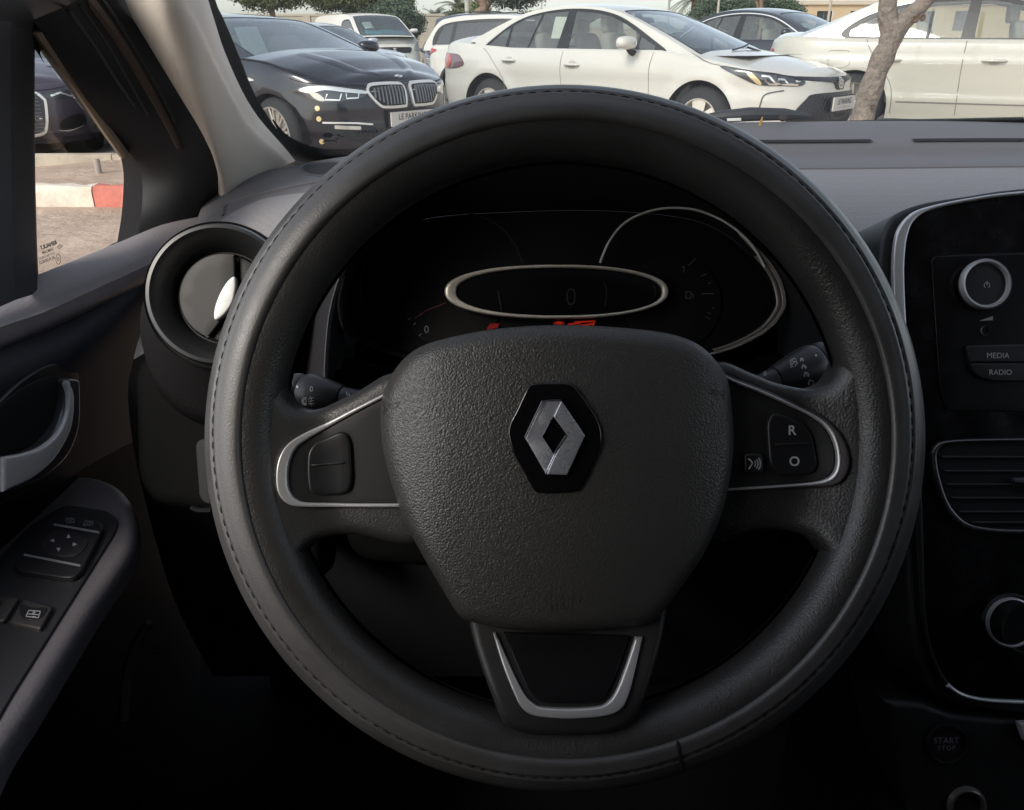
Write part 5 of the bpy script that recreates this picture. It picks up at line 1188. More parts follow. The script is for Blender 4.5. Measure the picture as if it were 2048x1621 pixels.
# ---------------------------------------------------------------- stalks
def axis_obj(name, prof, a, b, m, parent=None, n=40, sy=1.0):
    """lathe along the axis a -> b (world); prof: (radius, distance along)"""
    a, b = Vector(a), Vector(b); z = (b - a).normalized(); x = z.cross(Vector(cF)).normalized(); y = z.cross(x)
    M = Matrix(((x.x, y.x * sy, z.x, a.x), (x.y, y.y * sy, z.y, a.y), (x.z, y.z * sy, z.z, a.z), (0, 0, 0, 1)))
    q = MB(); q.lathe([(r, h) for r, h in prof], n); V = [M @ Vector(v) for v in q.v]
    return mkmesh(name, V, q.f, m, parent)
STK = mat('stalk_black', (.022, .022, .025), .42)
def stalk(name, label, A, B, dA, dB, segs, base=None):
    a, b = PD(*A, dA), PD(*B, dB); Lx = float(np.linalg.norm(b - a)); k = .5 / FPX; out = []
    root = bpy.data.objects.new(name, None); link(root); root.location = a; tag(root, label, 'control stalk'); bpy.context.view_layer.update()
    for nm, pr in segs:
        o = axis_obj(nm, [(r * k, t * Lx) for r, t in pr], a, b, STK); sharp(o, 40); adopt(o, root); out.append(o)
    return root, out
ls, lo_ = stalk('light_stalk', 'black light-switch stalk sticking out to the left behind the wheel', (735, 803), (571, 780), .485, .505,
    [('stem', [(0.1, 0), (19, 0), (22, .28), (0.1, .285)]), ('body', [(.1, .29), (24, .29), (26, .32), (33, .48), (38, .62), (39, .70), (36, .755), (.1, .76)]), ('knob', [(.1, .765), (34, .77), (36.5, .79), (37, .86), (35.5, .895), (.1, .9)]), ('end_cap', [(.1, .905), (34, .905), (34.5, .93), (31, .985), (24, 1.02), (12, 1.035), (.1, 1.04)])])
fog = [[(612, 795), (606, 803), (612, 811)], list(circ(612, 803, 8, 8, 8, 90, 270)), [(612, 795), (612, 811)], [(617, 798), (627, 796)], [(617, 803), (627, 802)], [(617, 808), (627, 808)], [(621, 793), (623, 800), (621, 806), (623, 812)]]
printed('symbols', merge2d([ptext('0', 623, 779, 15, weight=.2), pstroke(fog, 1.4), (circ(594.5, 774, 2.4, 2.8, 12), [tuple(range(12))[::-1]]), pstroke([[(573, 766), (573.5, 769)], [(693, 785), (694.5, 791)], [(697.5, 786), (699, 792)]], 2)]), lo_, PRINT, ls, .0005)
wsx, wo_ = stalk('wiper_stalk', 'black wiper-control stalk pointing up to the right behind the wheel', (1490, 782), (1660, 718), .485, .505,
    [('stem', [(.1, 0), (20, .0), (24, .33), (.1, .335)]), ('body', [(.1, .34), (26, .34), (28, .38), (37, .56), (42, .70), (43, .78), (40, .815), (.1, .82)]), ('knob', [(.1, .825), (39, .83), (41, .85), (40.5, .92), (39, .94), (.1, .945)]), ('end_cap', [(.1, .95), (37, .95), (37, .97), (34, 1.01), (26, 1.04), (.1, 1.055)])])
drops = []
for (cx_, cy_, s) in ((1604, 720.5, 3.6), (1608, 735, 4.8), (1613, 751, 5.6), (1622, 767, 6.4)):
    drops.append([(cx_ - s * .5, cy_ - s * 1.15)] + list(circ(cx_, cy_, s * .85, s * .9, 10, -215, 35)) + [(cx_ - s * .5, cy_ - s * 1.15)])
wsym = [list(circ(1588, 728, 7, 5, 6, 150, 360)), [(1582, 731), (1593, 722)], [(1584, 721), (1588, 717), (1592, 719)], [(1580, 724), (1583, 719)], [(1581, 735), (1586, 733)], [(1590, 733), (1593, 728)]]
printed('symbols', merge2d([pstroke(drops, 1.6), pstroke(wsym, 1.3), ptext('0', 1530, 748, 13, rot=-.2), (circ(1632, 711, 2.1, 2.6, 12), [tuple(range(12))[::-1]]), pstroke([[(1659, 722), (1661, 731)]], 2)]), wo_, PRINT, wsx, .0005)

# ---------------------------------------------------------------- dashboard
db = empty('dashboard', (.37, .8, .9), 0, 'grey grained dashboard behind the steering wheel with a black centre panel', 'dashboard'); bpy.context.view_layer.update()
def D(o): return adopt(o, db)
secs = {-.35: [(1.02, .900), (.99, .928), (.95, .926), (.90, .90), (.84, .87), (.78, .85), (.72, .83), (.69, .81), (.665, .78), (.655, .70), (.67, .55), (.72, .40)],
    -.285: [(1.04, .905), (1.0, .935), (.95, .938), (.90, .932), (.84, .918), (.78, .895), (.72, .872), (.68, .845), (.655, .80), (.655, .70), (.67, .55), (.72, .40)],
    -.20: [(1.08, .92), (1.02, .948), (.95, .950), (.89, .946), (.82, .940), (.76, .928), (.70, .906), (.66, .87), (.645, .80), (.645, .70), (.66, .55), (.72, .40)],
    .05: [(1.16, .95), (1.055, .978), (.93, .972), (.888, .964), (.82, .958), (.75, .943), (.69, .915), (.65, .87), (.635, .80), (.635, .70), (.65, .55), (.72, .40)],
    .32: [(1.17, .955), (1.065, .984), (.928, .975), (.886, .966), (.82, .962), (.742, .946), (.675, .916), (.632, .87), (.61, .80), (.61, .70), (.63, .55), (.72, .40)],
    .70: [(1.16, .953), (1.058, .982), (.925, .975), (.884, .966), (.82, .962), (.742, .946), (.675, .916), (.632, .87), (.61, .80), (.61, .70), (.63, .55), (.72, .40)],
    1.12: [(1.02, .92), (.99, .95), (.92, .95), (.88, .945), (.82, .935), (.742, .92), (.675, .90), (.632, .86), (.61, .80), (.61, .70), (.63, .55), (.72, .40)]}
xs = sorted(secs); A0 = np.array([[(x, p[0], p[1]) for p in secs[x]] for x in xs])
A1 = np.stack([spline(A0[:, j], 10) for j in range(A0.shape[1])], 1)       # along x
def sub(i0, i1, n=6): return np.array([spline(r, n) for r in A1])[:, i0 * n:i1 * n + 1]
D(grid_mesh('rear_shelf', sub(0, 2), DASHP, flip=False)); lowg = sub(4, 7)
st = sub(2, 4).copy(); D(grid_mesh('front_ledge', st, DASHP))
D(grid_mesh('upper_pad', lowg, DASH)); D(grid_mesh('lower_face', sub(7, 11), DARKP))
# slot between shelf and ledge
def dsurf(x, i, n=6):
    return np.array([np.interp(x, A1[:, 0, 0], A1[:, int(i), k]) for k in range(3)])
def along(i, xs_, dz=0.0, dy=0.0): return [tuple(dsurf(x, i) + np.array([0, dy, dz])) for x in xs_]
q = MB()
for x0, x1 in ((.02, .398), (.443, 1.05)):
    X_ = np.linspace(x0, x1, 16); n_ = len(q.v); A_ = along(2, X_, .0012, -.0065); B_ = along(2, X_, .0024, .0045); 
    q.v += [tuple(p) for p in A_] + [tuple(p) for p in B_]; q.f += [(n_ + i, n_ + i + 1, n_ + 17 + i, n_ + 16 + i) for i in range(15)]
D(q.build('defrost_slot', SEAMI, smooth=False))
q = MB(); X_ = np.linspace(-.1, 1.05, 40); q.tube([tuple(dsurf(x, 4) + np.array([0, 0, .0000])) for x in X_], .0012, 8); D(q.build('pad_border', DASHP))
# speaker grille on the shelf corner
dsh = [o for o in bpy.data.objects if o.name.startswith(('rear_shelf', 'front_ledge', 'upper_pad'))]
cgr = circ(655, 338, 52, 14, 40)
sp = printed('speaker_grille', fill2d(cgr, step=8), dsh, MATB, db, .0016)
def onto(objs, pl, lift=.001):
    T = bvh_of(objs); out = []
    for p in pl:
        r = Vector(ray(p[0], p[1])).normalized(); h = T.ray_cast(Vector(CAM), r); out.append(tuple((h[0] if h[0] is not None else Vector(PD(p[0], p[1], .85))) - r * lift))
    return out
printed('speaker_rib', pstroke([[(655 + 50 * t - 3 * math.sqrt(1 - t * t), 338 + 13.5 * math.sqrt(1 - t * t)), (655 + 50 * t + 6 * math.sqrt(1 - t * t), 338 - 13.5 * math.sqrt(1 - t * t))] for t in np.linspace(-.97, .97, 30)], 1.5), dsh, DASHP, sp, .0026)
q = MB(); q.ring(onto(dsh, circ(655, 338, 55, 15.5, 48)), .0009, 6); adopt(q.build('speaker_rim', DASHP), sp)
q = MB(); P = onto(dsh, spline([(447, 432), (452, 412), (480, 398), (560, 380), (640, 364), (760, 340)], 8), .0004); q.tube(P, .0022, 8); D(q.build('pad_border', DASHP))
# raised border along the left end of the dash
# ---- instrument binnacle
FD = .62; C0, CL = cframe(1124, 600, FD)
lip = [(648, 790), (650, 720), (657, 640), (672, 575), (700, 505), (750, 430), (830, 352), (950, 288), (1128, 262), (1290, 280), (1430, 335), (1530, 410), (1606, 510), (1650, 610), (1672, 700), (1680, 790)]
lipS = spline(lip, 6)
def ppt(pl, d): return np.array([PD(p[0], p[1], d) for p in pl])
face = spline([(672, 740), (676, 690), (672, 640), (676, 590), (692, 545), (730, 482), (790, 436), (880, 418), (1000, 410), (1128, 406), (1250, 402), (1360, 406), (1452, 434), (1524, 494), (1580, 598), (1594, 740)], 6)
dfun = np.concatenate([np.linspace(.555, .53, 30), np.full(len(lipS) - 60, .53), np.linspace(.53, .555, 30)])
lipP = np.array([PD(p[0], p[1], d) for p, d in zip(lipS, dfun)]); faceP = ppt(face, .608)
out = []
cen = np.array([1124., 640.])
for k, (s, d) in enumerate([(1.0, 0), (.994, .004), (1.006, .009)]): pass
lip2 = np.array([PD(*(cen + (p - cen) * .985), d + .004) for p, d in zip(lipS, dfun)]); lipo = np.array([PD(*(cen + (p - cen) * 1.004), d + .005) for p, d in zip(lipS, dfun)])
back = np.array([PD(*(cen + (p - cen) * np.array([1.10, 1.04])), .69) for p in lipS])
bk0 = ppt([np.array([1122., 585.]) + (np.array(p) - np.array([1122., 585.])) * .92 for p in face], .640)
D(grid_mesh('binnacle_hood', np.stack([bk0, faceP, (faceP + lip2) / 2, lip2]), mat('binnacle_black', (.006, .0065, .008), .65, bump=('leather', 700, .2, .0005)), flip=False))
D(grid_mesh('binnacle_edge', np.stack([lip2, lipP, lipo]), mat('binnacle_edge', (.055, .053, .057), .5)))
D(grid_mesh('binnacle_side', np.stack([lipo, (lipo * .6 + back * .4), back]), mat('binnacle_side', (.022, .021, .023), .6, spec=.2, bump=('leather', 480, .35, .0006)), flip=False))
ic = bpy.data.objects.new('instrument_cluster', None); link(ic); ic.matrix_world = C0; adopt(ic, db)
def I(name, poly, h, r, dep, m, step=.01, par=ic): return pad(name, CL(poly, h if not callable(h) else 0), h, r, dep, m, par, None, step=step)
clus = spline([(676, 612), (684, 655), (716, 684), (766, 704), (860, 730), (1000, 745), (1124, 748), (1280, 742), (1400, 712), (1470, 692), (1530, 660), (1560, 625), (1566, 598), (1552, 552), (1520, 510), (1480, 470), (1420, 436), (1350, 420), (1240, 410), (1128, 408), (1010, 412), (900, 418), (810, 432), (760, 452), (716, 498), (686, 558)], 5, True)
cc = np.array([1122., 585.])
inner = cc + (clus - cc) * np.array([.957, .925])
def band(name, A, B, ha, hb, m, par=ic):
    a = CL(A, ha); b = CL(B, hb); G = np.stack([np.column_stack([a, np.full(len(a), ha)]), np.column_stack([(a + b) / 2, np.full(len(a), (ha + hb) / 2 + .002)]), np.column_stack([b, np.full(len(b), hb)])]); o = grid_mesh(name, G, m, par, closed_v=True); return o
I('dial_plate', inner, .0, .0005, .004, mat('dial_black', (.0022, .0025, .003), .75, spec=.2), .02)
band('bezel', clus, inner, .010, .001, mat('bezel_gloss', (.012, .012, .013), .25, spec=.3))
for pl, w in (([(1478, 468), (1520, 508), (1553, 552), (1567, 598), (1560, 627), (1530, 661), (1470, 693), (1412, 711)], .0022), ([(754, 455), (728, 484), (704, 520)], .0009), ([(690, 548), (680, 580), (675, 612), (680, 640), (686, 658)], .0010)):
    P = CL(spline(pl, 6), .0108); n_ = len(P); q = MB(); q.tube([(p[0], p[1], .0108) for p in P], list(w * np.clip(np.sin(np.linspace(.12, math.pi - .12, n_)) * 1.8, .15, 1)), 6); q.build('bezel_rim', mat('bezel_chrome', (.42, .39, .35), .3, .4), ic)  # pale pieces only where the bezel's chrome edge glints
def arc_line(name, pts, r, m, h=.0138, par=ic):
    q = MB(); P = CL(spline(pts, 8), h); q.tube([(p[0], p[1], h) for p in P], r, 6); return q.build(name, m, par)
arc_line('dial_ring', [(1200, 526), (1216, 488), (1240, 455), (1270, 434), (1310, 420), (1350, 416), (1390, 420), (1430, 434), (1470, 458), (1505, 492), (1530, 535)], .0009, mat('ring_grey', (.78, .76, .72), .35, .2))
arc_line('dial_ring', [(1045, 526), (1028, 488), (1000, 455), (960, 434), (920, 424), (880, 424), (830, 436), (780, 462), (742, 505), (722, 560), (725, 610)], .0007, mat('ring_dark', (.035, .036, .04), .4, .7))
for (cx_, cy_, r_) in ((1345, 605, 98), (905, 605, 98)):
    I('dial_face', circ(cx_, cy_, r_, r_ * .98, 48), .0014, .0004, .001, mat('dial_face', (.004, .0032, .0034), .7, spec=.2), .02)
ecx, ecy = 1113, 583
eo = np.array([(ecx + 224 * math.copysign(abs(math.cos(a)) ** .88, math.cos(a)), ecy + 53.5 * math.copysign(abs(math.sin(a)) ** .88, math.sin(a))) for a in np.linspace(0, 2 * math.pi, 97)[:-1]]); ei = np.array([(ecx + 3 + 210 * math.copysign(abs(math.cos(a)) ** .88, math.cos(a)) * (.975 if math.cos(a) < 0 else 1.0), ecy + 48 * math.copysign(abs(math.sin(a)) ** .88, math.sin(a))) for a in np.linspace(0, 2 * math.pi, 97)[:-1]])
ring_h = .0125
def ringpad(name, A, B, h, m, par):
    a = CL(A, h); b = CL(B, h); Z = lambda P, z: np.column_stack([P, np.full(len(P), z)]); mid = (a + b) / 2
    return grid_mesh(name, np.stack([Z(a, h - .008), Z(a, h - .0006), Z(a * .85 + b * .15, h), Z(b * .85 + a * .15, h), Z(b, h - .0012), Z(b, h - .006)]), m, par, closed_v=True)
dsp = I('display', ei, ring_h - .004, .0003, .004, mat('display_black', (.004, .004, .005), .18), .02)
ringpad('display_ring', eo, ei, ring_h, mat('display_silver', (.68, .63, .54), .30, .35), dsp)
rs_ = [k for k in range(len(clus)) if clus[k][0] > 1425 and 505 < clus[k][1] < 706]
if rs_:
    rs_ = sorted(rs_, key=lambda k: (k - rs_[0]) % len(clus)); A3 = clus[rs_]; B3 = cc + (A3 - cc) * np.array([.972, .955]); a3 = CL(A3, .0125); b3 = CL(B3, .0125)
    brk = [k for k in range(1, len(rs_)) if rs_[k] - rs_[k - 1] != 1]
    if brk: a3 = np.roll(a3, -brk[0], 0); b3 = np.roll(b3, -brk[0], 0)
    grid_mesh('bezel_highlight', np.stack([np.column_stack([a3, np.full(len(a3), .0112)]), np.column_stack([(a3 + b3) / 2, np.full(len(a3), .0130)]), np.column_stack([b3, np.full(len(a3), .0112)])]), mat('bezel_lit', (.20, .18, .155), .32, .3), ic)  # highlight on the bezel's right side, painted as a paler strip
# markings on the dials
tk = [[(1377, 546), (1366, 557)], [(1392, 517), (1376, 532)], [(1402, 553), (1413, 548)], [(1417, 567), (1422, 566)], [(1403, 588), (1428, 588)], [(1424, 617), (1429, 616)], [(1414, 625), (1421, 628)], [(1411, 634), (1420, 638)], [(1364, 535), (1369, 534), (1367, 545)]]
tk = [t for t in tk[1:]]
fuel = [[(1372, 584), (1372, 597), (1382, 597), (1382, 584), (1372, 584)], [(1382, 588), (1387, 590), (1387, 596)]]
dpl = [o for o in ic.children if o.name.startswith('dial_face')]
def flat_print(name, VF, h, m, par):
    V, F = VF; P = CL(V, h); return mkmesh(name, np.column_stack([P, np.full(len(P), h)]), F, m, par, smooth=False)
flat_print('scale_marks', merge2d([pstroke(tk, 1.3), pstroke(fuel, 1.3)]), .0021, mat('dial_print', (.14, .14, .145), .5), dpl[0])
lt = [[(839, 632), (852, 622)], [(852, 622), (892, 606)], [(838, 672), (843, 668)], [(816, 640), (820, 637)], [(827, 650), (831, 647)]]
flat_print('scale_marks', merge2d([pstroke([lt[0]] + lt[2:], 1.2), ptext('0', 853, 660, 21, weight=-.2)]), .0021, mat('dial_print_light', (.30, .30, .31), .5), dpl[1])
flat_print('needle', pstroke([lt[1], [(830, 637), (852, 622)]], 2.0), .0024, mat('needle_red', (.10, .012, .018), .5), dpl[1])
flat_print('digit', merge2d([ptext('0', 1142, 596, 52, sx=.9, weight=-.5)]), ring_h - .0036, mat('lcd_ghost', (.016, .017, .018), .4), dsp)
flat_print('display_edges', pstroke([spline([(1209, 566), (1213, 585), (1211, 612)], 4), spline([(1307, 572), (1311, 583), (1308, 596)], 4), spline([(996, 582), (999, 600), (1003, 620)], 4)], 1.0), ring_h - .0036, mat('lcd_edge', (.05, .05, .052), .4), dsp)
# red warning lamps under the display
REDE = mat('warning_red', (.12, .006, .004), .4, emis=(1.0, .045, .015), estr=.12); REDE2 = mat('warning_red_dim', (.05, .003, .003), .4, emis=(1.0, .02, .02), estr=.05)
flat_print('warning_lamp', merge2d([pstroke([[(1137, 649), (1160, 647)], [(1150, 645), (1185, 643)], [(1158, 652), (1187, 648)], [(1189, 642), (1186, 652)]], 3.2), (circ(1118, 646, 8, 3, 12), [tuple(range(12))[::-1]])]), .0030, REDE, ic)
flat_print('warning_lamp', merge2d([pstroke([[(976, 658), (982, 650), (996, 650)], [(980, 656), (994, 654)]], 5)]), .0030, REDE2, ic)
flat_print('warning_lamp', merge2d([(circ(1118, 647, 12, 4, 16), [tuple(range(16))[::-1]])]), .0028, REDE2, ic)
# column shroud
q = MB()
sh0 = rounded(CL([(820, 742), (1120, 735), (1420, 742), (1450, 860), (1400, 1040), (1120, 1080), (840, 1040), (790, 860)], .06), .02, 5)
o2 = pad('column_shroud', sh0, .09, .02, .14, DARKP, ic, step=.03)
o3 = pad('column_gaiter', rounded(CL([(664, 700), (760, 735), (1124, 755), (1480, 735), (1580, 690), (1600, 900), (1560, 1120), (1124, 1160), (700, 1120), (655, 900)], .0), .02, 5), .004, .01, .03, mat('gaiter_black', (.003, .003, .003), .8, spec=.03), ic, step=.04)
# ---------------------------------------------------------------- left round vent
V0, VL = cframe(442, 591, .60); kv = .60 / FPX
rotv = Matrix.Rotation(math.radians(7), 4, 'Y')
av = bpy.data.objects.new('air_vent', None); link(av); av.matrix_world = V0 @ rotv; adopt(av, db)
q = MB(); q.lathe([(.058, -.055), (.057, -.02), (.0562, -.006), (.0555, .000), (.0545, -.002), (.0535, -.0015), (.053, .0045), (.0515, .008), (.049, .0085), (.046, .005), (.0415, -.006), (.037, -.014), (.0355, -.017), (.0345, -.017), (.034, -.024)], 72); q.build('vent_ring', mat('vent_plastic', (.019, .019, .020), .36), av, auto=28)
def vdisc(a0, a1, z, m, name): 
    r = .0335; pl = [(r * math.cos(t), r * math.sin(t)) for t in np.linspace(a0, a1, 40)]; return pl
split = [(.0085, .0325), (.0085, .012), (.002, -.012), (-.0115, -.0315)]
lf = [(.0335 * math.cos(t), .0335 * math.sin(t)) for t in np.linspace(math.atan2(.0325, .0080), math.radians(250), 40)] + [(x - .0008, y) for x, y in spline(split, 5)[::-1]]
rf_ = [(x + .0012, y) for x, y in spline(split, 5)] + [(.0335 * math.cos(t), .0335 * math.sin(t)) for t in np.linspace(math.radians(-108), math.atan2(.0322, .011), 40)]
pad('vent_flap', lf, lambda x, y: -.0095 + .05 * (x + .01), .0012, .006, mat('vent_flap', (.026, .025, .023), .42, spec=.4), av, step=.008); pad('vent_flap', rf_, lambda x, y: -.0150 + 0 * x, .0012, .004, MATS['vent_flap'], av, step=.008)
q = MB(); q.lathe([(.0345, -.024), (.001, -.024)], 48); q.build('vent_throat', SEAMI, av)
bl_ = [(.0088, .0150), (.0098, .0080), (.0075, -.004), (.0025, -.0125), (-.0035, -.0178), (-.0062, -.0165), (-.0055, -.008), (-.0015, .003), (.004, .0118)]
pad('vent_blade', spline(bl_, 5, True), lambda x, y: -.004 + .0 * x, .0016, .008, mat('blade_silver', (.85, .84, .80), .35, .25), av, step=.004)
q = MB(); cyl = []
for z, r, oy, ox in ((-.062, .060, -.040, -.004), (-.055, .068, -.034, -.006), (-.040, .068, -.020, -.005), (-.022, .0605, -.008, -.002), (-.008, .0555, -.002, -.001), (-.003, .054, 0, 0)): cyl.append([(ox + r * .97 * math.cos(t), oy + r * math.sin(t), z) for t in np.linspace(0, 2 * math.pi, 65)[:-1]])
grid_mesh('vent_pod', np.array(cyl), mat('pod_weave', (.014, .0135, .014), .6, spec=.12, bump=('weave', 330, .35, .0008)), av, closed_v=True)
# lower left panel with its recess
F0, FLx = cframe(360, 900, .66)
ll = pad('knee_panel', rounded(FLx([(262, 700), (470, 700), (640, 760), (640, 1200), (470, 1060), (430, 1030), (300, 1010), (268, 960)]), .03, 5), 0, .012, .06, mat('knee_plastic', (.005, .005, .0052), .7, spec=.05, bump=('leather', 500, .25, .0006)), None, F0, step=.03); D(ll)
o = pad('panel_recess', rounded(FLx([(392, 890), (402, 878), (470, 880), (470, 1008), (412, 1008), (400, 995)]), .006, 3), .0015, .001, .004, MATB, None, F0, step=.03); adopt(o, ll)
q = MB(); P = FLx(spline([(385, 1014), (400, 1020), (425, 1020)], 4)); q.tube([(p[0], p[1], .003) for p in P], .0022, 6); o = q.build('panel_lip', DARKP); o.matrix_world = F0; adopt(o, ll)
# small grey lever under the right spoke
F1, FL1 = cframe(1440, 1065, .50)
o = pad('tilt_lever', FL1(rounded([(1420, 1058), (1462, 1056), (1462, 1072), (1450, 1084), (1424, 1076)], 6, 3)), 0, .001, .01, mat('lever_grey', (.13, .13, .14), .5), None, F1); D(o)
# ---------------------------------------------------------------- centre console
KD = .60; K0, KL = cframe(1985, 700, KD)
cc_ = bpy.data.objects.new('centre_console', None); link(cc_); cc_.matrix_world = K0
tag(cc_, 'black gloss centre console edged in silver, with radio, knobs and air vent', 'console')
def Kp(name, poly, h, r, dep, m, par=cc_, step=.012): return pad(name, KL(poly, h if not callable(h) else 0), h, r, dep, m, par, None, step=step)
XR = 2260
hou = spline([(XR, 366), (2048, 376), (1931, 392), (1852, 405), (1803, 422), (1779, 441), (1764, 474), (1759, 512), (1759, 560), (1772, 700), (1800, 900), (1815, 1150), (1828, 1290), (1850, 1350), (1890, 1400), (2048, 1430), (XR, 1434)], 5)
Kp('housing', hou, -.004, .004, .07, mat('console_housing', (.024, .025, .028), .5))
co = spline([(XR, 372), (2048, 382), (1933, 397), (1847, 416), (1817, 433), (1798, 458), (1790, 490), (1787, 536), (1789, 604), (1797, 700), (1815, 830), (1828, 1000), (1840, 1200), (1850, 1280), (1868, 1335), (1900, 1380), (1950, 1402), (2048, 1410), (XR, 1414)], 6)
ci = spline([(XR, 379), (2048, 389), (1944, 402), (1863, 420), (1830, 441), (1817, 469), (1812, 501), (1810, 540), (1812, 604), (1818, 700), (1834, 830), (1846, 1000), (1852, 1200), (1861, 1276), (1878, 1330), (1906, 1374), (1954, 1396), (2048, 1403), (XR, 1407)], 6)
Kp('dark_edge', ringpoly(co, ci), .0045, .0016, .012, mat('console_edge_dark', (.012, .012, .013), .35), step=.008)
SLV = mat('console_silver', (.70, .70, .72), .30, .5)
k1 = [k for k in range(len(co)) if co[k][1] < 720]; k2 = [k for k in range(len(co)) if co[k][1] > 1372]
for kk_ in (k1, k2): Kp('silver_edge', ringpoly(co[kk_], ci[kk_]), .006, .0016, .004, SLV, step=.008)
fa = Kp('fascia', ci, .003, .0006, .01, mat('console_black', (.004, .004, .005), .24, rvar=.10, vscale=35))
def groove(pts, w, name='panel_line', par=fa, m=None): return flat_k(name, pstroke([p for p in pts], w), .0034, m or mat('fascia_line', (.05, .05, .055), .3), par)
def flat_k(name, VF, h, m, par):
    V, F = VF; P = KL(V, h); o = mkmesh(name, np.column_stack([P, np.full(len(P), h)]), F, m, par, smooth=False); return o
ra = Kp('radio_panel', rounded([(1863, 522), (1870, 513), (XR, 503), (XR, 826), (1892, 822), (1880, 780)], [4, 4, 1, 1, 8, 8], 4), .0042, .0005, .002, mat('radio_black', (.0055, .0055, .0065), .26), par=fa)
groove([spline([(1864, 560), (1864, 530), (1868, 518), (1880, 514), (1960, 509), (XR, 503)], 5), spline([(1866, 560), (1874, 660), (1880, 745)], 5)], 1.2)
# volume knob
def lathe_at(name, px, py, h, prof, m, par, n=48, tiltx=0.0):
    q = MB(); P = KL([(px, py)], h)[0]; q.lathe([(r, z + h) for r, z in prof], n, 'z', (P[0], P[1], 0)); return q.build(name, m, par, auto=35)
kk = KD / FPX
vk = lathe_at('volume_knob', 1966, 571, .004, [(50 * kk, 0), (49.5 * kk, .004), (48.5 * kk, .0062)], mat('knob_body', (.10, .10, .105), .35, .6), cc_, 64)
q = MB(); P0_ = KL([(1966, 571)], .004)[0]
for i in range(72):
    a = 2 * math.pi * i / 72; c, s = math.cos(a), math.sin(a); q.tube([(P0_[0] + 50 * kk * c, P0_[1] + 50 * kk * s, .0045), (P0_[0] + 49 * kk * c, P0_[1] + 49 * kk * s, .0098)], .0004, 4)
q.build('knurling', mat('knurl', (.35, .35, .36), .3, .8), vk)
lathe_at('knob_ring', 1972, 568, .0112, [(49 * kk, -.003), (49.5 * kk, 0), (47 * kk, .0018), (43 * kk, .0016), (41 * kk, -.0015)], mat('console_silver', (.70, .70, .72), .30, .5), vk)
fc = lathe_at('knob_face', 1972, 568, .0098, [(41.5 * kk, 0), (20 * kk, .0003), (.0001, .0004)], mat('knob_face', (.016, .015, .016), .45), vk)
pw = [list(circ(1974, 571, 5.5, 5.5, 12, -50, 230)), [(1974, 563), (1974, 571)]]; pw[0] = [(x, 2 * 571 - y) for x, y in pw[0]]
flat_k('power_symbol', pstroke(pw, 1.5), .0106, PRINT, fc)
flat_k('volume_symbol', (np.array([(1959, 642), (1986, 641), (1986, 632.5)]), [(0, 1, 2)]), .0046, mat('symbol_warm', (.42, .41, .34), .5), ra)
lathe_at('jack_socket', 1970, 662, .0044, [(11 * kk, 0), (10 * kk, .0008), (7.5 * kk, .0006), (6.5 * kk, -.002), (.0001, -.003)], mat('jack', (.020, .021, .023), .3), ra, 28)
b1_ = Kp('media_button', rounded([(1934, 692), (XR, 684), (XR, 725), (1940, 725)], [8, 1, 1, 2], 4), .0075, .0010, .004, mat('key_black', (.022, .021, .022), .32), par=ra)
b2_ = Kp('radio_button', rounded([(1940, 727), (XR, 727), (XR, 768), (1990, 763), (1962, 757), (1946, 744)], [2, 1, 1, 10, 12, 8], 4), .0075, .0010, .004, MATS['key_black'], par=ra)
flat_k('lettering', ptext('MEDIA', 1996, 712, 15.5), .0081, PRINT, b1_); flat_k('lettering', ptext('RADIO', 2001, 745.5, 15), .0081, PRINT, b2_)
# middle vent
vo_ = spline([(XR, 873), (2048, 877), (1940, 879), (1890, 883), (1872, 893), (1865, 912), (1870, 950), (1885, 1000), (1905, 1035), (1935, 1057), (1980, 1066), (2048, 1069), (XR, 1071)], 5)
vi_ = spline([(XR, 880), (2048, 883), (1944, 885), (1897, 889), (1881, 898), (1875, 914), (1880, 950), (1895, 998), (1914, 1028), (1940, 1048), (1982, 1057), (2048, 1060), (XR, 1062)], 5)
mv = Kp('air_vent', ringpoly(vo_, vi_), .0068, .0014, .006, mat('vent_trim', (.17, .16, .165), .25, .8))
Kp('vent_opening', vi_, .0034, .0003, .002, SEAMI, par=mv)
for i, y in enumerate((915, 943, 970, 997, 1025, 1046)):
    x0 = (1884, 1888, 1894, 1904, 1920, 1945)[i]; Kp('vent_slat', [(x0, y - 2.2), (XR, y - 2.2), (XR, y + 2.2), (x0 + 3, y + 2.2)], .0055, .0006, .003, mat('vent_slat', (.030, .029, .030), .3), par=mv, step=.05)
Kp('vent_tab', rounded([(2030, 957), (2110, 957), (2110, 968), (2030, 968)], 5, 3), .0095, .001, .005, mat('vent_tab', (.07, .07, .075), .35), par=mv)
# climate knob
ck = lathe_at('climate_knob', 2022, 1247, .003, [(60 * kk, 0), (56 * kk, .003), (50 * kk, .003), (49 * kk, .016), (46 * kk, .018), (44 * kk, .018), (42 * kk, .016), (.0001, .0165)], mat('knob_black', (.012, .012, .013), .28), cc_, 64)
lathe_at('knob_ring', 2024, 1246, .0215, [(48 * kk, -.002), (47.5 * kk, .0008), (45 * kk, .0012), (43.5 * kk, -.001)], mat('console_silver', (.70, .70, .72), .30, .5), ck, 64)
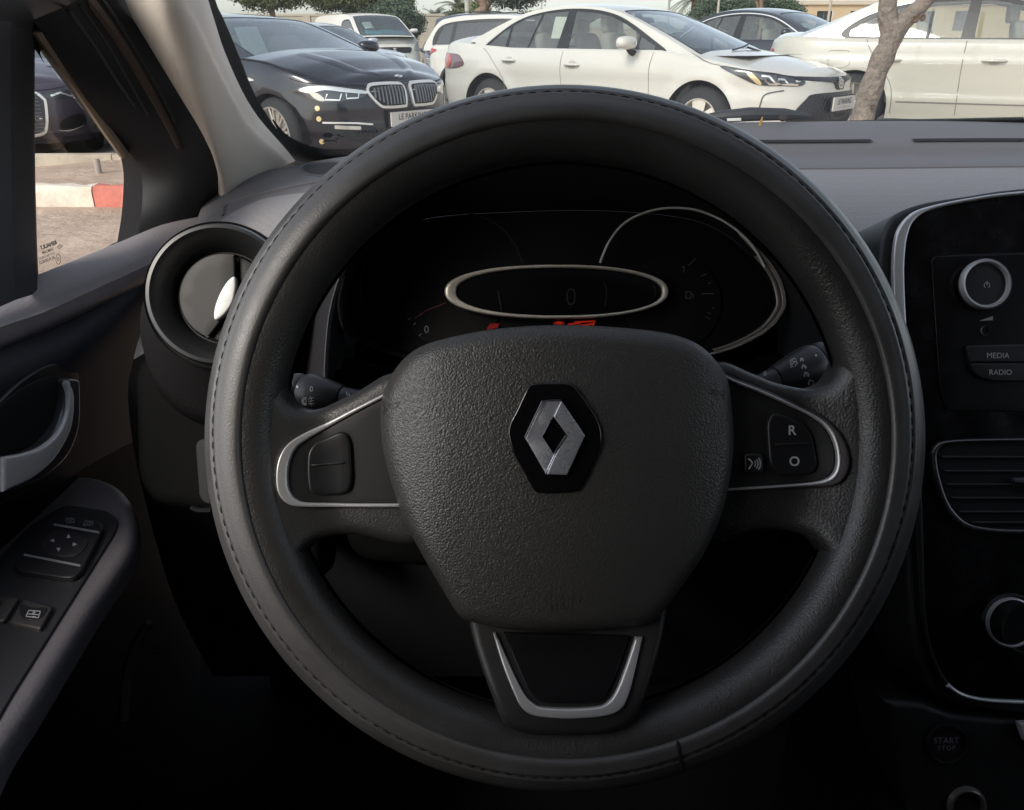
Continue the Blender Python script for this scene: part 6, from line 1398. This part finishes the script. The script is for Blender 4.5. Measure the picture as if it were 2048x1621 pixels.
# lower tray: start button, socket
lw_ = Kp('lower_tray', [(1766, 1400), (1850, 1405), (1900, 1425), (2048, 1440), (XR, 1445), (XR, 1800), (1840, 1800), (1815, 1621), (1790, 1500)], -.002, .006, .06, mat('tray_black', (.007, .007, .0075), .5))
sb = lathe_at('start_button', 1893, 1488, -.001, [(42 * kk, 0), (40 * kk, .0025), (36 * kk, .0025), (35 * kk, .001), (.0001, .0012)], mat('start_black', (.010, .010, .011), .35), cc_)
flat_k('lettering', merge2d([ptext('START', 1893, 1482, 16.5, space=1.08, weight=.1), ptext('STOP', 1893, 1497, 12.5, space=1.3, weight=.1)]), .0008, mat('start_print', (.20, .19, .21), .5), sb)
lathe_at('power_socket', 1933, 1612, -.001, [(40 * kk, 0), (36 * kk, .0035), (33 * kk, .004), (30 * kk, .003), (29 * kk, -.006), (.0001, -.012)], mat('socket_ring', (.22, .20, .19), .3, .7), cc_)
Kp('gear_trim', [(2040, 1448), (2090, 1444), (2090, 1500), (2052, 1484)], .006, .001, .006, mat('gear_silver', (.55, .55, .56), .4, .2))
# ---------------------------------------------------------------- windscreen
AL = math.radians(30)
wy = lambda x: 1.082 - .20 * (x - .37) ** 2; wz = lambda x: .980 - .07 * (x - .37) ** 2
WSf = lambda x, v: np.stack([np.asarray(x, float), wy(np.asarray(x)) - np.asarray(v) * math.cos(AL), wz(np.asarray(x)) + np.asarray(v) * math.sin(AL)], -1)
def ws_px(px, py):
    r = ray(px, py); lo, hi = .3, 2.2
    g = lambda t: (CAM[1] + t * r[1]) - (wy(t * r[0]) - ((CAMH + t * r[2]) - wz(t * r[0])) / math.tan(AL))
    for _ in range(50):
        m_ = (lo + hi) / 2
        if g(m_) > 0: hi = m_
        else: lo = m_
    t = (lo + hi) / 2; return (t * r[0], ((CAMH + t * r[2]) - wz(t * r[0])) / math.sin(AL))
fo = [(380, -120), (416, 0), (432, 52), (449, 104), (484, 183), (518, 238), (567, 294), (592, 325)]
fi = [(396, -120), (430, 0), (445, 35), (460, 69), (484, 128), (511, 193), (553, 259), (587, 297), (608, 309), (640, 315)]
bo = [(640, 340), (700, 342), (900, 332), (1200, 305), (1480, 268), (1750, 256), (2048, 247), (2300, 244)]
FO = [ws_px(*p) for p in spline(fo, 3)]; FI = [ws_px(*p) for p in spline(fi, 3)]; BO = [ws_px(*p) for p in spline(bo, 4)]
WG = glass('windscreen_glass', (.92, .95, .94), .0, .01, .14, (.62, .66, .70))  # dust layer, thickened to paint in the bluish veil of dash reflection
top = [(1.0, .9), (-.2, .9)]
wsr = sheet('windscreen', np.array(FO + BO + top), WSf, WG, None, step=.06); tag(wsr, 'dusty windscreen with a black border, dot print and small airbag symbol', 'windscreen')
FRIT = mat('frit_black', (.006, .006, .007), .5)
bi = [ws_px(*p) for p in spline([(640, 315), (900, 302), (1200, 283), (1480, 259), (1640, 250), (1750, 247), (2048, 241), (2300, 238)], 4)]
sheet('black_border', np.array(FO + BO + bi[::-1] + FI[::-1]), WSf, FRIT, wsr, step=.02, off=-.001)
hs = []
HI = spline([(548, 242), (575, 272), (610, 290), (650, 300), (700, 300), (760, 292), (850, 285)], 14); HO = spline([(556, 262), (583, 294), (610, 309), (650, 315), (700, 313), (760, 307), (850, 300)], 14)
for a_, b_2 in zip(HI[::1], HO[::1]): hs.append([ws_px(a_[0] - 2, a_[1]), ws_px(b_2[0] + 2, b_2[1] + 3)])
for x in np.arange(1460, 2060, 4.5):
    y = np.interp(x, [1460, 1640, 1750, 2048], [257, 247, 244, 238]); hs.append([ws_px(x, y - 2.0), ws_px(x, y + 4)])
V, F = stroke2d(hs, .0016); on_fn('dot_print', (V, F), WSf, FRIT, wsr, -.0012)
# pictogram and marks on the glass
def wsprint(name, VF, m): V, F = VF; V = np.array([ws_px(*p) for p in V]); return on_fn(name, (V, F), WSf, m, wsr, -.0013)
pic = merge2d([(circ(657, 273, 10.5, 4.8, 20), [tuple(range(20))]), (circ(677.5, 273.3, 4, 1.7, 12), [tuple(range(12))]), (np.array([(670, 281), (674, 277.5), (678.5, 277.5), (675, 283)]), [(0, 1, 2, 3)]), pstroke([[(681, 277), (689, 275.5)]], 1.6), pstroke([[(645.5, 287.5), (650, 284), (655, 283.5), (664, 285)], [(665.5, 282), (674, 287)]], 2.4)])
wsprint('airbag_symbol', pic, FRIT)
wsprint('glass_marks', merge2d([ptext('RENAULT', 732, 266, 9, sx=1.15, flipx=True, weight=.3, space=1.15)]), FRIT)
wsprint('glass_marks', merge2d([ptext('43 R-001', 731, 274, 7.5, flipx=True, sx=1.2), ptext('DOT 788 M2 AS1', 731, 280.5, 4.5, flipx=True, sx=1.2)]), mat('etched_marks', (.45, .48, .50), .7))
# wiper outside
wp = empty('windscreen_wiper', tuple(WSf(.4, -.02)), 0, 'parked wiper arm at the foot of the windscreen outside, small white label on it', 'wiper'); bpy.context.view_layer.update()
def wsP(px, py, lift): u, v = ws_px(px, py); n = np.array([0, math.sin(AL), math.cos(AL)]); return WSf(u, v) + n * lift
q = MB(); q.tube([wsP(1395, 256, .012), wsP(1440, 252, .012), wsP(1500, 247, .012), wsP(1570, 247, .012), wsP(1622, 251, .012)], [.003, .0075, .0088, .0075, .003], 10); o = q.build('wiper_arm', mat('wiper_black', (.030, .032, .036), .5)); adopt(o, wp)
q = MB(); q.tube([wsP(1300, 275, .006), wsP(1640, 258, .006), wsP(2100, 250, .006)], .004, 6); o = q.build('wiper_blade', mat('wiper_rubber', (.025, .026, .030), .6)); adopt(o, wp)
Fw, FwL = cframe(1468, 240, .97); o = pad('label', FwL([(1454, 237), (1482, 236), (1483, 242), (1455, 243)]), 0, .0004, .001, mat('label_white', (.75, .75, .72), .6), None, Fw); adopt(o, wp)
o = pad('pivot_cap', FwL(circ(1567, 236, 8, 6, 16)), 0, .001, .003, mat('pivot_cap', (.055, .042, .042), .5), None, Fw); adopt(o, wp)
Ff, FfL = cframe(1519, 246, .965); lf_ = pad('dry_leaf', FfL([(1524, 234), (1525, 243), (1521, 259), (1515, 259), (1519, 245)]), lambda x, y: .002 * np.sin(y * 300), .0002, .0008, mat('dry_leaf', (.55, .33, .10), .7), None, Ff, step=.002)
tag(lf_, 'small curled orange dry leaf caught at the foot of the windscreen', 'leaf')

# ---------------------------------------------------------------- front pillar and door
def L3(rows): return rows
fp = empty('front_pillar', (-.33, .9, 1.0), 0, 'pale grey cloth-covered pillar trim beside the windscreen', 'pillar trim', kind='structure'); bpy.context.view_layer.update()
# rows from the windscreen edge to the door edge, each from top to bottom
r0 = [(412, -120, .70), (420, 0, .72), (452, 104, .78), (487, 183, .84), (521, 238, .90), (570, 294, .96), (596, 320, 1.0)]
r1 = [(385, -120, .655), (398, 0, .68), (428, 110, .74), (458, 190, .80), (488, 250, .86), (525, 315, .92), (545, 345, .955)]
r2 = [(330, -120, .62), (350, 0, .645), (385, 110, .70), (415, 200, .76), (440, 270, .82), (462, 345, .88), (478, 392, .915)]
r3 = [(270, -120, .62), (300, 0, .648), (340, 110, .704), (378, 200, .76), (408, 270, .815), (432, 345, .874), (443, 412, .912)]
r4 = [(215, -120, .68), (250, 0, .71), (296, 100, .765), (345, 190, .82), (388, 260, .875), (424, 330, .93), (436, 425, .965)]
fpp = loft('pillar_trim', [[PD(*p) for p in r] for r in (r0, r1, r2, r3, r4)], CLOTH, None, 6, 5, flip=True); adopt(fpp, fp)
# door
dr = empty('driver_door', (-.42, .5, .6), 0, 'open-weave black driver door panel with window, pull handle and switches', 'car door'); bpy.context.view_layer.update()
dr['label'] = 'black driver door with its window, silver pull handle and switch pack'
def Dr(o, p=None): return adopt(o, p or dr)
FRM = mat('frame_black', (.012, .013, .016), .55); REV = mat('frame_reveal', (.012, .011, .012), .7, spec=.12); TAN = mat('seal_tan', (.10, .074, .060), .9)
Wn = [(70, 88), (110, 142), (165, 215), (228, 298), (240, 312), (246, 340), (247, 372), (243, 430), (233, 492)]          # glass edge, right side
Wr = spline(Wn, 5)
Rv = spline([(66, 40), (120, 120), (185, 215), (258, 305), (276, 330), (284, 360), (285, 400), (281, 440), (276, 474)], 5)
def X_(pl, x): return np.array([PX(p[0], p[1], x) for p in pl])
gl = X_(Wr, -.440); rv = np.array([PX(p[0], p[1], -.405) for p in Rv]); mid = (gl * .5 + rv * .5)
Dr(grid_mesh('window_reveal', np.stack([gl, mid, rv]), REV, flip=False)); 
# frame face from the reveal to the pillar
Ff2 = spline([(240, -60), (275, 40), (330, 140), (378, 220), (415, 285), (432, 330), (438, 370), (438, 400), (434, 436)], 5)
ff = np.array([PD(p[0], p[1], d) for p, d in zip(Ff2, np.interp(np.arange(len(Ff2)), [0, len(Ff2) - 1], [.70, .955]))])
m1 = rv * .75 + ff * .25 + np.array([.010, -.004, 0]); m2 = rv * .4 + ff * .6 + np.array([.012, -.004, 0])
Dr(grid_mesh('window_frame', np.stack([rv, m1, m2, ff]), FRM))
# seal strips along the frame
bpy.context.view_layer.update(); fro = [o for o in bpy.data.objects if o.name.startswith('window_frame')]
for pl, w, m in (([(178, 0), (235, 78), (290, 165), (335, 245), (362, 300)], .0050, TAN), ([(205, 0), (258, 80), (312, 170), (352, 248)], .0022, mat('seal_black', (.040, .042, .050), .5)), ([(128, 10), (185, 85), (240, 170), (272, 215)], .0020, mat('seal_black', (.040, .042, .050), .5)), ([(150, 0), (212, 85), (268, 180), (300, 235)], .0016, mat('seal_black', (.040, .042, .050), .5))):
    P = onto(fro, spline(pl, 6), .0005); q = MB(); n_ = len(P); q.tube(P, [w * .3] + list(np.interp(np.arange(n_ - 2), [0, n_ - 3], [w, w * .75])) + [w * .2], 8); Dr(q.build('door_seal', m))
hl = spline([(74, 58), (90, 80), (150, 165), (210, 255), (252, 315)], 6); P = [PX(p[0], p[1], -.409) for p in hl]; q = MB(); q.tube(P, [.001] + [.0055] * (len(P) - 2) + [.001], 8); Dr(q.build('reveal_lip', mat('lip_tan', (.34, .26, .19), .8)))
# divider bar at the left and upper frame
A_ = [(70, 60), (70, 300), (74, 480), (78, 575)]; B_ = [(22, 30), (22, 300), (26, 500), (32, 600)]; C_ = [(-60, 0), (-60, 300), (-60, 500), (-60, 640)]
gA = X_(spline(A_, 4), -.440); gB = X_(spline(B_, 4), -.400); gC = X_(spline(C_, 4), -.395); gm = (gA + gB) / 2 + np.array([.008, 0, 0])
Dr(grid_mesh('window_bar', np.stack([gA, gm, gB]), FRM, flip=True)); Dr(grid_mesh('window_bar', np.stack([gB, gC]), mat('bar_grey', (.020, .021, .025), .5), flip=True))
# upper closing piece above the glass corner
up = [[PX(90, 130, -.442), PX(60, 90, -.42), PX(10, 80, -.402), PX(-90, 60, -.397)], [PX(100, 100, -.43), PX(90, 20, -.400), PX(40, -20, -.395), PX(-90, -60, -.39)], [PX(300, 160, -.395), PX(260, -60, -.385), PX(120, -160, -.38), PX(-90, -300, -.375)]]
Dr(loft('window_frame', up, FRM, None, 4, 4))
# pane
Mg, Lg = xframe(-.441); PG = glass('side_pane', (.96, .95, .93), .0, .01, .02, (.75, .66, .58))
pn = list(spline([(70, 60), (150, 160), (228, 285), (250, 320), (252, 372), (247, 440), (236, 500)], 4)) + [(70, 575)]
PGf = lambda y, z: np.stack([np.full(np.shape(y), -.441), y, z], -1)
pane = sheet('window_glass', Lg(pn), PGf, PG, None, step=.05); Dr(pane)
INKG = mat('glass_print', (.035, .028, .028), .6)
def gprint(VF, m, name='glass_print'): V, F = VF; P = [PX(p[0], p[1], -.4398) for p in V]; return Dr(mkmesh(name, P, F, m, None, smooth=False), pane)
sk = math.radians(20)
gprint(merge2d([ptext('RENAULT', 97, 491, 11, rot=sk, flipx=True, sx=.72, weight=.5), ptext('TAMCAM', 96, 502.5, 8, rot=sk, flipx=True, sx=.72, weight=.1), ptext('DOT 788 M208 AS2', 93, 513, 6.3, rot=sk, flipx=True, sx=.66), ptext('43 R-004025', 94, 521, 9.5, rot=sk, flipx=True, sx=.68, weight=.1), ptext('.......', 84, 541, 5, rot=sk, flipx=True, weight=.2), ptext('..', 81, 549, 5, rot=sk, flipx=True, weight=.2),
    pstroke([list(circ(116.5, 519, 4.8, 10, 22)) + [circ(116.5, 519, 4.8, 10, 22)[0]]], .9), ptext('E3', 116.5, 519, 8.5, rot=sk, flipx=True, sx=.6, weight=.1), pstroke([[(114, 495), (120, 489), (125, 492), (119, 498), (114, 495)]], 1.0), pstroke([[(118, 494), (120.5, 492.5)]], 1.4)]), INKG)
# belt ledge and panel: rows of view points with their distance from the centre plane
def rowX(pl, xs_): return [PX(p[0], p[1], x) for p, x in zip(pl, xs_)]
ra_ = rowX([(-220, 665), (0, 580), (100, 540), (233, 487), (330, 449), (428, 427)], [-.435, -.435, -.432, -.415, -.385, -.345])
rb = rowX([(-220, 668), (0, 584), (100, 545), (233, 492), (330, 452), (428, 430)], [-.428, -.428, -.425, -.408, -.379, -.340])
rb2 = rowX([(-220, 705), (0, 625), (100, 588), (222, 537), (310, 500), (429, 444)], [-.404, -.404, -.401, -.386, -.366, -.334])
rcx = rowX([(-220, 738), (0, 655), (90, 624), (200, 574), (310, 523), (430, 459)], [-.396, -.396, -.393, -.379, -.359, -.328])
rb3 = [(np.array(p) * .12 + np.array(q_) * .88) for p, q_ in zip(rb2, rcx)]
rd_ = rowX([(-220, 775), (0, 690), (90, 653), (200, 600), (300, 548), (418, 478)], [-.400, -.400, -.397, -.383, -.366, -.338])
re_ = rowX([(-220, 790), (0, 700), (90, 664), (200, 612), (300, 560), (412, 490)], [-.410, -.410, -.407, -.393, -.376, -.350])
rc2 = [(np.array(p) * .88 + np.array(q_) * .12) for p, q_ in zip(rcx, rd_)]
o = loft('belt_ledge', [ra_, rb, rb2, rb3, rcx, rc2, rd_, re_], DOORM, None, 5, 8, flip=False); Dr(o)
rf2 = rowX([(-220, 850), (0, 770), (90, 735), (180, 690), (270, 640), (400, 560)], [-.398, -.398, -.396, -.388, -.384, -.380])
rg = rowX([(-220, 940), (0, 880), (90, 850), (180, 800), (270, 760), (400, 700)], [-.404, -.404, -.404, -.402, -.402, -.40])
rh = rowX([(-220, 1080), (0, 1010), (90, 985), (180, 930), (275, 880), (400, 830)], [-.412, -.412, -.412, -.412, -.412, -.41])
ri = rowX([(-220, 1300), (0, 1240), (90, 1190), (180, 1130), (270, 1080), (400, 1010)], [-.425, -.425, -.425, -.425, -.425, -.42])
rj = rowX([(-220, 1900), (0, 1800), (90, 1700), (180, 1650), (270, 1600), (400, 1500)], [-.44, -.44, -.44, -.44, -.44, -.44])
o = loft('door_card', [re_, rf2, rg, rh], DOORW, None, 6, 8); Dr(o)
o = loft('lower_door_card', [rh, ri, rj], mat('door_card_shaded', (.006, .006, .007), .7, spec=.15), None, 6, 8); Dr(o)  # lower rows of the door card, footwell shade put into the colour
# pull handle
Mh, Lh = xframe(-.398)
bz = spline([(-30, 822), (0, 792), (30, 764), (75, 735), (115, 724), (142, 728), (150, 750), (149, 800), (138, 870), (110, 930), (60, 975), (0, 1008), (-30, 1018)], 4)
hb = pad('handle_bezel', Lh(bz), lambda x, y: .004 + 0 * x, .0025, .02, mat('bezel_dark', (.014, .014, .017), .35), None, Mh, step=.012); Dr(hb)
hr = pad('handle_recess', Lh(spline([(-30, 830), (0, 800), (40, 772), (90, 752), (108, 762), (104, 800), (88, 850), (50, 890), (0, 908), (-30, 912)], 4)), .0052, .001, .003, SEAMI, None, Mh, step=.015); Dr(hr, hb)
po = spline([(103, 766), (106, 758), (120, 756), (132, 760), (134, 775), (134, 838), (124, 884), (102, 922), (62, 956), (25, 975), (-30, 988)], 5); pi_ = spline([(103, 766), (104, 790), (98, 830), (80, 868), (50, 893), (15, 906), (-30, 914)], 5)
hp = pad('pull_handle', Lh(ringpoly(po, pi_)), lambda x, y: .013 + 0 * x, .0045, .012, mat('handle_silver_shaded', (.11, .11, .125), .26, .5), None, Mh, step=.006, n=7); Dr(hp, hb)  # body of the silver pull, darkened for its unlit face
pm = spline([(104, 762), (115, 790), (113, 838), (101, 877), (70, 924), (28, 958), (-30, 984)], 5); pq = spline([(103, 767), (105, 792), (100, 831), (82, 868), (51, 894), (15, 907), (-30, 915)], 5)
he = pad('handle_glint', Lh(ringpoly(pm, pq)), lambda x, y: .0150 + 0 * x, .0022, .006, mat('handle_silver_lit', (.92, .91, .90), .25, .1, coat=.3), None, Mh, step=.006, n=6); Dr(he, hb)  # bright band paints the window's reflection on the pull
# armrest with the switches
Mz, Lz = zframe(.700)
ARMM = mat('armrest_plastic', (.135, .125, .132), .5, bump=('leather', 420, .30, .0006))
arm = pad('armrest', Lz(spline([(60, 988), (110, 962), (160, 948), (215, 957), (252, 984), (272, 1030), (268, 1085), (240, 1135), (190, 1205), (130, 1300), (60, 1412), (0, 1505), (-150, 1780), (-420, 1780), (-420, 1300), (-150, 1110), (-20, 1030)], 5, True)), 0, .010, .020, ARMM, None, Mz, step=.02, n=7); Dr(arm)
bzl = rounded(Lz([(130, 1009), (216, 1022), (238, 1040), (232, 1062), (20, 1396), (-120, 1640), (-250, 1500), (-60, 1190), (0, 1113), (62, 1048)], .002), .008, 4)
bz_ = pad('switch_bezel', bzl, .0022, .0012, .004, mat('bezel_plastic', (.030, .029, .032), .42), None, Mz, step=.02); Dr(bz_, arm)
MSW = mat('switch_black', (.022, .021, .024), .38)
ms = pad('mirror_switch', rounded(Lz([(108, 1030), (198, 1043), (208, 1056), (163, 1142), (148, 1155), (125, 1155), (34, 1141), (28, 1128), (88, 1045)], .007), .004, 4), .0072, .0012, .006, MSW, None, Mz, step=.015); Dr(ms, arm)
pad_j = pad('mirror_joypad', spline(Lz([(118, 1062), (160, 1070), (176, 1082), (158, 1108), (120, 1112), (92, 1104), (82, 1090), (96, 1070)], .008), 4, True), .0080, .0005, .001, mat('joypad', (.030, .027, .031), .45), None, Mz, step=.012); Dr(pad_j, ms)
def zprint(name, VF, z, m, par): V, F = VF; P = [PZ(p[0], p[1], z) for p in V]; return Dr(mkmesh(name, P, F, m, None, smooth=False), par)
zprint('silver_line', pstroke([[(109, 1049.5), (197, 1065)], [(49, 1110), (159, 1131.5)]], 4.2), .7000 + .0078, mat('line_silver', (.62, .62, .64), .3, .6), ms)
tri = lambda cx_, cy_, d: (np.array([(cx_ + 5.5 * math.cos(d + k), cy_ + 4.6 * math.sin(d + k)) for k in (0, 2.25, 4.03)]), [(0, 1, 2)])
zprint('arrow_marks', merge2d([tri(137, 1073, -math.pi / 2), tri(105, 1081.5, math.pi), tri(149, 1089, 0), tri(117, 1099, math.pi / 2)]), .7086, PRINT, ms)
mi = [[(132, 1037), (147, 1038), (149, 1043), (147, 1046), (133, 1045), (131, 1041), (132, 1037)], [(136, 1039), (139, 1043)], [(141, 1039.5), (144, 1043)], [(170, 1042), (185, 1043.5), (186, 1048), (184, 1051), (171, 1050), (167, 1052), (170, 1042)], [(174, 1045), (176, 1048)], [(179, 1045), (182, 1048)]]
zprint('mirror_symbols', pstroke(mi, 1.2), .7077, mat('symbol_dim', (.32, .32, .34), .5), ms)
def wswitch(pl, icon):
    w = pad('window_switch', rounded(Lz(pl, .006), .003, 3), lambda x, y: .006 + 0 * x, .0018, .006, mat('window_switch', (.050, .047, .045), .42), None, Mz, step=.012); Dr(w, arm)
    c = np.array(pl).mean(0); sc = pad('switch_scoop', spline(Lz([(c[0] - 22, c[1] - 18), (c[0] + 4, c[1] - 12), (c[0] + 30, c[1] - 12), (c[0] + 22, c[1] + 4), (c[0], c[1] + 12), (c[0] - 20, c[1] + 6)], .0066), 4, True), .0068, .0005, .001, mat('scoop', (.018, .018, .021), .4), None, Mz, step=.012); Dr(sc, w)
    if icon:
        x, y = c[0] + 4, c[1]
        zprint('window_symbol', pstroke([[(x - 15, y + 5), (x - 9, y - 7), (x + 14, y - 5), (x + 10, y + 8), (x - 15, y + 5)], [(x - 12, y), (x + 12, y + 2)], [(x, y - 5), (x + 4, y - 2), (x - 2, y - 1)], [(x - 1, y + 5), (x + 4, y + 6)]], 1.6), .7078, PRINT, w)
    return w
wswitch([(47, 1197), (106, 1213), (81, 1258), (17, 1244)], True); wswitch([(-60, 1185), (38, 1195), (8, 1242), (-90, 1230)], False)
# speaker ribs low in the door
q = MB()
for i in range(22):
    y = 1290 + i * 9; x0 = 300 - i * .5; P = [PD(x0, y, .70), PD(x0 + 46, y - 3, .70)]; q.tube(P, .0006, 4)
Dr(q.build('speaker_rib', mat('rib_dark', (.016, .016, .018), .5)))
P = [PD(x, y, .69) for x, y in spline([(302, 1240), (272, 1290), (252, 1360), (246, 1450)], 6)]; q = MB(); q.tube(P, [.001] + [.0045] * (len(P) - 2) + [.001], 8); Dr(q.build('pocket_edge', mat('pocket_edge', (.045, .043, .047), .45)))

# ---------------------------------------------------------------- cabin shell: keeps the daylight where the windows are
sh = empty('cabin_shell', (.37, 0, .3), 0, 'dark floor, roof lining and far side of the cabin around the driver', 'car cabin', kind='structure'); bpy.context.view_layer.update()
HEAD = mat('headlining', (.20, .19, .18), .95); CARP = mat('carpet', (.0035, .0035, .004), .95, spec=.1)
def bx_(name, a, b, m): q = MB(); q.box(a, b); return adopt(q.build(name, m, smooth=False), sh)
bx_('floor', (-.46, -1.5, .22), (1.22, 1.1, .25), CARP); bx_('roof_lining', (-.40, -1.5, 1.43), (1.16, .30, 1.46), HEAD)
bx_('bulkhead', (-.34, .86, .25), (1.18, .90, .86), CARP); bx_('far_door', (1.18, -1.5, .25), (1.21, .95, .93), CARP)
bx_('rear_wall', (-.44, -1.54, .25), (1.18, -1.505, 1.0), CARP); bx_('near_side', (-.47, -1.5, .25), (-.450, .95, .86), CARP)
bx_('centre_pillar', (-.455, -.42, .862), (-.41, -.12, 1.428), HEAD); bx_('centre_pillar', (1.17, -.42, .932), (1.21, -.30, 1.428), HEAD)  # near pillar, out of view, widened forward to block sun from the wheel
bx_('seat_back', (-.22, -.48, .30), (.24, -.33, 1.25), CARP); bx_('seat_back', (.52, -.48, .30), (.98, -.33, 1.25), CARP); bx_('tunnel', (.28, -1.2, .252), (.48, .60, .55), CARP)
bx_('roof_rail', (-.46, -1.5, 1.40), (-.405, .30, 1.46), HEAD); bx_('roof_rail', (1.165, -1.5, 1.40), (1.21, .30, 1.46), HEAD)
bx_('rear_light_block', (-.455, -1.5, .862), (-.44, -.42, 1.398), CARP); bx_('rear_light_block', (1.185, -1.5, .932), (1.20, -.42, 1.398), CARP); bx_('rear_light_block', (-.42, -1.53, 1.0), (1.16, -1.51, 1.428), CARP)  # unseen opaque panels added over the rear windows to darken the cabin

# nothing deeper than thing > part > sub-part
bpy.context.view_layer.update()
def depth(o):
    k = 1
    while o.parent: o = o.parent; k += 1
    return k
for o in sorted(list(bpy.data.objects), key=depth):
    while depth(o) > 3:
        w = o.matrix_world.copy(); o.parent = o.parent.parent; o.matrix_parent_inverse = Matrix.Identity(4); o.matrix_basis = o.parent.matrix_world.inverted() @ w; bpy.context.view_layer.update()
